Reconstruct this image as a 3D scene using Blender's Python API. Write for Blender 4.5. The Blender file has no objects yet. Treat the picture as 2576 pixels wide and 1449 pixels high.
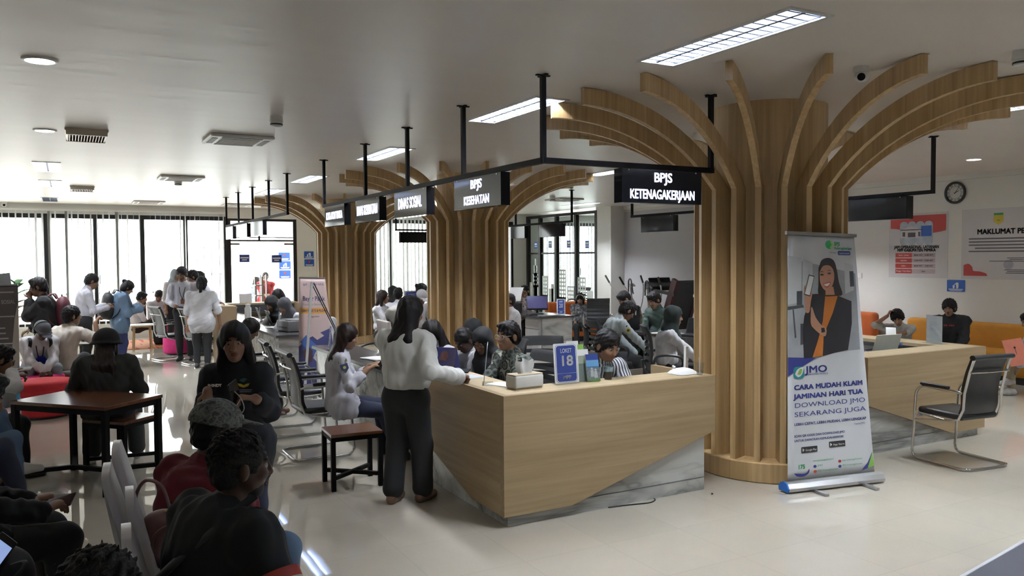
import bpy, bmesh, math, random
import numpy as np
from mathutils import Vector, Matrix, noise as mnoise
random.seed(7)
S = bpy.context.scene
COL = S.collection
PI = math.pi

# ---------------------------------------------------------------- camera
FPX, IMW, IMH = 2029.39, 2576, 1449
YAW, PITCH, ROLL, EYE = 0.504759, -0.0381226, -0.00639, 1.85
_f = Vector((math.sin(YAW)*math.cos(PITCH), math.cos(YAW)*math.cos(PITCH), math.sin(PITCH)))
_r0 = Vector((math.cos(YAW), -math.sin(YAW), 0)); _u0 = _r0.cross(_f)
_r = _r0*math.cos(ROLL) + _u0*math.sin(ROLL); _u = -_r0*math.sin(ROLL) + _u0*math.cos(ROLL)
EYEV = Vector((0, 0, EYE))
cam = bpy.data.cameras.new('camera'); camo = bpy.data.objects.new('camera', cam); COL.objects.link(camo)
camo.matrix_world = Matrix(((_r.x, _u.x, -_f.x, 0), (_r.y, _u.y, -_f.y, 0), (_r.z, _u.z, -_f.z, EYE), (0, 0, 0, 1)))
cam.sensor_width = 36; cam.lens = FPX/IMW*36; cam.clip_start = .05; cam.clip_end = 200
S.camera = camo

# ---------------------------------------------------------------- world, exposure
S.view_settings.view_transform = 'Standard'; S.view_settings.look = 'None'
S.view_settings.gamma = 1; S.view_settings.use_curve_mapping = False
S.view_settings.exposure = 0.9
S.cycles.use_denoising = True
S.cycles.max_bounces = 7; S.cycles.diffuse_bounces = 4; S.cycles.glossy_bounces = 4
S.cycles.transparent_max_bounces = 16; S.cycles.transmission_bounces = 4
S.cycles.sample_clamp_indirect = 6; S.cycles.caustics_reflective = False; S.cycles.caustics_refractive = False
w = bpy.data.worlds.new('overcast_sky'); S.world = w; w.use_nodes = True
nt = w.node_tree; bg = nt.nodes['Background']
bg.inputs[0].default_value = (1.0, 0.975, 0.96, 1); bg.inputs[1].default_value = 6.0

CEIL = 3.128
def area(name, loc, rot, sx, sy, energy, col, portal=False):
    l = bpy.data.lights.new(name, 'AREA'); l.shape = 'RECTANGLE'; l.size = sx; l.size_y = sy
    l.energy = energy; l.color = col
    o = bpy.data.objects.new(name, l); COL.objects.link(o); o.location = loc; o.rotation_euler = rot
    if portal: l.cycles.is_portal = True
    return o
# sky portals in the window band of the back wall
area('sky_portal', (-1.2, 21.12, 1.65), (-PI/2, 0, 0), 9.4, 2.5, 1, (1, 1, 1), True)
area('sky_portal', (4.4, 21.12, 1.45), (-PI/2, 0, 0), 1.6, 2.8, 1, (1, 1, 1), True)
area('sky_portal', (9.1, 21.12, 1.65), (-PI/2, 0, 0), 5.0, 2.5, 1, (1, 1, 1), True)
area('sky_portal', (14.0, 21.12, 1.65), (-PI/2, 0, 0), 2.4, 2.5, 1, (1, 1, 1), True)

# ---------------------------------------------------------------- measuring
def ray(px, py): return _r*((px-IMW/2)/FPX) - _u*((py-IMH/2)/FPX) + _f
def atd(px, py, d): return EYEV + ray(px, py)*d                     # point at forward distance d
def atz(px, py, z=0.0):
    v = ray(px, py); return EYEV + v*((z-EYE)/v.z)
def atX(px, py, X):
    v = ray(px, py); return EYEV + v*(X/v.x)
def atY(px, py, Y):
    v = ray(px, py); return EYEV + v*(Y/v.y)

# ---------------------------------------------------------------- materials
MATS = {}
def _base(name):
    m = bpy.data.materials.new(name); m.use_nodes = True
    b = m.node_tree.nodes['Principled BSDF']; return m, m.node_tree, b
def _coords(t, scale, kind='Object'):
    tc = t.nodes.new('ShaderNodeTexCoord'); mp = t.nodes.new('ShaderNodeMapping')
    mp.inputs['Scale'].default_value = scale if hasattr(scale, '__len__') else (scale,)*3
    t.links.new(tc.outputs[kind], mp.inputs[0]); return mp.outputs[0]
def _noise(t, vec, sc=1, detail=3, rough=.55, dist=0):
    n = t.nodes.new('ShaderNodeTexNoise'); n.inputs['Scale'].default_value = sc; n.inputs['Detail'].default_value = detail
    n.inputs['Roughness'].default_value = rough; n.inputs['Distortion'].default_value = dist
    t.links.new(vec, n.inputs['Vector']); return n.outputs['Fac']
def _ramp(t, fac, stops, interp='LINEAR'):
    r = t.nodes.new('ShaderNodeValToRGB'); r.color_ramp.interpolation = interp
    e = r.color_ramp.elements
    while len(e) < len(stops): e.new(.5)
    for k, (p, c) in enumerate(stops): e[k].position = p; e[k].color = (c[0], c[1], c[2], 1)
    t.links.new(fac, r.inputs[0]); return r.outputs[0]
def _bump(t, b, h, strength, dist=.01):
    n = t.nodes.new('ShaderNodeBump'); n.inputs['Strength'].default_value = strength; n.inputs['Distance'].default_value = dist
    t.links.new(h, n.inputs['Height']); t.links.new(n.outputs[0], b.inputs['Normal'])
def sc_(c, k): return tuple(min(1, x*k) for x in c)
def M(name, col=(.5, .5, .5), rough=.5, metal=0, var=.08, scale=6, bump=0, bscale=None, emit=0, coat=0, spec=.5, alpha=1):
    if name in MATS: return MATS[name]
    m, t, b = _base(name)
    v = _coords(t, scale)
    f = _noise(t, v, 1, 3)
    t.links.new(_ramp(t, f, [(.25, sc_(col, 1-var)), (.75, sc_(col, 1+var))]), b.inputs['Base Color'])
    b.inputs['Roughness'].default_value = rough; b.inputs['Metallic'].default_value = metal
    b.inputs['Specular IOR Level'].default_value = spec; b.inputs['Coat Weight'].default_value = coat
    b.inputs['Coat Roughness'].default_value = .08
    if bump:
        v2 = _coords(t, bscale or scale*6); _bump(t, b, _noise(t, v2, 1, 4), bump)
    if emit:
        b.inputs['Emission Color'].default_value = (*col, 1); b.inputs['Emission Strength'].default_value = emit
    if alpha < 1: b.inputs['Alpha'].default_value = alpha
    MATS[name] = m; return m
def wood(name, c1, c2, axis, rough=.45, across=26, along=.9):
    if name in MATS: return MATS[name]
    m, t, b = _base(name); sc = [across]*3; sc[axis] = along
    v = _coords(t, sc); f = _noise(t, v, 1, 5, .6, .4)
    v2 = _coords(t, [q*.12 for q in sc]); f2 = _noise(t, v2, 1, 2)
    mx = t.nodes.new('ShaderNodeMath'); mx.operation = 'ADD'; t.links.new(f, mx.inputs[0]); t.links.new(f2, mx.inputs[1])
    hf = t.nodes.new('ShaderNodeMath'); hf.operation = 'MULTIPLY'; hf.inputs[1].default_value = .5; t.links.new(mx.outputs[0], hf.inputs[0])
    t.links.new(_ramp(t, hf.outputs[0], [(.34, c1), (.5, tuple((a+b2)/2 for a, b2 in zip(c1, c2))), (.66, c2)]), b.inputs['Base Color'])
    b.inputs['Roughness'].default_value = rough; _bump(t, b, f, .06, .004)
    MATS[name] = m; return m
def marble(name):
    if name in MATS: return MATS[name]
    m, t, b = _base(name); v = _coords(t, (1, 1, 1)); v.node.inputs['Rotation'].default_value = (.7, .9, .3); v.node.inputs['Scale'].default_value = (.5, 2.4, 2.4)
    def vein(sc, lo, dist):
        f = _noise(t, v, sc, 4, .55, dist); s1 = t.nodes.new('ShaderNodeMath'); s1.operation = 'SUBTRACT'; s1.inputs[1].default_value = .5; t.links.new(f, s1.inputs[0])
        ab = t.nodes.new('ShaderNodeMath'); ab.operation = 'ABSOLUTE'; t.links.new(s1.outputs[0], ab.inputs[0]); return _ramp(t, ab.outputs[0], [(0, (lo,)*3), (.02, ((1+lo)/2,)*3), (.07, (1, 1, 1))])
    base = _ramp(t, _noise(t, v, 1.6, 3), [(.3, (.60, .61, .59)), (.7, (.72, .73, .71))]); out = base
    for c in (vein(.7, .45, .6), vein(1.9, .8, .8)):
        mx = t.nodes.new('ShaderNodeMixRGB'); mx.blend_type = 'MULTIPLY'; mx.inputs[0].default_value = 1; t.links.new(out, mx.inputs[1]); t.links.new(c, mx.inputs[2]); out = mx.outputs[0]
    t.links.new(out, b.inputs['Base Color']); b.inputs['Roughness'].default_value = .16; MATS[name] = m; return m
def glassy(name, tint=(.93, .97, .97), refl=.07):
    if name in MATS: return MATS[name]
    m = bpy.data.materials.new(name); m.use_nodes = True; t = m.node_tree; t.nodes.clear()
    o = t.nodes.new('ShaderNodeOutputMaterial'); tr = t.nodes.new('ShaderNodeBsdfTransparent'); gl = t.nodes.new('ShaderNodeBsdfGlossy')
    gl.inputs['Roughness'].default_value = .02; mx = t.nodes.new('ShaderNodeMixShader')
    n = _noise(t, _coords(t, 3), 1, 2); c = _ramp(t, n, [(0, sc_(tint, .985)), (1, tint)]); t.links.new(c, tr.inputs[0])
    mx.inputs[0].default_value = refl; t.links.new(tr.outputs[0], mx.inputs[1]); t.links.new(gl.outputs[0], mx.inputs[2])
    t.links.new(mx.outputs[0], o.inputs[0]); MATS[name] = m; return m
def stripes(name, c1, c2, freq, axis=0, duty=.5, rough=.8):
    if name in MATS: return MATS[name]
    m, t, b = _base(name); v = _coords(t, 1)
    wv = t.nodes.new('ShaderNodeTexWave'); wv.wave_type = 'BANDS'; wv.bands_direction = 'XYZ'[axis]
    wv.inputs['Scale'].default_value = freq; wv.inputs['Distortion'].default_value = .5; wv.inputs['Detail'].default_value = 1
    wv.inputs['Detail Scale'].default_value = .6
    t.links.new(v, wv.inputs['Vector'])
    t.links.new(_ramp(t, wv.outputs['Fac'], [(max(0, duty-.08), c1), (min(1, duty+.08), c2)]), b.inputs['Base Color'])
    b.inputs['Roughness'].default_value = rough; MATS[name] = m; return m
def blotch(name, cols, scale, rough=.8, vor=False):
    if name in MATS: return MATS[name]
    m, t, b = _base(name); v = _coords(t, scale)
    if vor:
        n = t.nodes.new('ShaderNodeTexVoronoi'); n.inputs['Scale'].default_value = 1; t.links.new(v, n.inputs['Vector']); f = n.outputs['Distance']
        k = 1/len(cols)
    else:
        f = _noise(t, v, 1, 3, .6, .3)
    L = len(cols); st = [((.0 if k == 0 else (.1+.75*k/L if vor else .33+.36*k/L)), c) for k, c in enumerate(cols)]
    t.links.new(_ramp(t, f, st, 'CONSTANT'), b.inputs['Base Color'])
    b.inputs['Roughness'].default_value = rough; MATS[name] = m; return m

# ---------------------------------------------------------------- mesh building
class MB:
    def __init__(s): s.v = []; s.f = []; s.m = []; s.cur = 0
    def mi(s, k): s.cur = k; return s
    def add(s, vs, fs):
        o = len(s.v); s.v += [tuple(p) for p in vs]
        for f in fs: s.f.append([o+i for i in f]); s.m.append(s.cur)
        return s
    def box(s, lo, hi, M4=None):
        (a, b, c), (d, e, g) = lo, hi
        vs = [Vector(p) for p in ((a, b, c), (d, b, c), (d, e, c), (a, e, c), (a, b, g), (d, b, g), (d, e, g), (a, e, g))]
        if M4 is not None: vs = [M4 @ p for p in vs]
        return s.add(vs, [(3, 2, 1, 0), (4, 5, 6, 7), (0, 1, 5, 4), (1, 2, 6, 5), (2, 3, 7, 6), (3, 0, 4, 7)])
    def bar(s, a, b, w, h=None, up=Vector((0, 0, 1))):
        a = Vector(a); b = Vector(b); h = h or w; d = (b-a).normalized()
        if abs(d.dot(up)) > .97: up = Vector((0, 1, 0))
        x = d.cross(up).normalized(); y = x.cross(d)
        vs = [p + x*i*w/2 + y*j*h/2 for p in (a, b) for i, j in ((-1, -1), (1, -1), (1, 1), (-1, 1))]
        return s.add(vs, [(3, 2, 1, 0), (4, 5, 6, 7), (0, 1, 5, 4), (1, 2, 6, 5), (2, 3, 7, 6), (3, 0, 4, 7)])
    def tube(s, pts, r, seg=8, close=False, flat=None):
        pts = [Vector(p) for p in pts]; n = len(pts); rs = r if hasattr(r, '__len__') else [r]*n
        o = len(s.v); prev = None
        for i, p in enumerate(pts):
            if close: d = pts[(i+1) % n]-pts[i-1]
            else: d = pts[min(i+1, n-1)]-pts[max(i-1, 0)]
            d = d.normalized() if d.length > 1e-9 else Vector((0, 0, 1))
            if prev is None:
                x = d.cross(Vector((0, 0, 1)));
                if x.length < .05: x = d.cross(Vector((0, 1, 0)))
            else: x = prev - d*prev.dot(d)
            x.normalize(); prev = x; y = d.cross(x)
            for k in range(seg):
                a = 2*PI*k/seg; s.v.append(tuple(p + x*math.cos(a)*rs[i] + y*math.sin(a)*rs[i]*(flat or 1)))
        for i in range(n if close else n-1):
            j = (i+1) % n
            for k in range(seg):
                k2 = (k+1) % seg
                s.f.append([o+i*seg+k, o+i*seg+k2, o+j*seg+k2, o+j*seg+k]); s.m.append(s.cur)
        if not close:
            s.f.append([o+k for k in range(seg)][::-1]); s.m.append(s.cur)
            s.f.append([o+(n-1)*seg+k for k in range(seg)]); s.m.append(s.cur)
        return s
    def lathe(s, c, prof, seg=24, cap=True):
        c = Vector(c); o = len(s.v); n = len(prof)
        for r, z in prof:
            for k in range(seg):
                a = 2*PI*k/seg; s.v.append((c.x+r*math.cos(a), c.y+r*math.sin(a), c.z+z))
        for i in range(n-1):
            for k in range(seg):
                k2 = (k+1) % seg
                s.f.append([o+i*seg+k, o+i*seg+k2, o+(i+1)*seg+k2, o+(i+1)*seg+k]); s.m.append(s.cur)
        if cap:
            s.f.append([o+k for k in range(seg)][::-1]); s.m.append(s.cur)
            s.f.append([o+(n-1)*seg+k for k in range(seg)]); s.m.append(s.cur)
        return s
    def prism(s, poly, depth):          # poly: coplanar 3-D points, depth: vector
        poly = [Vector(p) for p in poly]; d = Vector(depth); n = len(poly)
        vs = poly+[p+d for p in poly]
        return s.add(vs, [tuple(range(n))[::-1], tuple(range(n, 2*n))]+[(i, (i+1) % n, n+(i+1) % n, n+i) for i in range(n)])
    def rbox(s, lo, hi, r, M4=None, seg=3):   # box with rounded vertical edges and softened top/bottom
        (x0, y0, z0), (x1, y1, z1) = lo, hi; r = min(r, (x1-x0)/2.01, (y1-y0)/2.01, (z1-z0)/2.01)
        rings = []
        zs = [(z0+r*(1-math.cos(t)), r*(1-math.sin(t))) for t in [PI/2*k/seg for k in range(seg+1)]]
        zs = zs + [(z1-(z-z0), q) for z, q in zs[::-1]]
        for z, q in zs:
            ring = []
            for cx, cy, a0 in ((x1-r, y1-r, 0), (x0+r, y1-r, PI/2), (x0+r, y0+r, PI), (x1-r, y0+r, 1.5*PI)):
                for k in range(seg+1):
                    a = a0+PI/2*k/seg; ring.append(Vector((cx+(r-q)*math.cos(a), cy+(r-q)*math.sin(a), z)))
            rings.append(ring)
        n = len(rings[0]); o = len(s.v)
        for ring in rings:
            for p in ring: s.v.append(tuple(M4 @ p if M4 is not None else p))
        for i in range(len(rings)-1):
            for k in range(n):
                k2 = (k+1) % n; s.f.append([o+i*n+k, o+i*n+k2, o+(i+1)*n+k2, o+(i+1)*n+k]); s.m.append(s.cur)
        s.f.append([o+k for k in range(n)][::-1]); s.m.append(s.cur)
        s.f.append([o+(len(rings)-1)*n+k for k in range(n)]); s.m.append(s.cur)
        return s
    def ell(s, c, rad, seg=14, rings=8, M4=None):
        c = Vector(c); o = len(s.v)
        for i in range(1, rings):
            th = PI*i/rings
            for k in range(seg):
                a = 2*PI*k/seg; p = Vector((rad[0]*math.sin(th)*math.cos(a), rad[1]*math.sin(th)*math.sin(a), rad[2]*math.cos(th)))
                if M4 is not None: p = M4 @ p
                s.v.append(tuple(c+p))
        top = Vector((0, 0, rad[2])); top = (M4 @ top) if M4 is not None else top
        s.v.append(tuple(c+top)); s.v.append(tuple(c-top)); T = len(s.v)-2
        for i in range(rings-2):
            for k in range(seg):
                k2 = (k+1) % seg; s.f.append([o+i*seg+k, o+(i+1)*seg+k, o+(i+1)*seg+k2, o+i*seg+k2]); s.m.append(s.cur)
        for k in range(seg):
            k2 = (k+1) % seg
            s.f.append([T, o+k, o+k2]); s.m.append(s.cur)
            s.f.append([T+1, o+(rings-2)*seg+k2, o+(rings-2)*seg+k]); s.m.append(s.cur)
        return s
    def obj(s, name, mats, parent=None, smooth=False, bevel=0, loc=None):
        if not hasattr(mats, '__len__'): mats = [mats]
        off = Vector((0, 0, 0))
        if parent is not None:
            q = parent
            while q is not None: off += q.location; q = q.parent
        if loc is not None: off = off+Vector(loc)
        me = bpy.data.meshes.new(name)
        me.from_pydata([(x-off.x, y-off.y, z-off.z) for x, y, z in s.v], [], s.f)
        for m in mats: me.materials.append(m)
        me.polygons.foreach_set('material_index', s.m)
        if smooth: me.polygons.foreach_set('use_smooth', [True]*len(s.f))
        o = bpy.data.objects.new(name, me); COL.objects.link(o)
        if parent is not None: o.parent = parent
        if loc is not None: o.location = loc
        if smooth == 'auto':
            try: me.set_sharp_from_angle(angle=.7)
            except Exception: pass
        if bevel:
            b = o.modifiers.new('bevel', 'BEVEL'); b.width = bevel; b.segments = 2; b.limit_method = 'ANGLE'; b.angle_limit = .9
        return o
def tag(o, label, cat, group=None, kind=None):
    if label: o['label'] = label
    if cat: o['category'] = cat
    if group: o['group'] = group
    if kind: o['kind'] = kind
    return o
def thing(name, label, cat, loc=(0, 0, 0), group=None):
    o = bpy.data.objects.new(name, None); COL.objects.link(o); o.location = loc; o.empty_display_size = .1
    return tag(o, label, cat, group)
def struct(name, mb, mat, **k):
    o = mb.obj(name, mat, **k); o['kind'] = 'structure'; return o
def plab(o, label): o['label'] = label; return o
def dup(src, loc, rotz=0, label=None):
    r = src.copy(); COL.objects.link(r); r.location = loc; r.rotation_euler = (0, 0, rotz)
    if label: r['label'] = label
    for ch in list(src.children):
        c = ch.copy(); COL.objects.link(c); c.parent = r
        for g in list(ch.children):
            d = g.copy(); COL.objects.link(d); d.parent = c
    return r

def text(name, txt, o, u, v, size, mat, parent, width=None, thick=.0, align='CENTER', extrude=.002, space=1.0, lines=1.0):
    """lettering as a mesh on the plane through o spanned by the unit vectors u (reading direction) and v (up)"""
    c = bpy.data.curves.new(name, 'FONT'); c.body = txt; c.size = size; c.align_x = align; c.align_y = 'CENTER'
    c.extrude = extrude; c.space_character = space; c.space_line = lines; c.resolution_u = 3
    t = bpy.data.objects.new(name, c); COL.objects.link(t)
    bpy.context.view_layer.update()
    me = bpy.data.meshes.new_from_object(t.evaluated_get(bpy.context.evaluated_depsgraph_get()))
    COL.objects.unlink(t); bpy.data.objects.remove(t)
    if thick > 0 and len(me.vertices):
        n0 = len(me.vertices); fc = [tuple(p.vertices) for p in me.polygons]; c0 = [v.co.copy() for v in me.vertices]; th = thick*1.3
        V = []; F = []
        for k, (dx, dy) in enumerate(((-th, -th), (th, -th), (-th, th), (th, th), (0, 0))):
            V += [(p.x+dx, p.y+dy, p.z+.00008*k) for p in c0]; F += [tuple(n0*k+i for i in f) for f in fc]
        me = bpy.data.meshes.new(name); me.from_pydata(V, [], F)
    o = Vector(o); u = Vector(u).normalized(); v = Vector(v).normalized(); n = u.cross(v)
    co = np.empty(len(me.vertices)*3); me.vertices.foreach_get('co', co); co = co.reshape(-1, 3)
    sx = 1.0
    if width and len(co): sx = width/max(1e-6, co[:, 0].max()-co[:, 0].min())
    B = np.array([list(u*sx), list(v), list(n)])
    off = Vector((0, 0, 0)); q = parent
    while q is not None: off += q.location; q = q.parent
    co = co@B + np.array(o+n*extrude-off)
    me.vertices.foreach_set('co', co.reshape(-1)); me.update()
    me.materials.clear(); me.materials.append(mat)
    ob = bpy.data.objects.new(name, me); COL.objects.link(ob); ob.parent = parent
    return ob
class Plane2:
    """a drawing plane on a flat thing: 2-D shapes become thin plates on it"""
    def __init__(s, o, u, v): s.o = Vector(o); s.u = Vector(u).normalized(); s.v = Vector(v).normalized(); s.n = s.u.cross(s.v)
    def P(s, x, y, h=0): return s.o+s.u*x+s.v*y+s.n*h
    def poly(s, mb, pts, h=.001, t=.0006): mb.prism([s.P(x, y, h-t) for x, y in pts], s.n*t); return mb
    def rect(s, mb, x0, y0, x1, y1, h=.001, t=.0006, r=0):
        if r <= 0: return s.poly(mb, [(x0, y0), (x1, y0), (x1, y1), (x0, y1)], h, t)
        pts = []
        for cx, cy, a0 in ((x1-r, y1-r, 0), (x0+r, y1-r, PI/2), (x0+r, y0+r, PI), (x1-r, y0+r, 1.5*PI)):
            for k in range(6): a = a0+PI/2*k/5; pts.append((cx+r*math.cos(a), cy+r*math.sin(a)))
        return s.poly(mb, pts, h, t)
    def disc(s, mb, cx, cy, rx, ry=None, h=.001, n=24, a0=0, a1=2*PI):
        ry = ry or rx; return s.poly(mb, [(cx+rx*math.cos(a0+(a1-a0)*k/n), cy+ry*math.sin(a0+(a1-a0)*k/n)) for k in range(n+(0 if a1-a0 > 6.2 else 1))], h)
def smooth_pts(pts, n=6):
    """Catmull-Rom through 2-D or 3-D points"""
    P = [np.array(p, float) for p in pts]; P = [2*P[0]-P[1]]+P+[2*P[-1]-P[-2]]; out = []
    for i in range(1, len(P)-2):
        for k in range(n):
            t = k/n; a, b, c, d = P[i-1], P[i], P[i+1], P[i+2]
            out.append(.5*((2*b)+(-a+c)*t+(2*a-5*b+4*c-d)*t*t+(-a+3*b-3*c+d)*t**3))
    out.append(P[-2]); return [tuple(p) for p in out]
# ================================================================ SETTING
m_floor = None
def floor_mat():
    m, t, b = _base('polished_tile'); v = _coords(t, 1)
    br = t.nodes.new('ShaderNodeTexBrick'); br.offset = 0; br.inputs['Scale'].default_value = 1
    br.inputs['Brick Width'].default_value = .6; br.inputs['Row Height'].default_value = .6; br.inputs['Mortar Size'].default_value = .0022
    br.inputs['Color1'].default_value = (.52, .485, .42, 1); br.inputs['Color2'].default_value = (.54, .50, .435, 1); br.inputs['Mortar'].default_value = (.46, .43, .37, 1)
    t.links.new(v, br.inputs['Vector'])
    f = _noise(t, _coords(t, .8), 1, 4, .6, .5); c = _ramp(t, f, [(.3, (.93, .93, .92)), (.7, (1.04, 1.03, 1.02))])
    mx = t.nodes.new('ShaderNodeMixRGB'); mx.blend_type = 'MULTIPLY'; mx.inputs[0].default_value = 1
    t.links.new(br.outputs[0], mx.inputs[1]); t.links.new(c, mx.inputs[2]); t.links.new(mx.outputs[0], b.inputs['Base Color'])
    b.inputs['Roughness'].default_value = .03; b.inputs['Specular IOR Level'].default_value = .95
    _bump(t, b, _noise(t, _coords(t, 2.2), 1, 2), .05, .01); return m
def ceil_mat():
    m, t, b = _base('ceiling_panel'); v = _coords(t, (.35, 2.0, 1)); f = _noise(t, v, 1, 2)
    t.links.new(_ramp(t, f, [(.2, (.84, .80, .745)), (.8, (.89, .85, .80))]), b.inputs['Base Color'])
    b.inputs['Roughness'].default_value = .38; b.inputs['Specular IOR Level'].default_value = .7
    v2 = _coords(t, (.5, 4.5, 1)); _bump(t, b, _noise(t, v2, 1, 2), .22, .02); return m
FLOOR = floor_mat(); CEILM = ceil_mat()
WALLW = M('wall_paint', (.74, .74, .71), .6, var=.02, scale=2)
WALLG = M('grey_wall_paint', (.46, .46, .48), .6, var=.02, scale=2)
FRAME = M('black_aluminium', (.018, .018, .02), .35, .3, var=.1)
GLASS = glassy('clear_glass')
BLIND = M('blind_fabric', (.62, .63, .62), .7, var=.04)
WHITE = M('white_plastic', (.78, .78, .76), .4, var=.03)
BLACKP = M('black_plastic', (.014, .014, .016), .4, var=.15)
BLACKG = M('black_gloss_acrylic', (.008, .008, .010), .07, var=.1, spec=.22)
STEEL = M('black_steel', (.009, .008, .008), .6, 0, var=.2, spec=.1)
CHROME = M('chrome', (.72, .72, .72), .14, 1, var=.03)
ALU = M('brushed_aluminium', (.62, .63, .64), .32, 1, var=.04)
OAK_X = wood('oak_veneer_x', (.29, .205, .11), (.44, .33, .19), 0)
OAK_Y = wood('oak_veneer_y', (.29, .205, .11), (.44, .33, .19), 1)
OAK_Z = wood('oak_veneer_z', (.30, .19, .08), (.53, .37, .185), 2, across=34)
OAK_P = wood('pale_oak_top', (.46, .36, .22), (.62, .50, .32), 0)
DARKW = wood('brown_timber', (.10, .038, .018), (.24, .10, .05), 0, rough=.22, across=14)
MARB = marble('white_marble_panel')
DARKTOP = M('dark_grey_top', (.06, .06, .065), .25, var=.15)
LAMWHITE = M('white_laminate', (.72, .72, .73), .3, var=.03)
CYAN = M('lamp_tube', (.90, .95, 1.0), .4, emit=290, var=0)
DOWN = M('downlight_lens', (1.0, .96, .9), .4, emit=40, var=0)
MIRROR = M('louvre_reflector', (.24, .30, .44), .3, .5, var=.02)
SIGNLET = M('lit_letters', (.80, .82, 1.0), .5, emit=1.1, var=0)
BLUE = M('sign_blue', (.035, .06, .27), .45, var=.05)
BLUEB = M('bright_sign_blue', (.02, .10, .42), .45, var=.05)
PAPER = M('paper', (.82, .82, .82), .7, var=.02)
ACRYL = glassy('clear_acrylic', (.90, .93, .95), .10)
RED = M('poster_red', (.38, .035, .025), .5, var=.05)
BLACKINK = M('black_ink', (.02, .02, .022), .6)
GREYINK = M('grey_ink', (.22, .22, .24), .6)
NAVY = M('navy_ink', (.03, .035, .17), .55)

XR, YB = 12.55, 21.0
struct('floor', MB().box((-6, -5, -.12), (16, 21.06, 0)), FLOOR)
# ceiling: one sheet with rectangular openings for the recessed lamps
LAMPS = [(3.45, 3.62), (3.45, 6.2), (3.45, 9.5), (3.45, 13.0), (3.45, 15.75), (7.25, 6.9), (7.25, 9.9), (7.25, 12.9), (-.19, 12.8), (-.19, 15.55), (-.26, 19.6),
         (11.0, 16.4), (3.45, .6), (7.25, 3.6), (7.25, .8), (11.0, 4.0), (11.0, 10.0), (-3.8, 9.0), (-3.8, 13.0), (-3.8, 17.0)]  # after the partition lamp: unseen, added to light right foreground and left ceiling
LW, LL = .27, 1.24
holes = [(x-LW/2, y-LL/2, x+LW/2, y+LL/2) for x, y in LAMPS]
xs = sorted({-6, 16} | {h[0] for h in holes} | {h[2] for h in holes}); ys = sorted({-5, 21.06} | {h[1] for h in holes} | {h[3] for h in holes})
mb = MB()
for i in range(len(xs)-1):
    for j in range(len(ys)-1):
        cx, cy = (xs[i]+xs[i+1])/2, (ys[j]+ys[j+1])/2
        if any(h[0] < cx < h[2] and h[1] < cy < h[3] for h in holes): continue
        mb.add([(xs[i], ys[j], CEIL), (xs[i], ys[j+1], CEIL), (xs[i+1], ys[j+1], CEIL), (xs[i+1], ys[j], CEIL)], [(0, 1, 2, 3)])
mb.box((-6, -5, 3.42), (16, 21.06, 3.5))
struct('ceiling', mb, CEILM)
# back wall: solid bits around the glazing
mb = MB()
for a, b, c, d in ((-6, -5.9, 0, CEIL), (-5.9, 3.52, 2.90, CEIL), (-5.9, 3.52, 0, .36), (3.52, 5.24, 2.86, CEIL), (5.24, 6.7, 0, CEIL), (6.7, 11.66, 2.90, CEIL), (6.7, 11.66, 0, .36), (11.66, 12.8, 0, CEIL), (12.8, 15.3, 2.9, CEIL), (12.8, 15.3, 0, .36), (15.3, 16, 0, CEIL)):
    mb.box((a, YB, c), (b, YB+.16, d))
struct('wall_back', mb, WALLW)
mb = MB().box((XR, -5, 0), (XR+.16, 16.9, CEIL)); struct('wall_right', mb, WALLW)
mb = MB().box((XR-.44, 16.72, 0), (XR+.16, 17.38, CEIL)); struct('trim_1', mb, WALLW)              # white pier beside the glazed partition
mb = MB().box((XR-.012, 13.9, 0), (XR+.001, 16.72, 2.98)); struct('trim_2', mb, WALLG)
mb = MB().box((XR-.05, -5, 3.04), (XR+.001, 16.72, CEIL)); struct('trim_3', mb, WALLW)
struct('wall_left', MB().box((-6.16, -5, 0), (-6, 21.06, CEIL)), WALLW)
struct('wall_front', MB().box((-6, -5.16, 0), (16, -5, CEIL)), WALLW)
struct('wall_far', MB().box((16, -5, 0), (16.16, 21.06, CEIL)), WALLW)
struct('baseboard_right', MB().box((XR-.015, -5, 0), (XR+.001, 16.72, .1)), M('grey_skirting', (.4, .39, .37), .4))

def window(n, x0, x1, z0, z1, mull):
    fr = MB(); t = .06
    fr.box((x0, YB+.02, z1-.1), (x1, YB+.12, z1)).box((x0, YB+.02, z0), (x1, YB+.12, z0+.06))
    for x in [x0+.03]+mull+[x1-.03]: fr.box((x-.05, YB+.01, z0), (x+.05, YB+.13, z1))
    w = struct('window_%d' % n, fr, FRAME)
    e = [x0]+mull+[x1]
    for a, b in zip(e[:-1], e[1:]):
        MB().box((a+.04, YB+.065, z0+.05), (b-.04, YB+.071, z1-.09)).obj('window_pane', GLASS, w)
    hs = MB()
    for x in mull: hs.box((x+.055, YB+.0, 1.28), (x+.075, YB+.03, 1.5))
    if mull: hs.obj('window_handle', ALU, w)
    return w
window(1, -5.9, 3.52, .36, 2.9, [-5, -3.9, -2.4, -1.39, -.38, .62, 1.6, 2.56])  # band extended out of view to the left to brighten that side
window(2, 6.7, 11.66, .36, 2.9, [7.83, 8.95, 10.1, 11.1])
window(3, 12.8, 15.3, .36, 2.9, [14.0])
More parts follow.
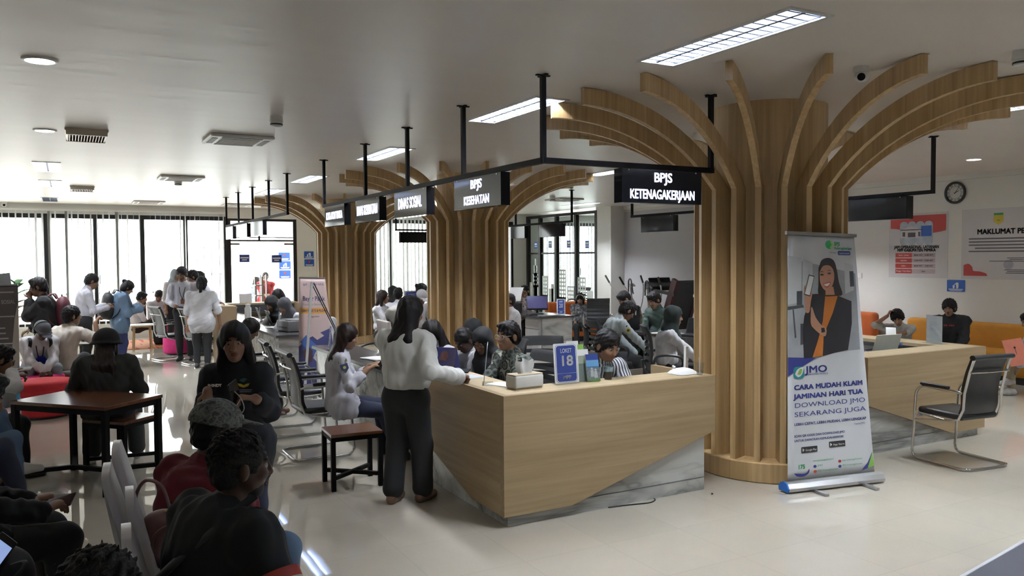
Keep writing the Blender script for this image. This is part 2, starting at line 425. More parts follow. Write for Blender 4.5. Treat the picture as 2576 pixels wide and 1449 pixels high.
# glass doors with transom
fr = MB(); x0, x1 = 3.52, 5.24
fr.box((x0, YB+.0, 2.80), (x1, YB+.13, 2.86)).box((x0, YB+.0, 2.29), (x1, YB+.1, 2.33)).box((x0, YB+.03, 2.38), (x1, YB+.06, 2.4))
for x in (x0+.045, x1-.045): fr.box((x-.045, YB-.01, 0), (x+.045, YB+.14, 2.86))
fr.box((4.28, YB+.02, 2.3), (4.33, YB+.09, 2.82))
dr = struct('door_1', fr, FRAME)
for a, b in ((x0+.09, 4.37), (4.39, x1-.09)):
    MB().box((a, YB+.05, .02), (b, YB+.058, 2.28)).obj('door_leaf', GLASS, dr)
    MB().box((a, YB+.05, 2.41), (b, YB+.056, 2.8)).obj('transom_pane', GLASS, dr)
for x in (x0+.2, x1-.2): MB().box((x-.11, YB+.04, 2.2), (x+.11, YB+.068, 2.25)).obj('patch_fitting', ALU, dr)
for x in (4.31, 4.45): MB().tube([(x, YB-.02, .75), (x, YB-.02, 1.45)], .016).obj('door_handle', CHROME, dr)
# glazed partition on the right with a frosted skyline
PX = XR-.44
fr = MB(); pys = [17.38, 18.35, 19.35, 20.25, 20.95]
fr.box((PX, 17.38, 2.98), (PX+.08, 21, 3.06)); fr.box((PX+.02, 17.38, 1.93), (PX+.06, 21, 1.98)); fr.box((PX, 17.38, 0), (PX+.08, 21, .06))
for y in pys: fr.box((PX-.01, y-.05, 0), (PX+.09, y+.05, 3.06))
pw = struct('window_4', fr, FRAME)
for a, b in zip(pys[:-1], pys[1:]): MB().box((PX+.035, a+.04, .05), (PX+.043, b-.04, 2.99)).obj('window_pane', GLASS, pw)
FROST = M('frosted_film', (.70, .76, .75), .7, var=.02)
pl = Plane2((PX+.034, 21, 0), (0, -1, 0), (0, 0, 1)); mb = MB()
def tower(u, w, h, rows, cols, z0=.1):
    pl.rect(mb, u, z0, u+w, h-(rows*.11 if rows else 0), .0)
    if rows:
        ww = w/(2*cols+1)
        for r in range(rows+1):
            y = h-r*.11; pl.rect(mb, u, y-.055, u+w, y, .0)
            if r < rows:
                for c in range(cols+1): pl.rect(mb, u+2*c*ww, y-.11, u+(2*c+1)*ww, y-.055, .0)
for u, w_, h, r, c in ((.12, .22, 1.1, 0, 0), (.3, .36, 1.35, 3, 3), (.36, .2, 1.6, 2, 2), (.42, .07, 1.8, 0, 0), (.85, .3, 1.3, 5, 2), (1.2, .25, .95, 0, 0), (1.35, .14, 1.08, 0, 0), (1.75, .38, 1.5, 7, 3), (2.2, .35, 1.05, 4, 3), (2.7, .4, 1.3, 4, 3), (3.15, .3, .95, 0, 0)):
    tower(u, w_, h, r, c)
mb.obj('frosted_skyline', FROST, pw)
for k, (px, py) in enumerate(((1348, 617), (1384, 615), (1431, 614), (1477, 615))):
    p = atX(px, py, PX+.03); mb = MB(); q = Plane2(p, (0, -1, 0), (0, 0, 1)); q.rect(mb, -.09, -.1, .09, .1, .0, .002)
    st = mb.obj('notice_sticker', BLUEB); tag(st, ('blue square notice sticker on the glazed partition, ' + ('leftmost of the four', 'second from left', 'third from left', 'rightmost, cut by the white pier')[k]), 'sticker', 'stickers on the glazed partition')
    st2 = MB(); q.rect(st2, -.06, .0, .06, .06, .003, .001); q.rect(st2, -.07, -.05, .07, -.03, .003, .001); st2.obj('printing', PAPER, st)

# ---------------------------------------------------------------- outside the windows
PALE = M('pale_concrete', (.8, .8, .76), .8)  # concrete of an even pale colour
struct('ground_outside', MB().box((-14, 21.2, -.14), (24, 40, -.02)), PALE)
mb = MB().box((-8, 26, 0), (3.3, 26.25, .72)); mb.obj('parapet', M('brick_paint', (.55, .33, .27), .8)); tag(bpy.data.objects['parapet'], 'low reddish parapet wall outside beyond the window band', 'wall')
rl = thing('railing', 'thin metal balcony railing outside behind the window blinds', 'railing', (0, 23.2, 0))
RAILM = M('rail_paint', (.35, .36, .36), .5)
MB().bar((-4, 23.2, 1.0), (3.2, 23.2, 1.0), .04).bar((-4, 23.2, .72), (3.2, 23.2, .72), .025).bar((-4, 23.2, .45), (3.2, 23.2, .45), .025).obj('rail', RAILM, rl)
for x in (-4, -2, 0, 2, 3.2): MB().bar((x, 23.2, -.02), (x, 23.2, 1.0), .04).obj('post', RAILM, rl)
tr = thing('trellis_gate', 'thin grey metal gate frame standing outside left of the glass doors', 'gate', (3.1, 22.6, 0))
mb = MB(); 
for x in (2.78, 3.02, 3.2, 3.38, 3.62): mb.bar((x, 22.6, -.02), (x, 22.6, 2.35 if x in (2.78, 3.62) else 2.15), .02)
for z in (2.35, 1.45, .6): mb.bar((2.78, 22.6, z), (3.62, 22.6, z), .02)
mb.bar((3.02, 22.6, 2.15), (3.38, 22.6, 2.15), .02); mb.obj('bars', RAILM, tr)
ow = MB().box((5.02, 22.4, 0), (7, 22.6, 3.4)); tag(ow.obj('corridor_wall', M('pale_render', (.62, .64, .65), .8)), 'pale rendered wall outside behind the right glass door leaf', 'wall')
def safety_sign(name, label, c, u, w, h, icon, group):
    q = Plane2(c, u, (0, 0, 1)); mb = MB(); q.rect(mb, -w/2, -h/2, w/2, h/2, .006, .006, .012)
    s = mb.obj(name, BLUEB); tag(s, label, 'sign', group)
    mb = MB()
    if icon == 'bin':
        q.disc(mb, .026, .38*h, .015); q.poly(mb, [(.004, .28*h), (.044, .28*h), (.047, .0), (.040, -.22*h), (.010, -.22*h), (.006, .05*h)], .008)
        q.poly(mb, [(-.054, .04*h), (-.016, .04*h), (-.022, -.22*h), (-.048, -.22*h)], .008); q.poly(mb, [(.008, .26*h), (-.034, .10*h), (-.028, .06*h), (.010, .15*h)], .008)
    else:
        q.disc(mb, 0, .12*h, .052); 
    mb.obj('pictogram', PAPER, s)
    if icon != 'bin':
        mb = MB(); q.disc(mb, 0, .12*h, .03, h=.009); mb.obj('pictogram', RED, s)
    mb = MB(); q.rect(mb, -.4*w, -.33*h, .4*w, -.26*h, .008); q.rect(mb, -.34*w, -.43*h, .34*w, -.38*h, .008); mb.obj('caption', PAPER, s)
    return s
for k, (px, py, ic) in enumerate(((715, 645, 'x'), (717, 667, 'bin'), (717, 690, 'x'))):
    safety_sign('safety_sign', 'blue safety sign on the wall outside the glass door, ' + ('top of three', 'middle of three', 'bottom of three')[k], atY(px, py, 22.395), (1, 0, 0), .30, .21, ic, 'signs on the outside wall')
for k, (px, py, ic) in enumerate(((777, 641, 'bin'), (778, 661, 'x'))):
    safety_sign('safety_sign', ('blue sign with a litter pictogram on the wall right of the glass doors, upper one', 'blue sign with a red disc on the wall right of the glass doors, lower one')[k], atY(px, py, 20.998), (1, 0, 0), .25, .18, ic, 'signs beside the glass doors')
safety_sign('safety_sign', 'blue litter sign on the white wall under the clock and between the posters', atX(2405, 719, XR-.002), (0, -1, 0), .30, .19, 'bin', None)
for k, (px, py) in enumerate(((615, 650), (696, 651))):
    p = atY(px, py, 21.048); q = Plane2(p, (1, 0, 0), (0, 0, 1)); mb = MB(); q.rect(mb, -.125, -.095, .125, .095, 0, .001)
    s = mb.obj('door_sticker', BLUE); tag(s, ('dark blue sticker on the left glass door leaf', 'dark blue sticker on the right glass door leaf')[k], 'sticker', 'stickers on the glass doors')
    mb = MB(); q.rect(mb, -.1, .0, .1, .03, .001, .0005); q.rect(mb, -.06, -.05, .06, -.025, .001, .0005); mb.obj('lettering', PAPER, s)
# wall switches
for px, py, X, lab in ((2163, 693, XR, 'white wall switch left of the opening-hours poster'),):
    c = atX(px, py, X-.001); mb = MB().rbox((c.x-.012, c.y-.05, c.z-.05), (c.x, c.y+.05, c.z+.05), .008); s = mb.obj('wall_switch', WHITE); tag(s, lab, 'switch')
    MB().rbox((c.x-.017, c.y-.025, c.z-.03), (c.x-.01, c.y+.025, c.z+.03), .004).obj('rocker', WHITE, s)
c = atY(780, 677, YB-.001); s = MB().rbox((c.x-.045, c.y-.012, c.z-.045), (c.x+.045, c.y, c.z+.045), .008).obj('wall_switch', WHITE); tag(s, 'white wall switch under the blue signs beside the glass doors', 'switch')
MB().rbox((c.x-.025, c.y-.017, c.z-.03), (c.x+.025, c.y-.01, c.z+.03), .004).obj('rocker', WHITE, s)

# ---------------------------------------------------------------- vertical blinds
def blinds(label, x0, x1, pitch, ang, y=20.9, bunch=()):
    t = thing('vertical_blind', label, 'blind', ((x0+x1)/2, y, 0), 'vertical blinds')
    MB().box((x0-.03, y-.02, 2.96), (x1+.03, y+.03, 3.0)).box((x0+.1, y+.03, 2.965), (x0+.14, YB+.001, 2.995)).box((x1-.14, y+.03, 2.965), (x1-.1, YB+.001, 2.995)).obj('headrail', WHITE, t)
    mb = MB(); n = int((x1-x0)/pitch); rnd = random.Random(int(x0*100)+5)
    xs_ = [x0+pitch*(k+.5) for k in range(n)]
    for b in bunch: xs_ += [b+.012*k for k in range(-2, 3)]
    for x in xs_:
        a = math.radians(ang+rnd.uniform(-9, 9)); dx, dy = .055*math.cos(a), .055*math.sin(a); s = rnd.uniform(-.012, .012)
        mb.prism([(x-dx, y-dy, 2.955), (x+dx, y+dy, 2.955), (x+dx+s, y+dy, .34), (x-dx+s, y-dy, .34)], (.0012*math.sin(a), -.0012*math.cos(a), 0))
    mb.obj('slats', BLIND, t)
blinds('white vertical blind over the leftmost windows, slats turned open', -1.9, -.12, .127, 74, bunch=(-.3,))
blinds('white vertical blind over the middle windows, slats turned open', -.05, 1.66, .127, 74, bunch=(.04, 1.07))
blinds('white vertical blind over the windows next to the glass doors', 1.72, 3.48, .11, 76)
blinds('half-closed white vertical blind seen between two wooden tree columns', 6.75, 9.6, .112, 42)
blinds('half-closed white vertical blind right of the second tree column', 9.7, 11.6, .112, 42)
blinds('white vertical blind in the glazed side room', 12.85, 15.2, .115, 40)

# ---------------------------------------------------------------- wooden tree columns
def rib_profile():
    r0, rc, zk, RE = .642, .48, 2.40, 1.96
    cz = 3.0-1.75; low = []; up = []
    for k in range(15):
        r = r0+(RE-r0)*(k/14)**.9
        low.append((r, cz+math.sqrt(max(0, 1.75**2-(RE-r)**2))))
    for k in range(15):
        r = RE-(RE-rc)*(k/14)**1.05
        up.append((r, min(CEIL-.002, cz+math.sqrt(max(0, 1.876**2-(RE-r)**2)))))
    return [(rc-.01, .165), (r0, .165)]+low+up
PROF = rib_profile()
TREES = ((5.413, 5.124, 'wooden tree column with fanned ribs nearest the camera, behind the tall roll-up banner'),
         (5.53, 11.43, 'wooden tree column with fanned ribs, second from the camera, in the middle of the hall'),
         (5.44, 17.4, 'wooden tree column with fanned ribs, farthest, near the glass doors'))
rib0 = None
for cx, cy, lab in TREES:
    t = thing('tree_column', lab, 'column', (cx, cy, 0), 'wooden tree columns')
    MB().lathe((cx, cy, 0), [(.655, 0), (.665, .01), (.665, .16), (.655, .168), (.4, .168)], 72).obj('base_drum', OAK_Z, t, smooth='auto')
    MB().lathe((cx, cy, 0), [(.48, .16), (.48, CEIL+.002)], 72, cap=False).obj('core', OAK_Z, t, smooth=True)
    for k in range(20):
        a = math.radians(18*k)
        if rib0 is None:
            n = len(PROF); mb = MB(); th = .024
            vs = [(r, -th, z) for r, z in PROF]+[(r, th, z) for r, z in PROF]
            L = 15; fs = [(n-1-0, 0, 1, 2)]
            fs = []
            # side faces: slat then the curved strip
            def strip(o):
                q = [(o+0, o+1, o+2, o+n-1)]
                for i in range(L-1): q.append((o+2+i, o+3+i, o+n-2-i, o+n-1-i))
                return q
            fs += strip(0); fs += [tuple(reversed(f)) for f in strip(n)]
            for i in range(n): fs.append((i, (i+1) % n, n+(i+1) % n, n+i)[::-1])
            mb.add(vs, fs); rib0 = mb.obj('rib', OAK_Z, t, loc=(0, 0, 0)); rib0.location = (0, 0, 0)
            me = rib0.data; 
            for v in me.vertices: v.co = (v.co.x+cx, v.co.y+cy, v.co.z)
            rib0.rotation_euler = (0, 0, a)
        else:
            o = rib0.copy(); COL.objects.link(o); o.parent = t; o.location = (0, 0, 0); o.rotation_euler = (0, 0, a)

# ---------------------------------------------------------------- ceiling fittings
def troffer(x, y, lab, lit=True):
    t = thing('ceiling_light', lab, 'ceiling light', (x, y, CEIL), 'recessed ceiling lights')
    w_, l_ = LW/2, LL/2; z = CEIL
    fr = MB()
    for a, b, c, d in ((-w_-.03, -l_-.03, w_+.03, -l_), (-w_-.03, l_, w_+.03, l_+.03), (-w_-.03, -l_, -w_, l_), (w_, -l_, w_+.03, l_)):
        fr.box((x+a, y+b, z-.008), (x+c, y+d, z+.002))
    fr.box((x-w_, y-l_, z+.1), (x+w_, y+l_, z+.11)).box((x-w_-.004, y-l_, z), (x-w_, y+l_, z+.11)).box((x+w_, y-l_, z), (x+w_+.004, y+l_, z+.11))
    fr.box((x-w_, y-l_-.004, z), (x+w_, y-l_, z+.11)).box((x-w_, y+l_, z), (x+w_, y+l_+.004, z+.11))
    fr.obj('frame', LAMWHITE, t)
    lv = MB()
    for s in (-1, 1):
        lv.add([(x+s*.012, y-l_, z+.004), (x+s*.012, y+l_, z+.004), (x+s*.03, y+l_, z+.06), (x+s*.03, y-l_, z+.06)], [(0, 1, 2, 3)])
        lv.add([(x+s*(w_-.004), y-l_, z+.004), (x+s*(w_-.004), y+l_, z+.004), (x+s*(w_-.03), y+l_, z+.06), (x+s*(w_-.03), y-l_, z+.06)], [(0, 1, 2, 3)])
        for k in range(15):
            yy = y-l_+LL*(k+.5)/15; lo, hi = sorted((x+s*.014, x+s*(w_-.004)))
            lv.prism([(lo, yy-.008, z+.003), (hi, yy-.008, z+.003), (hi, yy+.008, z+.003), (lo, yy+.008, z+.003)], (0, 0, .002))
            lv.add([(lo, yy-.007, z+.005), (hi, yy-.007, z+.005), (hi, yy, z+.045), (lo, yy, z+.045)], [(0, 1, 2, 3)])
            lv.add([(lo, yy+.007, z+.005), (hi, yy+.007, z+.005), (hi, yy, z+.045), (lo, yy, z+.045)], [(0, 1, 2, 3)])
    lv.obj('louvre', MIRROR, t)
    MB().box((x-.011, y-l_, z+.002), (x+.011, y+l_, z+.012)).obj('divider', BLACKP, t)
    for s in (-1, 1): MB().tube([(x+s*.068, y-l_+.02, z+.066), (x+s*.068, y+l_-.02, z+.066)], .013, 10).obj('lamp_tube', CYAN if lit else WHITE, t)
LL_ = ['nearest the camera, above the big tree column', 'second in the row along the hanging signs', 'third in the row along the hanging signs', 'fourth in the row along the hanging signs', 'fifth in the row, above the farthest tree column',
       'glimpsed between the ribs right of the nearest column', 'glimpsed over the black sign box with two lines of letters', 'glimpsed right of the second tree column', 'in the left of the ceiling, nearer of the two lit ones', 'in the left of the ceiling, farther of the two lit ones', 'in the left of the ceiling, unlit, near the window band', 'near the glazed partition',
       'added out of view over the floor behind the camera', 'added out of view over the banner', 'added out of view right behind the camera', 'added out of view over the right seats', 'added out of view over the sofas on the right', 'added out of view over the left side, nearest', 'added out of view over the left side, middle', 'added out of view over the left side, near the window band']
for k, (x, y) in enumerate(LAMPS): troffer(x, y, 'recessed louvred tube light ' + LL_[k], lit=(k != 10))
def downlight(px, py, lab):
    p = atz(px, py, CEIL); t = thing('downlight', lab, 'downlight', (p.x, p.y, CEIL), 'round downlights')
    MB().lathe((p.x, p.y, CEIL), [(.105, .002), (.105, -.008), (.085, -.012), (.085, .001)], 28, False).obj('trim_ring', WHITE, t, smooth='auto')
    MB().lathe((p.x, p.y, CEIL-.006), [(.0, .0), (.084, .0)], 28, False).obj('lens', DOWN, t)
downlight(100, 150, 'lit round downlight in the upper left of the ceiling'); downlight(113, 327, 'lit round downlight left of the surface-mounted batten lamp'); downlight(2450, 400, 'lit round downlight above the wall clock')
def cassette(x, y, lab):
    t = thing('ceiling_air_conditioner', lab, 'air conditioner', (x, y, CEIL), 'cassette air conditioners'); w_ = .32
    MB().rbox((x-w_, y-w_, CEIL-.035), (x+w_, y+w_, CEIL), .02).obj('panel', WHITE, t)
    g = MB()
    for k in range(12): g.box((x-.19, y-.19+k*.034, CEIL-.041), (x+.19, y-.19+k*.034+.014, CEIL-.034))
    g.obj('grille', M('ac_grille', (.5, .47, .43), .5), t)
    for dx, dy, sx, sy in ((0, -.26, .2, .028), (0, .26, .2, .028), (-.26, 0, .028, .2), (.26, 0, .028, .2)):
        MB().box((x+dx-sx, y+dy-sy, CEIL-.039), (x+dx+sx, y+dy+sy, CEIL-.034)).obj('air_slot', M('ac_slot', (.1, .09, .085), .5), t)
cassette(1.63, 8.95, 'white square cassette air conditioner, nearest on the left ceiling'); cassette(1.6, 13.55, 'white square cassette air conditioner in the middle of the left ceiling'); cassette(1.63, 19.5, 'white square cassette air conditioner nearest the window band')
p = atz(598, 514, CEIL); cassette(p.x, p.y, 'white square cassette air conditioner near the glass doors behind the hanging rods')
p = atz(1440, 512, CEIL); cassette(p.x-1.0, p.y-1.2, 'white square cassette air conditioner near the glazed partition')
def batten(x, y, lab):
    t = thing('batten_lamp', lab, 'ceiling light', (x, y, CEIL), 'surface-mounted batten lamps')
    MB().prism([(x-.19, y-.26, CEIL), (x+.19, y-.26, CEIL), (x+.19, y+.26, CEIL), (x-.19, y+.26, CEIL)], (0, 0, -.02)).prism([(x-.19, y-.26, CEIL-.0), (x-.17, y-.27, CEIL-.06), (x-.17, y+.27, CEIL-.06), (x-.19, y+.26, CEIL)], (.012, 0, 0)).prism([(x+.18, y-.26, CEIL-.0), (x+.16, y-.27, CEIL-.06), (x+.16, y+.27, CEIL-.06), (x+.18, y+.26, CEIL)], (.012, 0, 0)).box((x-.18, y-.28, CEIL-.065), (x+.18, y-.255, CEIL)).box((x-.18, y+.255, CEIL-.065), (x+.18, y+.28, CEIL)).obj('housing', M('beige_metal', (.55, .5, .42), .35, .3), t)
    g = MB()
    for k in range(12): g.box((x-.15+k*.026, y-.25, CEIL-.062), (x-.15+k*.026+.006, y+.25, CEIL-.03))
    g.obj('louvre', M('bronze_louvre', (.35, .3, .22), .3, .7), t)
batten(.21, 9.2, 'beige surface-mounted louvre lamp on the left ceiling, nearer one'); batten(.28, 16.1, 'beige surface-mounted louvre lamp on the left ceiling, farther one')
def smoke(px, py, lab):
    p = atz(px, py, CEIL); t = thing('smoke_detector', lab, 'smoke detector', (p.x, p.y, CEIL), 'smoke detectors')
    MB().lathe((p.x, p.y, CEIL), [(.055, .001), (.06, -.05), (.058, -.055)], 20).obj('base', WHITE, t, smooth='auto')
    MB().lathe((p.x, p.y, CEIL-.055), [(.05, .003), (.055, -.004), (.05, -.035), (.02, -.042)], 20).obj('sensor_head', WHITE, t, smooth='auto')
    MB().lathe((p.x, p.y, CEIL-.07), [(.0553, .0), (.055, -.012)], 20, False).obj('vent_slots', BLACKP, t)
smoke(695, 292, 'white smoke detector above the cassette air conditioner'); smoke(448, 452, 'white smoke detector in front of the second air conditioner'); smoke(1390, 494, 'white smoke detector right of the second tree column'); smoke(2572, 128, 'white round detector in the top right corner')
def dome(px, py, lab):
    p = atz(px, py, CEIL); t = thing('security_camera', lab, 'security camera', (p.x, p.y, CEIL), 'security cameras')
    MB().lathe((p.x, p.y, CEIL), [(.052, .001), (.055, -.02), (.05, -.04)], 24).obj('mount', WHITE, t, smooth='auto')
    MB().ell((p.x, p.y, CEIL-.062), (.048, .048, .045), 18, 12).obj('eyeball', WHITE, t, smooth=True)
    d = (EYEV-Vector((p.x, p.y, CEIL))).normalized(); d.z -= .1; d.normalize(); c = Vector((p.x, p.y, CEIL-.062))
    MB().tube([c+d*.02, c+d*.05], .026, 16).obj('lens', BLACKG, t)
dome(2167, 168, 'white dome security camera over the nearest tree column'); dome(10, 508, 'white dome security camera at the far left above the window band')

# ---------------------------------------------------------------- hanging sign frames
def frame(name, lab, bars, rods, loc, grp='hanging sign frames'):
    t = thing(name, lab, 'frame', loc, grp)
    for a, b in bars: MB().bar(a, b, .04).obj('rail', STEEL, t)
    for x, y, z0 in rods:
        mb = MB().bar((x, y, z0-.02), (x, y, CEIL-.003), .034); mb.box((x-.055, y-.012, CEIL-.01), (x+.055, y+.012, CEIL-.001)).box((x-.012, y-.055, CEIL-.01), (x+.012, y+.055, CEIL-.001)); mb.obj('rod', STEEL, t)
    return t
BZ = 2.53
frame('hanging_rail', 'black steel hanging frame along the left row of signs, nearest', [((2.96, 4.89, BZ), (2.96, 10.42, BZ)), ((2.96, 4.89, BZ), (4.54, 4.89, BZ))],
      [(2.96, y, BZ) for y in (4.89, 6.19, 7.465, 8.737, 10.387)]+[(4.52, 4.89, BZ)], (2.96, 7.6, BZ))
frame('hanging_rail', 'black steel hanging frame along the left row of signs, farther', [((2.93, 12.23, BZ), (2.93, 17.52, BZ))], [(2.93, y, BZ) for y in (12.257, 13.507, 14.819, 16.158, 17.502)], (2.93, 15, BZ))
frame('hanging_rail', 'black steel hanging frame right of the nearest column', [((8.24, 5.47, BZ), (8.24, 8.0, BZ))], [(8.24, 5.47, BZ), (8.24, 7.98, BZ)], (8.24, 7, BZ))
frame('hanging_rail', 'black steel hanging frame before the grey wall', [((8.47, 9.4, BZ), (8.47, 11.1, BZ))], [(8.47, 11.08, BZ), (8.47, 9.42, BZ)], (8.47, 10, BZ))
frame('hanging_rail', 'black steel hanging frame over the desks between the columns', [((8.5, 13.0, BZ), (8.5, 17.6, BZ))], [(8.5, 13.0, BZ), (8.5, 15.2, BZ), (8.5, 17.58, BZ)], (8.5, 15, BZ))
def signbox(lab, lo, hi, lines=None, face='X', size=.1, widths=None):
    t = thing('hanging_sign', lab, 'sign', ((lo[0]+hi[0])/2, (lo[1]+hi[1])/2, lo[2]), 'hanging counter signs')
    bx = MB().box(lo, hi).obj('box', BLACKG, t, bevel=.003)
    if face == 'X': q = Plane2((lo[0]-.001, (lo[1]+hi[1])/2, (lo[2]+hi[2])/2), (0, -1, 0), (0, 0, 1))
    else: q = Plane2(((lo[0]+hi[0])/2, lo[1]-.001, (lo[2]+hi[2])/2), (1, 0, 0), (0, 0, 1))
    if lines:
        n = len(lines)
        for k, l in enumerate(lines):
            zz = ((n-1)/2-k)*size*1.28
            text('lettering', l, q.P(0, zz, 0), q.u, q.v, size, SIGNLET, bx, width=widths[k], thick=.012*size, extrude=.0015)
    for sx in (-.42, .42):
        mb = MB(); w_ = (hi[1]-lo[1]) if face == 'X' else (hi[0]-lo[0]); q.disc(mb, sx*w_, .115, .006, h=.002, n=8); mb.obj('screw_head', CHROME, bx)
    return t
Z0, Z1 = 2.25, 2.505
X0, X1 = 2.92, 3.0
signbox('black sign box lettered in two lines hanging in front of the nearest tree column', (3.6, 4.83, Z0), (4.37, 4.93, Z1), ['BPJS', 'KETENAGAKERJAAN'], 'Y', .1, (.17, .62))
signbox('black sign box lettered in two lines, first from the camera in the row', (X0, 5.45, Z0), (X1, 6.3, Z1), ['BPJS', 'KESEHATAN'], 'X', .1, (.2, .45))
signbox('black sign box with one lit line, second in the row', (X0, 6.9, Z0), (X1, 7.74, Z1), ['DINAS SOSIAL'], 'X', .15, (.6,))
signbox('black sign box with one lit line, third in the row', (X0, 8.18, Z0), (X1, 8.99, Z1), ['DINAS KESEHATAN'], 'X', .15, (.68,))
signbox('black sign box with one lit line, fourth in the row, full of window glare', (X0, 9.41, Z0), (X1, 10.24, Z1), ['LOKA POM TIMIKA'], 'X', .13, (.68,))
signbox('glaring sign box on the farther frame, nearest of its three', (X0-.01, 13.92, Z0), (X1-.02, 14.75, Z1))
signbox('glaring sign box on the farther frame, middle of its three', (X0-.01, 15.27, Z0), (X1-.02, 16.0, Z1))
signbox('glaring sign box on the farther frame, farthest of its three', (X0-.01, 16.7, Z0), (X1-.02, 17.5, Z1))
signbox('black sign box hanging right of the nearest tree column, before the white wall', (8.18, 5.74, Z0), (8.3, 6.75, Z1))
signbox('black glossy sign box hanging before the grey wall', (8.42, 9.95, Z0), (8.52, 10.78, Z1))
signbox('black sign box hanging before the glazed partition', (8.46, 13.3, Z0), (8.55, 14.15, Z1))
signbox('pale reflecting sign box left of the glazed partition', (8.46, 14.75, Z0), (8.55, 15.35, Z1))
signbox('black sign box hanging before the blind between two tree columns', (7.11, 18.45, Z0-.03), (7.8, 18.55, Z1-.02), None, 'Y')
frame('hanging_rail', 'black steel hanging frame before the blind between two tree columns', [((7.0, 18.5, BZ), (7.9, 18.5, BZ))], [(7.02, 18.5, BZ), (7.88, 18.5, BZ)], (7.45, 18.5, BZ))
# ================================================================ COUNTERS AND DESKS
def counter(lab, x0, x1, yf, yl, left=True, label_g='wooden service counters', depth_sign=1):
    """L-shaped wooden counter: front along X at y=yf, one arm running to y=yl on the left (or right) end"""
    s = depth_sign; t = thing('service_counter', lab, 'counter', ((x0+x1)/2, yf, 0), label_g); H = .91; led = .33
    mx = lambda a: a if left else x0+x1-a                      # mirror for the other hand
    px = lambda pts: [(mx(a), b, c) for a, b, c in pts]
    F = MB()
    F.prism(px([(x0, yf, .08), (x0+.55, yf, .08), (x1, yf, .47), (x1, yf, H), (x0, yf, H)]), (0, s*.05, 0)); F.obj('front_panel', OAK_X, t)
    A = MB(); yd = yf+s*.5; ye = yf+s*1.36
    A.prism(px([(x0, yf+s*.05, .08), (x0, yd, .08), (x0, ye, .335), (x0, yl, .42), (x0, yl, H), (x0, yf+s*.05, H)]), ((.05 if left else -.05), 0, 0)); A.obj('side_panel', OAK_Y, t)
    B = MB()
    lo, hi = sorted((mx(x0+.05), mx(x1-.07))); y0, y1 = sorted((yf+s*.045, yf+s*.09))
    B.box((lo, y0, .0), (hi, y1, .6)); B.box((lo, y0-.0, .10), (hi, y1, .104))
    lo, hi = sorted((mx(x0+.048), mx(x0+.09))); y0, y1 = sorted((yf+s*.06, yl)); B.box((lo, y0, 0), (hi, y1, .6)); B.obj('marble_base', MARB, t)
    g = MB(); lo, hi = sorted((mx(x0+.05), mx(x1-.07))); y0, y1 = sorted((yf+s*.043, yf+s*.05)); g.box((lo, y0, .098), (hi, y1, .101)); g.obj('base_seam', GREYINK, t)
    E_ = MB(); lo, hi = sorted((mx(x1-.04), mx(x1))); y0, y1 = sorted((yf+s*.05, yf+s*.75)); E_.box((lo, y0, .48), (hi, y1, H-.0)); lo, hi = sorted((mx(x1-.11), mx(x1-.07))); E_.box((lo, y0, 0), (hi, y1, .48)); E_.obj('end_panel', MARB if not left else OAK_Y, t)
    T = MB(); a, b, c = (x0+.05, x1, x0+led)
    y0 = yf+s*.05; yi = yf+s*led
    T.prism(px([(a, y0, H-.035), (b, y0, H-.035), (b, yi, H-.035), (c, yi, H-.035), (c, yl, H-.035), (a, yl, H-.035)]), (0, 0, .0345)); T.obj('ledge', OAK_P, t)
    D = MB(); lo, hi = sorted((mx(x0+.09), mx(x1-.1))); y0, y1 = sorted((yf+s*.09, yf+s*.48)); D.box((lo, y0, .71), (hi, y1, .74))
    lo, hi = sorted((mx(x0+.09), mx(x0+.5))); y0, y1 = sorted((yf+s*.48, yl)); D.box((lo, y0, .71), (hi, y1, .74)); D.obj('desk_top', DARKTOP, t)
    K = MB(); lo, hi = sorted((mx(x0+led-.012), mx(x0+led))); y0, y1 = sorted((yf+s*led, yl)); K.box((lo, y0, .74), (hi, y1, H-.035))
    lo, hi = sorted((mx(x0+led), mx(x1))); y0, y1 = sorted((yi-s*.012, yi)); K.box((lo, y0, .74), (hi, y1, H-.035)); K.obj('kicker_board', DARKTOP, t)
    return t
counter('L-shaped wooden service counter with white marble base, nearest the camera, holding the LOKET 18 sign', 2.565, 4.46, 4.77, 6.5)
counter('wooden service counter with marble base behind the tall roll-up banner, at the right', 6.39, 8.21, 4.85, 6.9, left=False)
counter('wooden service counter at the far end of the row by the glass doors', 2.6, 4.4, 18.1, 16.5, True, depth_sign=-1)

def desk(lab, x0, x1, y0, y1, front='L', H=.76, drawers=(), endlo=True, endhi=True):
    t = thing('service_desk', lab, 'desk', ((x0+x1)/2, (y0+y1)/2, 0), 'marble-fronted desks')
    MB().box((x0-.05, y0-.03, H-.035), (x1+.03, y1+.03, H)).obj('desk_top', DARKTOP, t)
    xf = x0 if front == 'L' else x1-.04
    MB().box((xf, y0, 0), (xf+.04, y1, H-.036)).obj('front_panel', MARB, t)
    if endlo: MB().box((x0+.04, y0, 0), (x1-.04, y0+.04, H-.036)).obj('end_panel', MARB, t)
    if endhi: MB().box((x0+.04, y1-.04, 0), (x1-.04, y1, H-.036)).obj('end_panel', MARB, t)
    for (a, b) in drawers:
        X = x1-.03 if front == 'L' else x0-.0; d = (-.42 if front == 'L' else .42)
        lo, hi = sorted((X, X+d)); MB().box((lo, a, .02), (hi, b, H-.04)).obj('drawer_unit', LAMWHITE, t)
        fx = X if front == 'L' else X-.018
        for z0_, z1_ in ((.05, .49), (.505, H-.06)): MB().box((fx, a+.01, z0_), (fx+.018, b-.01, z1_)).obj('drawer', LAMWHITE, t)
    return t
desk('marble-fronted desk with dark top joined to the nearest wooden counter', 2.72, 3.12, 6.55, 10.0, endlo=False)
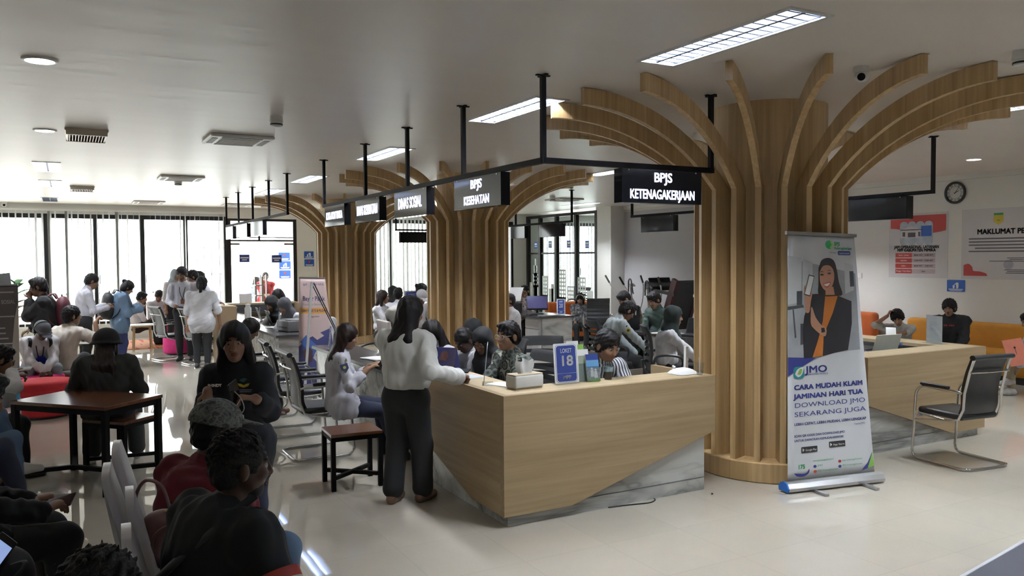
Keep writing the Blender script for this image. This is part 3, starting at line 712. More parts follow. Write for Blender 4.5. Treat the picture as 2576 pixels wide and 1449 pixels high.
desk('marble-fronted desk with dark top left of the pink banner', 2.63, 3.02, 11.63, 16.4)
desk('marble desk with dark top and white drawers before the orange armchair', 7.7, 8.4, 12.85, 16.2, 'R', drawers=((12.9, 13.4),), H=.74)
desk('dark-topped desk with white drawers where the woman in the black headscarf works', 7.25, 8.1, 7.2, 9.25, 'R', drawers=((8.62, 9.18),))

# ================================================================ SEATING
LEATHER = M('black_leather', (.016, .017, .019), .38, var=.2, scale=14, bump=.12)
MESHB = M('black_mesh_fabric', (.012, .012, .013), .75, var=.3, scale=40, bump=.3, bscale=260)
SATIN = M('white_satin', (.66, .66, .73), .38, var=.05, scale=9, bump=.35, bscale=14)
def arc(c, r, a0, a1, n, f): return [f(c, r, a0+(a1-a0)*k/n) for k in range(n+1)]
def chair_cantilever(lab, loc, rz, grp='black cantilever visitor chairs'):
    t = thing('cantilever_chair', lab, 'chair', (0, 0, 0), grp)
    def side(s):
        x = s*.265; p = [(x*.9, -.235, .66), (x, -.2, .675), (x, .12, .675)]
        for k in range(6): a = PI/2-PI/2*k/5; p.append((x, .12+.1*math.cos(a)+.0, .575+.1*math.sin(a)))
        p += [(x, .235, .3), (x, .25, .08)]
        for k in range(5): a = PI/2*k/4; p.append((x, .25-.06+.06*math.cos(a), .074-.06*math.sin(a)))
        p += [(x, -.2, .014), (x*.98, -.27, .014)]; return p
    a, b = side(1), side(-1)
    MB().tube(a+[(.2, -.3, .014), (-.2, -.3, .014)]+b[::-1], .0125, 10).obj('tube_frame', CHROME, t, smooth='auto')
    MB().tube([(-.265, .2, .40), (.265, .2, .40)], .011, 8).tube([(-.235, -.15, .41), (-.265, .21, .36)], .011, 8).tube([(.235, -.15, .41), (.265, .21, .36)], .011, 8).obj('cross_tube', CHROME, t, smooth='auto')
    for s in (-1, 1):
        MB().tube([(s*.225, .22, .42), (s*.232, -.1, .40), (s*.232, -.2, .43), (s*.225, -.24, .52), (s*.22, -.245, .66), (s*.215, -.29, .85), (s*.215, -.335, .97)], .0135, 10, flat=.8).obj('back_post', CHROME, t, smooth='auto')
        MB().rbox((s*.265-.022, -.13, .684), (s*.265+.022, .16, .712), .012).obj('arm_pad', LEATHER, t, smooth='auto')
    MB().tube([(-.22, -.305, .845), (0, -.325, .845), (.22, -.305, .845)], .013, 8, flat=.6).obj('back_rail', CHROME, t, smooth='auto')
    MB().rbox((-.22, -.22, .415), (.22, .245, .475), .03).obj('seat', LEATHER, t, smooth='auto')
    bk = MB(); path = [(-.2, .47), (-.225, .55), (-.228, .68), (-.262, .83), (-.31, .955)]
    vs = []; n = 9
    for (y, z) in smooth_pts(path, 4):
        vs.append((y, z))
    rows = len(vs); V = []
    for sgn in (0, 1):
        for y, z in vs:
            for k in range(n):
                u = -1+2*k/(n-1); V.append((u*.205, y-.02*(1-u*u)+(.028 if sgn else 0), z))
    Fs = []
    for r in range(rows-1):
        for k in range(n-1):
            q = (r*n+k, r*n+k+1, (r+1)*n+k+1, (r+1)*n+k); Fs.append(q); o = rows*n; Fs.append(tuple(o+i for i in q[::-1]))
    o = rows*n
    for r in range(rows-1): Fs += [(r*n, (r+1)*n, o+(r+1)*n, o+r*n), (r*n+n-1, o+r*n+n-1, o+(r+1)*n+n-1, (r+1)*n+n-1)]
    for k in range(n-1): Fs += [(k, o+k, o+k+1, k+1), ((rows-1)*n+k, (rows-1)*n+k+1, o+(rows-1)*n+k+1, o+(rows-1)*n+k)]
    bk.add(V, Fs); bk.obj('backrest', LEATHER, t, smooth='auto')
    MB().tube([(-.235, -.33, .975), (.235, -.33, .975)], .028, 12, flat=.8).obj('top_roll', LEATHER, t, smooth='auto')
    t.location = loc; t.rotation_euler = (0, 0, rz); return t
R_ = math.radians
cc = chair_cantilever('empty black cantilever chair with chrome frame standing before the right wooden counter', (6.94, 4.34, 0), R_(-8))
cc_data = ((2.08, 7.57, -90, 'black cantilever chair with chrome frame under the seated woman in white uniform'),
           (2.12, 8.62, -94, 'empty black cantilever chair with chrome frame left of the seated woman in white uniform'),
           (2.1, 9.75, -90, 'black cantilever chair mostly hidden beyond the empty one, in front of the pink banner'),
           (1.7, 16.1, -72, 'empty black cantilever chair standing alone at the edge of the red carpet'),
           (2.1, 15.2, -75, 'empty black cantilever chair beside the ponytailed person'))
for x, y, a, lab in cc_data: dup(cc, (x, y, 0), R_(a), lab)

def office_chair(lab, loc, rz, kind='mesh', grp='black office swivel chairs'):
    t = thing('office_chair', lab, 'chair', (0, 0, 0), grp)
    b = MB()
    for k in range(5):
        a = 2*PI*k/5+.3; b.bar((0, 0, .11), (.28*math.cos(a), .28*math.sin(a), .07), .045, .03)
    b.lathe((0, 0, 0), [(.03, .06), (.04, .12), (.03, .16)], 14); b.obj('star_base', CHROME if kind == 'ribbed' else BLACKP, t)
    for k in range(5):
        a = 2*PI*k/5+.3; c = Vector((.28*math.cos(a), .28*math.sin(a), .03)); MB().tube([c-Vector((math.sin(a), -math.cos(a), 0))*.022, c+Vector((math.sin(a), -math.cos(a), 0))*.022], .03, 12).obj('caster', BLACKP, t)
    MB().lathe((0, 0, 0), [(.026, .12), (.026, .3), (.018, .3), (.018, .43)], 14).obj('gas_column', CHROME if kind == 'ribbed' else BLACKP, t)
    MB().rbox((-.24, -.22, .43), (.24, .25, .5), .035).obj('seat', LEATHER if kind == 'ribbed' else MESHB, t, smooth='auto')
    n = 11; prof = smooth_pts([(-.215, .5), (-.245, .6), (-.235, .75), (-.25, .9), (-.3, 1.03)], 4); rows = len(prof); V = []; Fs = []
    for sgn in (0, 1):
        for r, (y, z) in enumerate(prof):
            w_ = .225*(1-.12*abs(r/(rows-1)-.4)) if kind == 'mesh' else .225
            for k in range(n):
                u = -1+2*k/(n-1); wob = (.010*abs(math.sin(r*PI/2.0)) if kind == 'ribbed' else 0)
                V.append((u*w_, y+.05*u*u+(.022+wob if sgn else -wob), z))
    o = rows*n
    for r in range(rows-1):
        for k in range(n-1):
            q = (r*n+k, r*n+k+1, (r+1)*n+k+1, (r+1)*n+k)
            if kind == 'mesh' and 3 < r < rows-3 and r % 2 == 0 and 1 <= k <= n-3: continue
            Fs.append(q); Fs.append(tuple(o+i for i in q[::-1]))
    for r in range(rows-1): Fs += [(r*n, (r+1)*n, o+(r+1)*n, o+r*n), (r*n+n-1, o+r*n+n-1, o+(r+1)*n+n-1, (r+1)*n+n-1)]
    for k in range(n-1): Fs += [(k, o+k, o+k+1, k+1), ((rows-1)*n+k, (rows-1)*n+k+1, o+(rows-1)*n+k+1, o+(rows-1)*n+k)]
    MB().add(V, Fs).obj('backrest', LEATHER if kind == 'ribbed' else MESHB, t, smooth=(kind != 'ribbed'))
    MB().bar((0, -.1, .43), (0, -.25, .46), .07, .02).bar((0, -.25, .45), (0, -.27, .62), .07, .025).obj('back_bracket', BLACKP, t)
    for s in (-1, 1):
        p = smooth_pts([(s*.2, -.16, .44), (s*.27, -.14, .47), (s*.285, -.17, .6), (s*.285, -.12, .69), (s*.285, .05, .7), (s*.285, .16, .66), (s*.285, .15, .55), (s*.27, .06, .46), (s*.2, .04, .44)], 5)
        MB().tube(p, .016 if kind == 'mesh' else .011, 8).obj('armrest', BLACKP if kind == 'mesh' else CHROME, t, smooth='auto')
    t.location = loc; t.rotation_euler = (0, 0, rz); return t
oc = office_chair('black mesh armchair on castors under the woman in the black headscarf at the right desk', (6.22, 7.5, 0), R_(-122))
for x, y, a, lab in ((6.2, 8.62, -105, 'black mesh office chair under the officer in pale uniform who bends over his writing'),
                     (4.2, 6.95, 150, 'empty black slatted office chair behind the LOKET 18 sign'),
                     (3.78, 5.5, 176, 'black office chair under the young man in the striped shirt'),
                     (3.42, 5.98, 95, 'black office chair under the man with glasses in the patterned shirt'),
                     (3.75, 7.1, 85, 'black office chair under the dark-skinned man bowing in a white shirt'),
                     (3.62, 10.1, 100, 'black mesh office chair right of the long black sticks'),
                     (6.9, 13.1, -88, 'black mesh office chair at the left end of the marble desk with white drawers'),
                     (4.75, 12.2, 170, 'black office chair with its dark back showing behind the tall standing woman'),
                     (12.0, 18.0, 100, 'dark office chair inside the partition corner by the white pier')):
    dup(oc, (x, y, 0), R_(a), lab)
office_chair('grey ribbed leather office chair with chrome arms right of the marble desk', (9.3, 13.3, 0), R_(-30), 'ribbed')

def satin_chair(lab, loc, rz, grp='banquet chairs in white satin covers'):
    t = thing('banquet_chair', lab, 'chair', (0, 0, 0), grp)
    b = MB(); rows = 10; n = 15; V = []; Fs = []
    for sgn in (0, 1):
        for r in range(rows):
            z = .44+.52*r/(rows-1); q = r/(rows-1); w_ = .215*(1-.22*q**2.5); y = -.2-.11*q
            for k in range(n):
                u = -1+2*k/(n-1); zz = z-(.06*u**4*q**6); V.append((u*w_, y+(.03 if sgn else -.03)*(1-.5*q**3)*math.sqrt(max(.02, 1-u**8)), zz+(.02*(1-u*u) if r == rows-1 else 0)))
    o = rows*n
    for r in range(rows-1):
        for k in range(n-1):
            q = (r*n+k, r*n+k+1, (r+1)*n+k+1, (r+1)*n+k); Fs.append(q); Fs.append(tuple(o+i for i in q[::-1]))
    for r in range(rows-1): Fs += [(r*n, (r+1)*n, o+(r+1)*n, o+r*n), (r*n+n-1, o+r*n+n-1, o+(r+1)*n+n-1, (r+1)*n+n-1)]
    for k in range(n-1): Fs += [(k, o+k, o+k+1, k+1), ((rows-1)*n+k, (rows-1)*n+k+1, o+(rows-1)*n+k+1, o+(rows-1)*n+k)]
    b.add(V, Fs); b.obj('back_cover', SATIN, t, smooth='auto')
    MB().rbox((-.22, -.24, .40), (.22, .22, .47), .03).obj('seat_cover', SATIN, t, smooth='auto')
    sk = MB(); rnd = random.Random(3); ring = []; 
    for (ax, ay), (bx, by) in (((-.215, -.235), (.215, -.235)), ((.215, -.235), (.215, .215)), ((.215, .215), (-.215, .215)), ((-.215, .215), (-.215, -.235))):
        for k in range(12): ring.append((ax+(bx-ax)*k/12, ay+(by-ay)*k/12))
    V = []; m = len(ring)
    for j in range(5):
        q = j/4
        for i, (x, y) in enumerate(ring):
            a = math.atan2(y, x); f = 1+.1*q+.03*q*math.sin(i*2.1); V.append((x*f, y*f, .43-.42*q))
    Fs = [(j*m+i, j*m+(i+1) % m, (j+1)*m+(i+1) % m, (j+1)*m+i) for j in range(4) for i in range(m)]
    sk.add(V, Fs); sk.obj('skirt', SATIN, t, smooth=True)
    t.location = loc; t.rotation_euler = (0, 0, rz); return t
sc0 = satin_chair('satin-covered banquet chair under the seated man in maroon', (.44, 3.78, 0), R_(-95))
for x, y, a, lab in ((.5, 4.23, -97, 'satin-covered banquet chair beyond the man in maroon, farthest of the pale row'),
                     (.5, 3.34, -93, 'satin-covered banquet chair between the two seated men, with the pink handbag'),
                     (.46, 2.86, -93, 'satin-covered banquet chair under the seated man in the black jacket'),
                     (-.95, 3.62, -64, 'satin-covered banquet chair under the dark jeans at the bottom left corner')):
    dup(sc0, (x, y, 0), R_(a), lab)

# stools and the brown table
def stool(lab, c, ang, w_=.50, d_=.33, H=.455, diag=True):
    t = thing('stool', lab, 'stool', (0, 0, 0), 'brown timber stools')
    MB().box((-w_/2, -d_/2, H-.025), (w_/2, d_/2, H)).obj('seat', DARKW, t, bevel=.003)
    for sx in (-1, 1):
        for sy in (-1, 1): MB().box((sx*(w_/2-.018)-.018, sy*(d_/2-.018)-.018, 0), (sx*(w_/2-.018)+.018, sy*(d_/2-.018)+.018, H-.026)).obj('leg', STEEL, t)
    mb = MB(); a, b = w_/2-.036, d_/2-.036
    for x in (-1, 1): mb.box((x*(w_/2-.018)-.014, -b, H-.06), (x*(w_/2-.018)+.014, b, H-.027))
    for y in (-1, 1): mb.box((-a, y*(d_/2-.018)-.014, H-.06), (a, y*(d_/2-.018)+.014, H-.027))
    mb.obj('apron_frame', STEEL, t)
    MB().bar((-a, -b, .1), (a, b, .1), .03).obj('cross_brace', STEEL, t); MB().bar((-a, b, .099), (a, -b, .099), .03).obj('cross_brace', STEEL, t)
    t.location = (c[0], c[1], 0); t.rotation_euler = (0, 0, ang); return t
stool('empty brown timber stool with black steel legs beside the standing woman', (2.02, 6.39), math.atan2(-.03, .36)+.02, .42, .36)
ta = math.atan2(-.68, .627)
s2 = stool('brown timber stool with black steel legs under the woman in the dark hat', (.40, 7.93), ta, .46, .42)
t = thing('table', 'brown varnished timber table with a black steel frame at the left', 'table', (0, 0, 0))
tw, td, TH = .98, .62, .71
MB().box((-tw/2, -td/2, TH-.028), (tw/2, td/2, TH)).obj('tabletop', DARKW, t, bevel=.003)
for sx in (-1, 1):
    for sy in (-1, 1): MB().box((sx*.4625-.022, sy*.28-.022, 0), (sx*.4625+.022, sy*.28+.022, TH-.03)).obj('leg', STEEL, t)
mb = MB()
for s in (-1, 1): mb.box((-.44, s*.28-.016, TH-.075), (.44, s*.28+.016, TH-.03)).box((s*.4625-.016, -.258, TH-.075), (s*.4625+.016, .258, TH-.03))
mb.obj('apron_frame', STEEL, t)
for a, b in (((-.44, -.27), (-.16, .0)), ((-.44, .27), (-.16, 0)), ((.44, -.27), (.16, 0)), ((.44, .27), (.16, 0)), ((-.16, 0), (.16, 0))):
    MB().bar((a[0], a[1], .12), (b[0], b[1], .12), .035).obj('stretcher', STEEL, t)
t.location = (.13, 7.52, 0); t.rotation_euler = (0, 0, ta)

def pouf(lab, c, r, h, mat, name='pouf'):
    t = thing(name, lab, 'pouf', (c[0], c[1], 0), 'round upholstered poufs')
    MB().lathe((c[0], c[1], 0), [(r*.93, .03), (r*.99, .05), (r, .1), (r, h*.75), (r*.985, h*.8)], 36).obj('body', mat, t, smooth='auto')
    MB().lathe((c[0], c[1], 0), [(r*.985, h*.79), (r*1.0, h*.83), (r*.99, h*.93), (r*.93, h*.985), (r*.7, h), (0.001, h)], 36, False).obj('cushion_top', mat, t, smooth=True)
    MB().lathe((c[0], c[1], 0), [(r*.85, 0), (r*.85, .035)], 24).obj('plinth', BLACKP, t)
REDV = M('red_velvet', (.52, .022, .03), .85, var=.1, scale=14); PINK = M('pink_velvet', (.62, .035, .20), .85, var=.1, scale=14); BROWNV = M('brown_leatherette', (.06, .035, .022), .55, var=.15, scale=10)
p = atz(108, 1012, .2); pouf('red round pouf behind the brown table', (-.27, 11.05), .33, .43, REDV)
pouf('brown round pouf under the man in the plain white tee', (.03, 12.3), .43, .42, BROWNV)
pouf('magenta round pouf under the man with cap and headphones', (-.38, 12.0), .36, .40, PINK)
pouf('pink round pouf under the seated man in the white uniform shirt by the window', (2.02, 19.1), .3, .42, PINK)
pouf('pink round pouf in front of the standing man with the lanyard', (1.85, 16.95), .24, .4, PINK)
SAND = wood('pale_timber', (.30, .19, .09), (.46, .31, .16), 2)
def round_table(lab, px, py, d, z, r):
    p = atd(px, py, d); t = thing('side_table', lab, 'table', (p.x, p.y, 0), 'round white side tables')
    MB().lathe((p.x, p.y, 0), [(r-.006, z-.025), (r, z-.02), (r, z-.005), (r-.006, z)], 36).obj('tabletop', WHITE, t, smooth='auto')
    for k in range(4):
        a = PI/4+PI/2*k; MB().bar((p.x+(r-.06)*math.cos(a), p.y+(r-.06)*math.sin(a), z-.026), (p.x+(r-.03)*math.cos(a), p.y+(r-.03)*math.sin(a), 0), .03).obj('leg', SAND, t)
    MB().bar((p.x-r*.5, p.y-r*.5, z-.05), (p.x+r*.5, p.y+r*.5, z-.05), .03).bar((p.x-r*.5, p.y+r*.5, z-.05), (p.x+r*.5, p.y-r*.5, z-.05), .03).obj('cross_bar', SAND, t)
round_table('round white side table with pale wooden legs on the red carpet', 357, 815, 16.6, .52, .27)
round_table('round white side table with pale wooden legs behind the man in the white tee', 222, 852, 13.0, .55, .3)
RUG = blotch('striped_rug', [(.45, .03, .02), (.52, .20, .08), (.45, .03, .02), (.55, .25, .1)], (2.2, .15, 1))
tag(MB().box((.7, 18.3, 0), (3.0, 20.3, .012)).obj('rug', RUG), 'red and orange striped carpet in front of the window band', 'rug')

# sofas along the right wall
ORANGE = M('orange_velvet', (.52, .13, .02), .8, var=.08, scale=8); MUSTARD = M('mustard_velvet', (.50, .215, .02), .8, var=.08, scale=8); RUST = M('rust_velvet', (.44, .10, .02), .8, var=.08, scale=8)
def sofa(lab, x0, x1, y0, y1, mat, arms=(0, 0), H=.84, back='X'):
    t = thing('sofa', lab, 'sofa', ((x0+x1)/2, (y0+y1)/2, 0), 'upholstered wall sofas')
    if back == 'X': MB().rbox((x1-.2, y0, .1), (x1, y1, H), .06).obj('backrest', mat, t, smooth='auto'); MB().rbox((x0, y0, .1), (x1-.2, y1, .44), .05).obj('seat', mat, t, smooth='auto')
    else: MB().rbox((x0, y1-.2, .1), (x1, y1, H), .06).obj('backrest', mat, t, smooth='auto'); MB().rbox((x0, y0, .1), (x1, y1-.2, .44), .05).obj('seat', mat, t, smooth='auto')
    MB().box((x0+.05, y0+.05, 0), (x1-.03, y1-.05, .1)).obj('plinth', BLACKP, t)
    for k, on in enumerate(arms):
        if on: a, b = ((y0-.14, y0) if k == 0 else (y1, y1+.14)); MB().rbox((x0+.05, a, .1), (x1, b, .68), .05).obj('armrest', mat, t, smooth='auto')
    return t
sofa('long mustard sofa along the right wall under the posters', 11.7, 12.5, 5.6, 8.62, MUSTARD, H=.80)
sofa('rust-orange sofa along the right wall, left end, behind the roll-up banner', 11.7, 12.5, 9.25, 10.9, RUST, H=.84)
t = thing('armchair', 'orange armchair under the woman by the glazed partition', 'armchair', (10.0, 15.2, 0))
ax, ay = 9.95, 15.05
MB().rbox((ax-.55, ay+.25, .1), (ax+.6, ay+.5, .84), .08).obj('backrest', ORANGE, t, smooth='auto'); MB().rbox((ax-.42, ay-.35, .1), (ax+.47, ay+.25, .42), .05).obj('seat', ORANGE, t, smooth='auto')
for s in (0, 1): MB().rbox((ax-.56+s*1.02, ay-.35, .1), (ax-.42+s*1.02, ay+.25, .62), .05).obj('armrest', ORANGE, t, smooth='auto')
MB().box((ax-.5, ay-.3, 0), (ax+.5, ay+.4, .1)).obj('plinth', BLACKP, t)
# grey upholstered bench seen right of the ribbed chair
t = thing('bench_sofa', 'low grey upholstered block seat right of the ribbed office chair', 'sofa', (10.1, 13.4, 0)); MB().rbox((9.75, 13.2, .06), (10.75, 13.9, .62), .06).obj('body', M('grey_weave', (.30, .30, .30), .85, var=.2, scale=20), t, smooth='auto'); MB().box((9.8, 13.25, 0), (10.7, 13.85, .06)).obj('plinth', BLACKP, t)
t = thing('desk', 'dark grey table corner with a pale edge at the bottom right of the view', 'table', (3.4, 1.1, 0))
a, b = atz(2420, 1455, .75), atz(2600, 1352, .75); dv = (b-a).normalized(); nv = Vector((dv.y, -dv.x, 0)); 
MB().prism([a-dv*.3, b+dv*.6, b+dv*.6+nv*.7, a-dv*.3+nv*.7], (0, 0, -.03)).obj('tabletop', M('slate_laminate', (.105, .11, .14), .4), t)
MB().bar(a-dv*.3-nv*.006+Vector((0, 0, -.014)), b+dv*.6-nv*.006+Vector((0, 0, -.014)), .012, .034).obj('edge_band', M('pale_edge', (.62, .64, .70), .3), t)
for q in (a-dv*.2+nv*.1, b+dv*.5+nv*.1, a-dv*.2+nv*.6, b+dv*.5+nv*.6): MB().bar((q.x, q.y, 0), (q.x, q.y, .72), .04).obj('leg', STEEL, t)
# ================================================================ PEOPLE: implicit-surface figures
class Sdf:
    def __init__(s, lo, hi, vox):
        s.lo = np.array(lo, np.float32); s.vox = vox
        s.n = np.maximum(4, np.ceil((np.array(hi)-np.array(lo))/vox).astype(int)+1)
        s.F = np.full(s.n, .25, np.float32)
        s.ax = [s.lo[i]+vox*np.arange(s.n[i], dtype=np.float32) for i in range(3)]
    def _sl(s, lo, hi):
        a = np.clip(np.floor((lo-s.lo)/s.vox).astype(int), 0, s.n); b = np.clip(np.ceil((hi-s.lo)/s.vox).astype(int)+1, 0, s.n)
        return tuple(slice(int(i), int(j)) for i, j in zip(a, b))
    def dist(s, sl, a, b, ra, rb, flats):
        X = s.ax[0][sl[0]][:, None, None]; Y = s.ax[1][sl[1]][None, :, None]; Z = s.ax[2][sl[2]][None, None, :]
        d = b-a; L = float(d@d)
        px, py, pz = X-a[0], Y-a[1], Z-a[2]
        if L > 1e-10:
            t = np.clip((px*d[0]+py*d[1]+pz*d[2])/L, 0, 1); vx, vy, vz = px-t*d[0], py-t*d[1], pz-t*d[2]; r = ra+(rb-ra)*t
        else: vx, vy, vz = px, py, pz; r = ra
        q = vx*vx+vy*vy+vz*vz
        for n, k in flats: q = q+(k*k-1)*(vx*n[0]+vy*n[1]+vz*n[2])**2
        return np.sqrt(np.maximum(q, 0))-r
    def add(s, a, b, ra, rb=None, k=.02, flats=(), op='u'):
        a = np.array(a, np.float64); b = np.array(b, np.float64); rb = ra if rb is None else rb
        R = max(ra, rb)+k+2.5*s.vox
        sl = s._sl(np.minimum(a, b)-R, np.maximum(a, b)+R)
        if any(q.stop <= q.start for q in sl): return s
        fl = [(np.array(n, np.float64), kk) for n, kk in flats]
        d = s.dist(sl, a, b, ra, rb, fl).astype(np.float32); F = s.F[sl]
        if op == 'u':
            if k > 1e-6: h = np.maximum(k-np.abs(F-d), 0)/k; s.F[sl] = np.minimum(F, d)-h*h*k*.25
            else: s.F[sl] = np.minimum(F, d)
        else:
            if k > 1e-6: h = np.maximum(k-np.abs(F+d), 0)/k; s.F[sl] = np.maximum(F, -d)+h*h*k*.25
            else: s.F[sl] = np.maximum(F, -d)
        return s
    def ell(s, c, radii, axes, k=.02, op='u'):
        R = max(radii); return s.add(c, c, R, R, k, [(axes[i], R/radii[i]) for i in range(3) if R/radii[i] > 1.001], op)
    def cut(s, p, n):           # drop everything on the +n side of the plane through p
        p = np.array(p); n = np.array(n, float); n /= np.linalg.norm(n)
        d = ((s.ax[0]-p[0])*n[0])[:, None, None]+((s.ax[1]-p[1])*n[1])[None, :, None]+((s.ax[2]-p[2])*n[2])[None, None, :]
        s.F = np.maximum(s.F, d.astype(np.float32)); return s
    def wobble(s, amp, freq, seed=0, stretch=(1, 1, 1)):
        r = np.random.RandomState(seed); N = np.zeros(s.n, np.float32)
        for k in range(5):
            f = r.normal(size=3)*np.array(stretch); f = f/np.linalg.norm(f)*freq*(.6+.9*r.rand()); ph = r.rand()*6.28
            N += np.sin((s.ax[0]*f[0])[:, None, None]+(s.ax[1]*f[1])[None, :, None]+(s.ax[2]*f[2])[None, None, :]+ph)
        s.F = s.F+N*(amp/3); return s
    def mesh(s):
        F = s.F; F[0], F[-1] = .1, .1; F[:, 0], F[:, -1] = .1, .1; F[:, :, 0], F[:, :, -1] = .1, .1
        I = F < 0; nx, ny, nz = F.shape
        cnt = np.zeros((nx-1, ny-1, nz-1), np.uint8)
        cs = [(i, j, k) for i in (0, 1) for j in (0, 1) for k in (0, 1)]
        for i, j, k in cs: cnt += I[i:nx-1+i, j:ny-1+j, k:nz-1+k]
        act = np.argwhere((cnt > 0) & (cnt < 8))
        if not len(act): return np.zeros((0, 3)), np.zeros((0, 4), int)
        idx = np.full((nx-1, ny-1, nz-1), -1, np.int32); idx[tuple(act.T)] = np.arange(len(act))
        acc = np.zeros((len(act), 3)); c = np.zeros(len(act))
        for a in cs:
            for ax in range(3):
                if a[ax]: continue
                b = list(a); b[ax] = 1
                f0 = F[tuple((act+a).T)]; f1 = F[tuple((act+b).T)]; m = (f0 < 0) != (f1 < 0)
                t = np.where(m, f0/np.where(m, f0-f1, 1), 0)
                p = np.array(a, float)+np.zeros((len(act), 3)); p[:, ax] = t
                acc += p*m[:, None]; c += m
        V = s.lo+(act+acc/c[:, None])*s.vox
        Q = []
        for ax in range(3):
            u, v = (ax+1) % 3, (ax+2) % 3
            sl0 = [slice(None)]*3; sl1 = [slice(None)]*3; sl0[ax] = slice(0, -1); sl1[ax] = slice(1, None)
            e = np.argwhere(I[tuple(sl0)] != I[tuple(sl1)])
            ok = (e[:, u] > 0) & (e[:, v] > 0) & (e[:, u] < F.shape[u]-1) & (e[:, v] < F.shape[v]-1); e = e[ok]
            ins = I[tuple(e.T)]
            def g(du, dv):
                q = e.copy(); q[:, u] -= du; q[:, v] -= dv; return idx[tuple(q.T)]
            a_, b_, c_, d_ = g(0, 0), g(1, 0), g(1, 1), g(0, 1)
            q = np.stack([a_, b_, c_, d_], 1); q[~ins] = q[~ins][:, ::-1]; Q.append(q)
        return V, np.concatenate(Q)
def mk(name, V, Q, mats, parent, paint=None, smooth=True):
    off = np.zeros(3); q = parent
    while q is not None: off += np.array(q.location); q = q.parent
    me = bpy.data.meshes.new(name); n = len(V); f = len(Q)
    me.vertices.add(n); me.vertices.foreach_set('co', (V-off).astype(np.float32).reshape(-1))
    me.loops.add(f*4); me.loops.foreach_set('vertex_index', Q.astype(np.int32).reshape(-1))
    me.polygons.add(f); me.polygons.foreach_set('loop_start', np.arange(0, f*4, 4, dtype=np.int32))
    for m in (mats if hasattr(mats, '__len__') else [mats]): me.materials.append(m)
    if paint is not None:
        c = V[Q].mean(1); mi = np.zeros(f, np.int32)
        for k, ctr, rad, A in paint:
            d = (c-ctr)@np.array(A).T/np.array(rad); mi[(d*d).sum(1) < 1] = k
        me.polygons.foreach_set('material_index', mi)
    me.polygons.foreach_set('use_smooth', np.full(f, smooth)); me.update(calc_edges=True); me.validate()
    o = bpy.data.objects.new(name, me); COL.objects.link(o); o.parent = parent; return o

UPV = np.array([0, 0, 1.0])
def nrm(v): v = np.array(v, float); return v/max(1e-9, np.linalg.norm(v))
def rotv(v, ax, a):
    v = np.array(v, float); ax = nrm(ax); return v*math.cos(a)+np.cross(ax, v)*math.sin(a)+ax*(ax@v)*(1-math.cos(a))
def ik(a, tgt, l1, l2, hint):
    a = np.array(a, float); tgt = np.array(tgt, float); v = tgt-a; L = np.linalg.norm(v); L2 = min(max(L, abs(l1-l2)+.02), (l1+l2)*.995)
    e = v/max(L, 1e-6); tgt = a+e*L2
    ca = (l1*l1+L2*L2-l2*l2)/(2*l1*L2); h = np.array(hint, float); h = h-e*(h@e); h = nrm(h)
    return a+e*(l1*ca)+h*(l1*math.sqrt(max(0, 1-ca*ca))), tgt
SKINS = {'tan': (.30, .165, .10), 'brown': (.19, .095, .055), 'dark': (.075, .036, .022), 'fair': (.42, .25, .165), 'mid': (.24, .125, .075)}
def skin_mat(k): return M('skin_'+k, SKINS[k], .5, var=.06, scale=9, bump=.05)
def lip_mat(k): return M('lips_'+k, tuple(a*b for a, b in zip(SKINS[k], (.85, .55, .55))), .45)
EYEW = M('eye_white', (.36, .34, .32), .25, var=.02); EYED = M('eye_dark', (.012, .008, .006), .15)
HAIRB = M('black_hair', (.008, .006, .006), .55, spec=.25, var=.3, scale=30, bump=.35, bscale=(120, 120, 14))
HAIRN = M('dark_brown_hair', (.018, .009, .007), .5, spec=.3, var=.3, scale=30, bump=.35, bscale=(120, 120, 14))
CURLY = M('curly_black_hair', (.009, .008, .008), .8, var=.4, scale=60, bump=.8, bscale=110)
def cloth(name, col, rough=.85, bump=.15): return M('cloth_'+name, col, rough, var=.08, scale=5, bump=bump, bscale=22)
C_WHITE = cloth('white_cotton', (.66, .66, .70)); C_CREAM = cloth('white_satin_blouse', (.70, .71, .69), .5); C_UNI = cloth('uniform_white', (.56, .56, .63)); C_BLACK = cloth('black_cotton', (.012, .012, .014)); C_NAVY = cloth('navy_cotton', (.016, .02, .045))
C_CHAR = cloth('charcoal_cotton', (.026, .027, .026)); C_JEANS = cloth('blue_denim', (.07, .12, .2)); C_DENIM = cloth('light_denim', (.13, .2, .3)); C_GJEANS = cloth('grey_denim', (.22, .26, .29)); C_MAROON = cloth('maroon_knit', (.13, .012, .02)); C_RED = cloth('red_polo', (.38, .015, .03))
C_PALE = cloth('pale_grey_uniform', (.42, .48, .50)); C_GREEN = cloth('green_uniform', (.065, .10, .085)); C_TEE = cloth('offwhite_tee', (.62, .57, .51)); C_DBLUE = cloth('deep_blue_cotton', (.02, .028, .10)); C_KHAKI = cloth('khaki_cotton', (.27, .23, .15)); C_GREYH = cloth('grey_headscarf', (.085, .085, .10)); C_CREAMH = cloth('cream_headscarf', (.52, .50, .46))
C_DJEAN = cloth('black_denim', (.014, .015, .017)); C_GREYW = cloth('grey_white_shirt', (.50, .50, .47))
STRIPED = stripes('striped_shirt', (.04, .045, .06), (.66, .67, .70), 14, 0, .5)
BATIK = blotch('grey_batik', [(.02, .024, .022), (.075, .09, .08), (.13, .15, .13), (.02, .025, .02), (.3, .3, .26)], 16, vor=True)
FLORAL = blotch('pink_floral', [(.05, .03, .03), (.50, .42, .40), (.55, .48, .46), (.16, .10, .10), (.5, .43, .42)], 13)
MONO = blotch('mono_batik', [(.02, .02, .02), (.10, .10, .11), (.03, .03, .03), (.32, .32, .33), (.05, .05, .05)], 24)
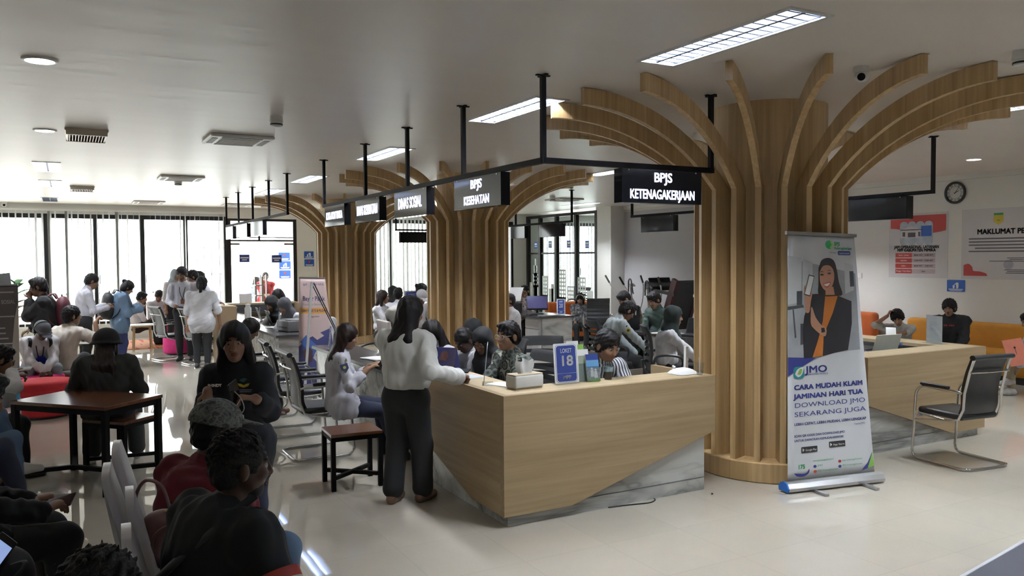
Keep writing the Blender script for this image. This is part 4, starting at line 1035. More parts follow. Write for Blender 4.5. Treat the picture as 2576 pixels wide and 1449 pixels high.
CAMOC = blotch('cap_camouflage', [(.03, .035, .035), (.10, .11, .105), (.17, .18, .165), (.06, .065, .06), (.12, .13, .12)], 26)
CAMOG = blotch('green_camouflage', [(.02, .03, .018), (.07, .085, .05), (.13, .11, .07), (.03, .035, .02), (.1, .1, .07)], 14)
SH_BLACK = M('black_shoe_leather', (.012, .011, .011), .35, var=.15); SH_WHITE = M('white_sneaker', (.55, .54, .52), .55); SH_BROWN = M('brown_shoe_leather', (.10, .05, .028), .45); SH_TAN = M('tan_flat_shoe', (.15, .085, .055), .5)

def person(label, hp, d, face, sit=True, lean=.10, s=1.0, sex='m', head=(0, 0, 0), aL=None, aR=None, fL=None, fR=None, skin='tan', hair='short', hairmat=None,
           top=C_WHITE, sleeve=.55, loose=0, bot=C_BLACK, shoe=SH_BLACK, vox=.011, tuck=True, seat=None, belly=0, side=0, feet=True, extra=None, wide=0, collar=None, hemdrop=.12, beard=False, eyes=True, bend=.0, legs=True, fem_bust=True, jacket=None, halfw=1.0, hairout=0):
    """A seated or standing figure. hp: pixel of the head centre, d: its forward distance, face: heading in degrees (0 = away from the camera, 90 = to its right)."""
    if hasattr(hp, 'x'): Hc = np.array(hp)
    else: Hc = np.array(atd(hp[0], hp[1], d))
    az = math.atan2(Hc[0], Hc[1]); yaw = az+math.radians(face)
    f = np.array([math.sin(yaw), math.cos(yaw), 0]); r = np.array([math.cos(yaw), -math.sin(yaw), 0])
    # head frame
    hy, hpit, hrol = [math.radians(q) for q in head]
    hf = rotv(f, UPV, -hy); hr = rotv(r, UPV, -hy); hf = rotv(hf, hr, -hpit); hu = np.cross(hr, hf); hr = rotv(hr, hf, hrol); hu = np.cross(hr, hf)
    hs = s*(1.0 if sex == 'm' else .97)
    hb = Hc-hu*.085*hs-hf*.018*hs                                   # skull base
    T = nrm(UPV-f*0+f*math.tan(lean)+r*math.tan(side))               # torso axis up (leaning forward is +f)
    N = hb-nrm(hu*.45+T*.55)*.075*s-hf*.012*s                        # neck base
    P = N-T*.50*s                                                    # pelvis
    if bend: P = P-f*bend
    def spine(q):                                                    # slightly rounded back
        m = P+(N-P)*q; return m-f*(.045*s*math.sin(PI*q)*(1.0 if sit else .35)*(1 if lean > .05 else .6))
    T2 = nrm(N-spine(.75)); fw = nrm(np.cross(T, r)*-1) if False else nrm(np.cross(r, T)*-1)
    fw = f-T*(f@T); fw = nrm(fw)
    sw = (.168 if sex == 'm' else .150)*s*halfw; hw = .088*s
    shc = N-T*.055*s
    SL, SR = shc-r*sw, shc+r*sw; HL, HR = P-r*hw, P+r*hw
    # legs
    th, ca = .40*s, .40*s
    kn, an = {}, {}
    for nm, Hh, sg, ft in (('L', HL, -1, fL), ('R', HR, 1, fR)):
        if sit: dflt = P+f*.42*s+r*sg*.10*s; dflt[2] = .085; hint = UPV*1.0+f*.9+r*sg*.12
        else: dflt = P+r*sg*.085*s-f*.02; dflt[2] = .085; hint = f
        if ft is not None: tg = P+f*ft[0]+r*ft[1]; tg[2] = ft[2] if len(ft) > 2 else .085
        else: tg = dflt
        if not sit: L = np.linalg.norm(tg-Hh); th_ = ca_ = L*.503
        else: th_, ca_ = th, max(ca, 0)
        kn[nm], an[nm] = ik(Hh, tg, th_, ca_, hint)
    # arms
    ua, fa = .275*s, .235*s
    el, wr, hd = {}, {}, {}
    for nm, Sh, sg, ar in (('L', SL, -1, aL), ('R', SR, 1, aR)):
        if ar is None: ar = dict(t=(.02, .05, -.50))
        o = ar.get('t'); tg = np.array(ar['w']) if 'w' in ar else Sh+f*o[0]*s+r*sg*o[1]*s+UPV*o[2]*s
        h_ = ar.get('hint', (-.55, .55, -.6)); hint = f*h_[0]+r*sg*h_[1]+UPV*h_[2]
        el[nm], wr[nm] = ik(Sh, tg, ua, fa, hint)
        fd = nrm(wr[nm]-el[nm]); hdv = ar.get('hd'); 
        if hdv is not None: fd = nrm(f*hdv[0]+r*sg*hdv[1]+UPV*hdv[2])
        hd[nm] = (fd, ar.get('curl', .6), ar.get('palm', (0, 0, -1)))
    root = thing('person', label, 'person', (float(P[0]), float(P[1]), 0))
    pts = [Hc, P, HL, HR, SL, SR]+[q[k] for q in (kn, an, el, wr) for k in 'LR']
    foot = {k: nrm(f+r*(.12 if k == 'R' else -.12)) for k in 'LR'}
    pts += [an[k]+foot[k]*.17 for k in 'LR']+[wr[k]+hd[k][0]*.19 for k in 'LR']
    lo = np.min(pts, 0)-.17; hi = np.max(pts, 0)+.17; lo[2] = max(lo[2], -.03)
    X = np.array([r, fw, T]); HX = np.array([hr, hf, hu])
    # ---------- body
    def torso(B, g=0.0, k=.045, neck=True, hips=True):
        W = 1.0 if sex == 'm' else .95
        if hips:
            gh = g*.55+(.018 if g > .001 else 0); B.add(HL, HR, .088*s+gh, .088*s+gh, k); B.ell(P+T*.05*s, (.158*s*(1.04 if sex == 'f' else 1)+gh, .108*s+gh, .12*s+g), X, k)
        B.ell(spine(.36)+fw*.01*s+fw*belly*.5, ((.135*W+.4*belly)*s+g, (.098+belly)*s+g, .14*s+g), X, k)
        B.ell(spine(.68), (.150*W*s*halfw+g, .108*s+g, .16*s+g), X, k)
        if sex == 'f' and fem_bust:
            for sg in (-1, 1): B.ell(spine(.66)+fw*.075*s+r*sg*.065*s, (.06*s+g, .055*s+g, .06*s+g), X, .03)
        B.add(SL+T*.0-fw*.01*s, SR-fw*.01*s, .052*s+g, .052*s+g, k, [(fw, 1.0)])
        if neck: B.add(N-T*.03*s, hb+hu*.01*s, (.054 if sex == 'm' else .046)*s, (.050 if sex == 'm' else .042)*s, .03)
    def arm(B, nm, g=0.0, upto=1.0, k=.02, flare=0):
        B.add({'L': SL, 'R': SR}[nm], el[nm], .047*s+g, .037*s+g, k)
        if upto > .5: e = el[nm]+(wr[nm]-el[nm])*min(1, (upto-.5)*2); B.add(el[nm], e, .037*s+g, (.037-.010*(upto-.5)*2)*s+g+flare, k)
    def leg(B, nm, g=0.0, k=.025, w2=0, to=1.0):
        B.add({'L': HL, 'R': HR}[nm], kn[nm], .084*s+g, .056*s+g+w2*.5, k); B.add(kn[nm], kn[nm]+(an[nm]-kn[nm])*to, .054*s+g+w2*.5, .036*s+g+w2, k)
    def hand(B, nm):
        fd, curl, pn = hd[nm]; w0 = wr[nm]; sg = -1 if nm == 'L' else 1
        pd = nrm(f*pn[0]+r*sg*pn[1]+UPV*pn[2]); pd = nrm(pd-fd*(pd@fd)); sd = np.cross(fd, pd)*(-sg)    # sd: towards the thumb side
        if sd@(-r*sg) < 0 and abs(pd[2]) > .5: sd = -sd
        rf = max(.0085*s, vox*.78)
        B.add(w0-fd*.01, w0+fd*.075*s, .024*s, .033*s, .012, [(pd, 1.9)])
        for k, (off, ln) in enumerate(((.028, .068), (.010, .078), (-.009, .072), (-.027, .055))):
            a = w0+fd*.078*s+sd*off*s; d1 = nrm(rotv(fd, np.cross(fd, pd), curl*.7)); b = a+d1*ln*.5*s; d2 = nrm(rotv(fd, np.cross(fd, pd), curl*1.7)); c_ = b+d2*ln*.42*s
            B.add(a-fd*.01, b, rf*1.05, rf, .004); B.add(b, c_, rf, rf*.85, .003)
        a = w0+fd*.022*s+sd*.022*s; b = a+nrm(fd*.6+sd*.8+pd*.3)*.036*s; c_ = b+nrm(fd*.9+sd*.25+pd*.45)*.034*s
        B.add(a, b, rf*1.25, rf*1.1, .008); B.add(b, c_, rf*1.1, rf*.9, .004)
    B = Sdf(lo, hi, vox); torso(B)
    for nm in 'LR':
        arm(B, nm); hand(B, nm)
        if legs:
            leg(B, nm); B.add(an[nm]-foot[nm]*.03*s-UPV*.035, an[nm]+foot[nm]*.12*s-UPV*.052, .034*s, .028*s, .02)
    h = lambda a, b, c: Hc+hr*a*hs+hf*b*hs+hu*c*hs
    def headshape(B, g=0.0, k=.02):
        B.ell(h(0, -.012, .030), (.075*hs+g, .093*hs+g, .088*hs+g), HX, k); B.ell(h(0, .032, -.028), (.060*hs+g, .060*hs+g, .085*hs+g), HX, k)
        B.ell(h(0, .060, -.088), (.034*hs+g, .026*hs+g, .026*hs+g), HX, .025)
    headshape(B)
    B.ell(h(0, .076, .026), (.050*hs, .017*hs, .012*hs), HX, .015)                # brow
    B.add(h(0, .092, .012), h(0, .106, -.022), .009*hs, .013*hs, .010); B.ell(h(0, .098, -.027), (.020*hs, .014*hs, .010*hs), HX, .008)   # nose
    for sg in (-1, 1):
        B.ell(h(sg*.036, .068, -.022), (.026*hs, .022*hs, .022*hs), HX, .02)
        if hair != 'hijab': B.ell(h(sg*.079, -.006, -.008), (.011*hs, .020*hs, .032*hs), HX, .006)
        B.ell(h(sg*.031, .098, .008), (.016*hs, .012*hs, .010*hs), HX, .008, op='d')
    B.ell(h(0, .092, -.056), (.024*hs, .010*hs, .006*hs), HX, .006); B.ell(h(0, .089, -.068), (.021*hs, .011*hs, .007*hs), HX, .006)
    V, Q = B.mesh()
    pn = [(1, h(0, .095, -.062), (.026*hs, .03*hs, .0125*hs), HX)]
    if beard: pn += [(2, h(0, .07, -.09), (.062*hs, .06*hs, .036*hs), HX), (2, h(0, .1, -.047), (.03*hs, .02*hs, .007*hs), HX), (1, h(0, .105, -.063), (.022*hs, .025*hs, .009*hs), HX)]
    for sg in (-1, 1): pn += [(2, h(sg*.034, .092, .030), (.021*hs, .03*hs, .0045*hs+vox*.2), HX)]
    mk('body', V, Q, [skin_mat(skin), lip_mat(skin), HAIRB], root, pn)
    if eyes:
        for sg in (-1, 1):
            e = MB(); e.mi(0).ell(h(sg*.031, .0775, .007), (.0115*hs,)*3, 10, 8); e.mi(1).ell(h(sg*.031, .0835, .006), (.0066*hs,)*3, 8, 6)
            e.obj('eye', [EYEW, EYED], root, smooth=True)
    # ---------- trousers
    if legs and bot is not None:
        Bt = Sdf(lo, hi, max(vox, .009)); g = .014
        Bt.add(HL, HR, .09*s+g, .09*s+g, .04); Bt.ell(P+T*.045*s, (.160*s*(1.04 if sex == 'f' else 1)+g, .112*s+g, .12*s+g), X, .04)
        for nm in 'LR': leg(Bt, nm, g, .03, wide, .93)
        Bt.wobble(.006, 38, int(d*37)+1, (1, 1, .6)); Bt.cut(P+T*.13*s, (T-f*1.3 if sit else T))
        V, Q = Bt.mesh(); mk('trousers' if wide < .05 else 'skirt_trousers', V, Q, bot, root)
        if feet and shoe is not None:
            for nm in 'LR':
                a = an[nm]; fo = foot[nm]
                if a[2] > .3: continue
                Bs = Sdf(np.minimum(a-.15, a+fo*.22-.09), np.maximum(a+.15, a+fo*.22+.09), max(.007, vox*.8)); z0 = a[2]-.085
                bb = lambda p, z: np.array([p[0], p[1], z])
                Bs.add(bb(a-fo*.035*s, z0+.035), bb(a+fo*.05*s, z0+.04), .040*s, .041*s, .02); Bs.add(bb(a+fo*.05*s, z0+.033), bb(a+fo*.145*s, z0+.026), .041*s, .032*s, .03)
                if shoe is not SH_TAN: Bs.add(bb(a-fo*.01, z0+.05), bb(a, z0+.085), .045*s, .043*s, .02)
                Bs.cut(bb(a, z0+.002), -UPV); V, Q = Bs.mesh(); mk('shoe', V, Q, shoe, root)
    # ---------- upper garment
    shirt_o = None
    if top is not None:
        Bu = Sdf(lo, hi, max(vox*.95, .008)); g = .016+loose
        torso(Bu, g, .05, neck=False, hips=(not tuck))
        if tuck: Bu.ell(P+T*.14*s, (.140*s+g, .105*s+g, .09*s+g), X, .05)
        Bu.add(N-T*.045*s, N+(hb-N)*.3, .074*s, .064*s, .03)
        for nm in 'LR':
            if sleeve > 0: arm(Bu, nm, .014+loose*.8, sleeve, .025, flare=.006)
        if not tuck:
            if hemdrop > .05:
                for nm, Hh in (('L', HL), ('R', HR)): Bu.add(Hh, Hh+(kn[nm]-Hh)*(hemdrop/.4), .103*s+g*.5, .102*s+g*.5, .05)
        Bu.wobble(.0085, 32, int(d*91)+3, (1, 1, .55)); Bu.wobble(.0060, 88, int(d*17)+5, (1, 1, .45))
        for nm in 'LR':
            if sleeve <= .5 and sleeve > 0:
                e = {'L': SL, 'R': SR}[nm]+(el[nm]-{'L': SL, 'R': SR}[nm])*sleeve*2
        if tuck: Bu.cut(P+T*.09*s, -T)
        V, Q = Bu.mesh(); shirt_o = mk('shirt' if jacket is None else jacket, V, Q, top, root)
    if collar is not None:
        cb = MB(); ring = [N+(hb-N)*.18+(r*math.cos(a)*.070+fw*math.sin(a)*.066)*s-T*(.018*max(0, math.sin(a))) for a in [2*PI*k/20 for k in range(20)]]
        cb.tube([Vector(p) for p in ring], .013, 6, close=True, flat=1.5); cb.obj('collar', collar, shirt_o or root, smooth=True)
    # ---------- hair and head coverings
    hm = hairmat or HAIRB; hv = max(.006, vox*.75)
    hl = np.minimum(Hc-.24, Hc-.24); hh = Hc+.2
    if hair in ('long', 'ponytail', 'hijab', 'longfront'): hl = np.minimum(hl, np.minimum(N, P)-.2); hl[2] = (N-T*.42)[2]; hh = np.maximum(hh, N+.26)
    if hair and hair != 'bald':
        Bh = Sdf(hl, hh, hv)
        if hair in ('short', 'curly', 'fringe', 'cropped', 'crown'):
            g = {'short': .013, 'curly': .022, 'fringe': .024, 'cropped': .007, 'crown': .02}[hair]
            Bh.ell(h(0, -.014, .034), (.075*hs+g, .093*hs+g, .088*hs+g), HX, .01); Bh.ell(h(0, -.05, -.02), (.066*hs+g, .05*hs+g, .06*hs+g), HX, .03)
            if hair in ('fringe', 'short'): Bh.ell(h(0, .045, .095), (.058*hs, .045*hs, .028*hs), HX, .03)
            Bh.ell(h(0, .105, -.035), (.078*hs, .085*hs, .085*hs), HX, .012, op='d'); Bh.cut(h(0, -.02, -.062), -hu*.9+hf*.45)
            if hair != 'cropped':
                for sg in (-1, 1): Bh.ell(h(sg*.085, .004, -.012), (.02*hs, .024*hs, .034*hs), HX, .006, op='d')
            Bh.wobble(.006 if hair != 'curly' else .012, 170 if hair != 'curly' else 210, int(d*53))
        elif hair in ('long', 'ponytail', 'bun', 'longfront'):
            g = .018
            Bh.ell(h(0, -.014, .034), (.075*hs+g, .093*hs+g, .088*hs+g), HX, .01); Bh.ell(h(0, -.05, -.03), (.068*hs+g, .052*hs+g, .07*hs+g), HX, .03)
            bk = lambda q, x=0: (N-f*(.09*s+hairout)-T*q+r*x)
            if hair in ('long', 'longfront'):
                for x in (-.045, 0, .045):
                    Bh.add(h(x*.9, -.07, -.04), bk(.06, x*1.3)+T*.02, .042*hs, .040*s, .03, [(f, 1.5)]); Bh.add(bk(.05, x*1.3), bk(.33, x*.9), .042*s, .022*s, .03, [(f, 1.5)])
                for sg in (-1, 1): Bh.add(h(sg*.075, -.02, .01), h(sg*.085, -.03, -.14), .030*hs, .028*hs, .03)
                if hair == 'longfront':
                    for sg in (-1, 1): Bh.add(h(sg*.085, -.015, -.12), N+r*sg*.115*s+f*.06*s-T*.16*s, .03*hs, .022*s, .03)
            elif hair == 'ponytail':
                Bh.add(h(0, -.11, .0), h(0, -.125, -.06), .032*hs, .034*hs, .02); Bh.add(h(0, -.125, -.06), h(0, -.10, -.20), .034*hs, .018*hs, .02)
            else: Bh.ell(h(0, -.115, .075), (.04*hs,)*3, HX, .015)
            Bh.ell(h(0, .112, -.045), (.066*hs, .085*hs, .098*hs), HX, .012, op='d')
            Bh.cut(h(0, .0, -.4), -hu); Bh.wobble(.004, 120, int(d*53), (1.6, 1.6, .25))
        elif hair == 'hijab':
            g = .020
            Bh.ell(h(0, -.012, .032), (.076*hs+g, .095*hs+g, .09*hs+g), HX, .02); Bh.add(h(0, -.01, -.02), N+T*.02, .082*hs, .095*s, .04)
            Bh.ell(h(0, .03, -.06), (.072*hs, .068*hs, .08*hs), HX, .03)
            Bh.add(N-T*.02*s, N-T*.09*s+f*.03, .10*s, .13*s, .06, [(f, 1.15)])
            for sg in (-1, 1): Bh.add(N+r*sg*.05*s, N+r*sg*.13*s-T*.07*s, .07*s, .05*s, .05)
            Bh.add(N+f*.05, N+f*.105-T*.16*s, .075*s, .045*s, .05, [(f, 1.8)])
            Bh.ell(h(0, .105, -.030), (.058*hs, .075*hs, .078*hs), HX, .010, op='d'); Bh.wobble(.006, 60, int(d*53)); Bh.cut(N-T*.22*s, -T)
        V, Q = Bh.mesh(); mk('headscarf' if hair == 'hijab' else 'hair', V, Q, hm, root)
    info = dict(root=root, top=shirt_o or root, h=h, HX=HX, hr=hr, hf=hf, hu=hu, N=N, P=P, T=T, f=f, r=r, fw=fw, el=el, wr=wr, hd=hd, s=s, hs=hs, SL=SL, SR=SR, kn=kn, an=an, hv=hv, spine=spine)
    if extra: extra(info)
    print('PERSON', label[:38], 'pelvis %.2f' % P[2], 'head %.2f' % Hc[2], 'xy %.2f %.2f' % (P[0], P[1]))
    return info
def cap(i, mat, name='cap', brim=True, back=False):
    h, HX, hs = i['h'], i['HX'], i['hs']; Hc = h(0, 0, 0)
    B = Sdf(Hc-.25, Hc+.25, i['hv']); B.ell(h(0, -.012, .04), (.098*hs, .116*hs, .098*hs), HX, .01); B.cut(h(0, 0, .020), -i['hu']-i['hf']*.12); 
    if brim: B.add(h(-.03, .09, .045), h(.03, .09, .045), .058*hs, None, .01, [(i['hu'], 9)]); B.add(h(-.02, .15, .035), h(.02, .15, .035), .05*hs, None, .02, [(i['hu'], 9)])
    V, Q = B.mesh(); o = mk(name, V, Q, mat, i['root'])
    return o
def glasses(i, mat=None):
    h = i['h']; mb = MB()
    for sg in (-1, 1):
        mb.tube([Vector(h(sg*.032+.023*math.cos(a), .103-.004*abs(math.cos(a)), .004+.018*math.sin(a))) for a in [2*PI*k/16 for k in range(16)]], .0018, 5, close=True)
        mb.tube([Vector(h(sg*.055, .098, .01)), Vector(h(sg*.077, .06, .012)), Vector(h(sg*.082, -.01, .008))], .0018, 5)
    mb.tube([Vector(h(-.01, .104, .01)), Vector(h(0, .107, .013)), Vector(h(.01, .104, .01))], .0018, 5)
    mb.obj('glasses', mat or M('spectacle_frame', (.03, .03, .03), .3, .5), i['root'], smooth=True)
def patch(i, side, q, size, mats, up=0):
    """a small shield sewn on the upper sleeve, shown on the side the arm turns outwards"""
    a = i['SL'] if side == 'L' else i['SR']; e = i['el'][side]; p = a+(e-a)*q; ax = nrm(e-a); v = np.array(EYEV)-p; v -= ax*(v@ax); v = nrm(v); p = p+v*(.062*i['s'])
    uu = np.cross(-ax, v); return Plane2(Vector(p), Vector(nrm(np.cross(-ax, v))) , Vector(-ax))
def phone(label, p, u, v, grp=None, mat=BLACKG, w_=.072, l_=.15, lit=None):
    p = Vector(p); u = Vector(u).normalized(); v = (Vector(v)-u*Vector(v).dot(u)).normalized(); n = u.cross(v)
    M4 = Matrix(((u.x, v.x, n.x, p.x), (u.y, v.y, n.y, p.y), (u.z, v.z, n.z, p.z), (0, 0, 0, 1)))
    t = thing('phone', label, 'phone', p, grp); MB().rbox((-w_/2, -l_/2, -.004), (w_/2, l_/2, .004), .004, M4).obj('casing', mat, t, smooth='auto')
    MB().box((-w_/2+.004, -l_/2+.008, .0041), (w_/2-.004, l_/2-.008, .0046), M4).obj('screen', lit or BLACKG, t); return t
SCREEN = M('lit_phone_screen', (.30, .42, .75), .3, emit=.45, var=.2, scale=30)
# ---------------------------------------------------------------- the people
def V3(p): return np.array(p)
DK = lambda sp=.02, f_=.36, u=-.33: dict(t=(f_, -sp, u), hint=(-.3, .7, -.7))
PH = dict(t=(.30, -.12, -.26), hint=(-.3, .6, -.8), hd=(.75, -.45, .35), curl=1.0)
LAP = dict(t=(.26, -.06, -.42), hint=(-.5, .5, -.5))
DOWN_ = dict(t=(.0, .07, -.50), hint=(-.7, .4, 0))
def W(px, py, d): return tuple(atd(px, py, d))
def necktag(lab): pass
def pair_phone(i, lab, q=.06, side='R', mat=BLACKG, lit=None):
    p = i['wr'][side]+i['hd'][side][0]*.10; n = nrm(i['h'](0, 0, 0)-p); phone(lab, p+n*.012, np.cross(nrm(i['f']*.6+UPV*.6), n), nrm(i['f']*.7+UPV*.7), 'phones held in hand', mat, lit=lit)
# ---- at and behind the nearest counters
i = person('standing woman in a white satin blouse and black trousers with her hand on the counter', (1033, 788), 6.13, 30, sit=False, lean=.02, sex='f', s=1.0, vox=.0075, hair='long', top=C_CREAM, sleeve=1.0, loose=.016, shoe=SH_TAN, head=(12, 10, 0), collar=C_CREAM, halfw=1.12, belly=.02, wide=.03,
    aR=dict(w=W(1150, 948, 6.0), hint=(-.4, .6, -.9), hd=(.75, .35, -.05), curl=1.2), aL=dict(t=(.26, -.05, -.40)), fL=(-.06, -.09), fR=(.05, .10))
MB().tube([Vector(i['wr']['R']-i['hd']['R'][0]*.01+rotv(i['hu'], i['hd']['R'][0], a)*.030) for a in [2*PI*k/14 for k in range(14)]], .0022, 5, close=True).obj('bracelet', M('red_thread', (.4, .05, .05), .6), i['root'])
i = person('long-haired seated woman in a white uniform shirt with sleeve badge, looking at her phone', (872, 848), 7.4, 84, lean=.03, sex='f', s=.96, vox=.0085, hair='long', hairmat=HAIRN, top=C_UNI, sleeve=.78, bot=C_NAVY, tuck=False, hemdrop=.10, head=(0, 14, 0), collar=C_UNI, halfw=1.08, belly=.02,
    aR=dict(w=W(925, 928, 7.25), hint=(-.4, .4, -.8), hd=(.9, -.2, .35), curl=.9), aL=dict(w=W(930, 920, 7.45), hint=(-.4, .5, -.8), hd=(.9, -.2, .35), curl=.9), fL=(.42, -.08), fR=(.50, .16))
phone('black phone held by the seated woman in the white uniform shirt', W(962, 915, 7.3), (-.45, .75, .2), (.8, .3, .55), 'phones held in hand')
q = patch(i, 'R', .34, 1, None); mb = MB(); q.poly(mb, [(-.034, .03), (.034, .03), (.034, -.02), (0, -.055), (-.034, -.02)], .004, .004); mb.obj('sleeve_badge', M('badge_navy', (.02, .035, .09), .6), i['top'])
mb = MB(); q.disc(mb, 0, -.005, .014, h=.006); mb.obj('badge_emblem', M('badge_gold', (.5, .42, .1), .6), i['top'])
mb = MB(); q.poly(mb, [(-.04, .045), (-.02, .06), (.02, .06), (.04, .045), (.04, .07), (.02, .085), (-.02, .085), (-.04, .07)], .004, .004); mb.obj('badge_arc', M('badge_olive', (.2, .17, .03), .6), i['top'])
def badge(i, side, q_=.3):
    q = patch(i, side, q_, 1, None); mb = MB(); q.poly(mb, [(-.034, .03), (.034, .03), (.034, -.02), (0, -.05), (-.034, -.02)], .004, .004); mb.obj('sleeve_badge', M('badge_gold', (.5, .42, .1), .6), i['top'])
    mb = MB(); q.disc(mb, 0, -.002, .018, h=.006); mb.obj('badge_emblem', M('badge_dark', (.03, .04, .03), .6), i['top'])
    mb = MB(); q.rect(mb, -.035, .045, .035, .06, .004, .004); mb.obj('badge_arc', M('badge_dark', (.03, .04, .03), .6), i['top'])
i = person('long-haired woman in white uniform bowing behind the counter, right of the standing woman', (1086, 838), 7.7, -128, sex='f', s=.97, vox=.009, hair='longfront', top=C_UNI, sleeve=.6, head=(0, 26, 0), lean=.12, aL=LAP, aR=PH, collar=C_UNI); badge(i, 'L')
person('woman in a cream headscarf, mostly hidden behind the standing woman', (994, 800), 9.2, -105, sex='f', s=.96, hair='hijab', hairmat=C_CREAMH, top=C_UNI, sleeve=1, head=(0, 30, 0), lean=.1, aL=DK(), aR=DK())
i = person('dark-skinned man with cropped hair in a white shirt bowing over his phone behind the counter', (1168, 856), 7.75, -130, s=.98, vox=.009, skin='dark', hair='cropped', top=C_WHITE, sleeve=.55, head=(0, 38, 0), lean=.22, aL=LAP, aR=LAP, collar=C_WHITE)
person('woman in a black headscarf behind the dark-skinned man, only the top of her head showing', (1190, 832), 8.4, -140, sex='f', s=.96, hair='hijab', hairmat=C_BLACK, top=C_UNI, sleeve=1, head=(0, 20, 0), lean=.1, aL=LAP, aR=LAP)
i = person('woman in a black headscarf and glasses beside the man in the batik shirt', (1214, 858), 7.4, -145, sex='f', s=.98, vox=.009, hair='hijab', hairmat=C_BLACK, top=C_UNI, sleeve=.7, head=(0, 24, 0), lean=.10, aL=LAP, aR=LAP); glasses(i); badge(i, 'L', .25)
i = person('man with round glasses in a grey-green batik shirt looking left behind the counter', (1278, 846), 6.75, -125, s=1.0, vox=.0075, skin='tan', hair='short', top=BATIK, sleeve=.55, loose=.006, head=(-8, 2, 0), lean=.06, aL=DK(.05), aR=DK(.1), collar=BATIK); glasses(i, ALU)
i = person('young man in a striped shirt looking down, right of the LOKET 18 sign', (1527, 870), 6.35, 152, s=1.0, vox=.0075, skin='mid', hair='short', hairmat=HAIRB, top=STRIPED, sleeve=.6, loose=.008, head=(-14, 22, 0), lean=.26, aL=DK(.02), aR=DK(.02), collar=STRIPED, fL=(.22, -.1), fR=(.2, .12))
# ---- inside the island on the right
i = person('seated woman in a black headscarf and white shirt typing, next to the nearest tree column', (1694, 797), 9.6, 84, sex='f', s=1.0, vox=.0095, hair='hijab', hairmat=cloth('dark_green_headscarf', (.012, .02, .018)), top=C_WHITE, sleeve=.85, bot=C_BLACK, head=(0, 6, 0), lean=.08, aL=DK(.0, .4), aR=DK(0, .4), halfw=1.1, belly=.02, wide=.03)
i = person('officer in a pale grey uniform bending over his writing on the right desk', (1578, 782), 10.6, 66, s=1.02, vox=.0095, skin='mid', hair='short', top=C_PALE, sleeve=1, head=(0, 40, 0), lean=.38, aL=DK(0, .3, -.4), aR=DK(-.02, .38, -.36), bot=C_BLACK, collar=C_PALE); badge(i, 'R')
i = person('young man in a green uniform with a green sleeve badge, looking down before the treadmill', (1645, 755), 11.9, -142, s=1.02, vox=.010, skin='tan', hair='short', top=C_GREEN, sleeve=.6, head=(4, 28, 0), lean=.05, aL=LAP, aR=LAP, bot=C_GREEN, collar=C_GREEN)
q = patch(i, 'L', .22, 1, None); mb = MB(); q.poly(mb, [(-.045, .05), (.045, .05), (.05, -.02), (0, -.06), (-.05, -.02)], .006, .005); mb.obj('sleeve_badge', M('badge_lime', (.32, .45, .04), .6), i['top'])
i = person('man in green camouflage bowing his head before the exercise machines', (1570, 752), 13.2, -120, s=1.02, vox=.011, skin='mid', hair='short', top=CAMOG, sleeve=.6, head=(0, 38, 0), lean=.2, aL=LAP, aR=LAP)
i2 = thing('document_case', 'black case printed with white letters beside the officer in pale grey', 'bag', atd(1592, 790, 12.0)); p = atd(1592, 800, 12.0); mb = MB().rbox((p.x-.1, p.y-.05, .76), (p.x+.1, p.y+.05, 1.12), .02); mb.obj('body', C_BLACK, i2)
text('lettering', 'PI', (p.x-.02, p.y-.053, 1.02), (1, -.15, 0), (0, 0, 1), .11, PAPER, i2, thick=.004)
MB().box((p.x-.2, p.y-.25, .0), (p.x+.2, p.y+.3, .755)).obj('stand', C_BLACK, i2)
i = person('woman with a headband in a dark patterned top sitting in the orange armchair', (1459, 752), 16.4, 176, sex='f', s=.9, skin='mid', hair='long', top=MONO, sleeve=.6, bot=C_BLACK, head=(6, 24, 0), lean=.0, aL=LAP, aR=LAP); MB().tube([Vector(i['h'](.09*math.cos(a), .0+.035, .035+.09*math.sin(a))) for a in [PI*k/10 for k in range(11)]], .008, 6).obj('headband', PAPER, i['root'])
phone('red phone held by the woman in the orange armchair', W(1452, 772, 16.75), (1, 0, 0), (0, .4, .9), 'phones held in hand', RED)
i = person('older man in a black cap and pink floral shirt with his hand at his chin', (1320, 733), 16.9, -158, s=1.04, skin='mid', hair='cropped', top=FLORAL, sleeve=1, loose=.012, head=(0, 8, 0), aR=dict(w=W(1313, 741, 17.35), hint=(0, .8, -.9), hd=(.0, .2, .9), curl=1.6), aL=DK(.1)); glasses(i)
B = Sdf(i['h'](0, 0, 0)-.25, i['h'](0, 0, 0)+.25, .009); B.add(i['h'](0, -.01, .05), i['h'](0, -.01, .115), .088, .083, .005, [(i['hr'], 1.15)]); B.cut(i['h'](0, 0, .118), i['hu']); B.cut(i['h'](0, 0, .045), -i['hu']); V, Q = B.mesh(); mk('cap', V, Q, C_BLACK, i['root'])
person('person in white mostly hidden by the second tree column, near the floral shirt', (1280, 757), 13.9, -110, s=1.0, hair='short', top=C_WHITE, sleeve=1, aL=DK(), aR=DK())
person('woman with brown hair in white turning towards the camera, between two tree columns', (963, 748), 14.2, 118, sex='f', s=1.0, skin='fair', hair='long', hairmat=HAIRN, top=C_WHITE, sleeve=1, head=(-30, 0, 0), lean=-.02, aL=DK(), aR=DK(.1))
person('black-haired person in white seen from behind, above a dark chair back between columns', (1002, 741), 14.8, 18, s=1.0, hair='short', top=C_WHITE, sleeve=.5, aL=LAP, aR=LAP)
person('woman in a black headscarf seen from behind, by the blind between the columns', (988, 735), 16.0, 10, sex='f', s=1.0, hair='hijab', hairmat=C_BLACK, top=C_BLACK, sleeve=1, aL=LAP, aR=LAP)
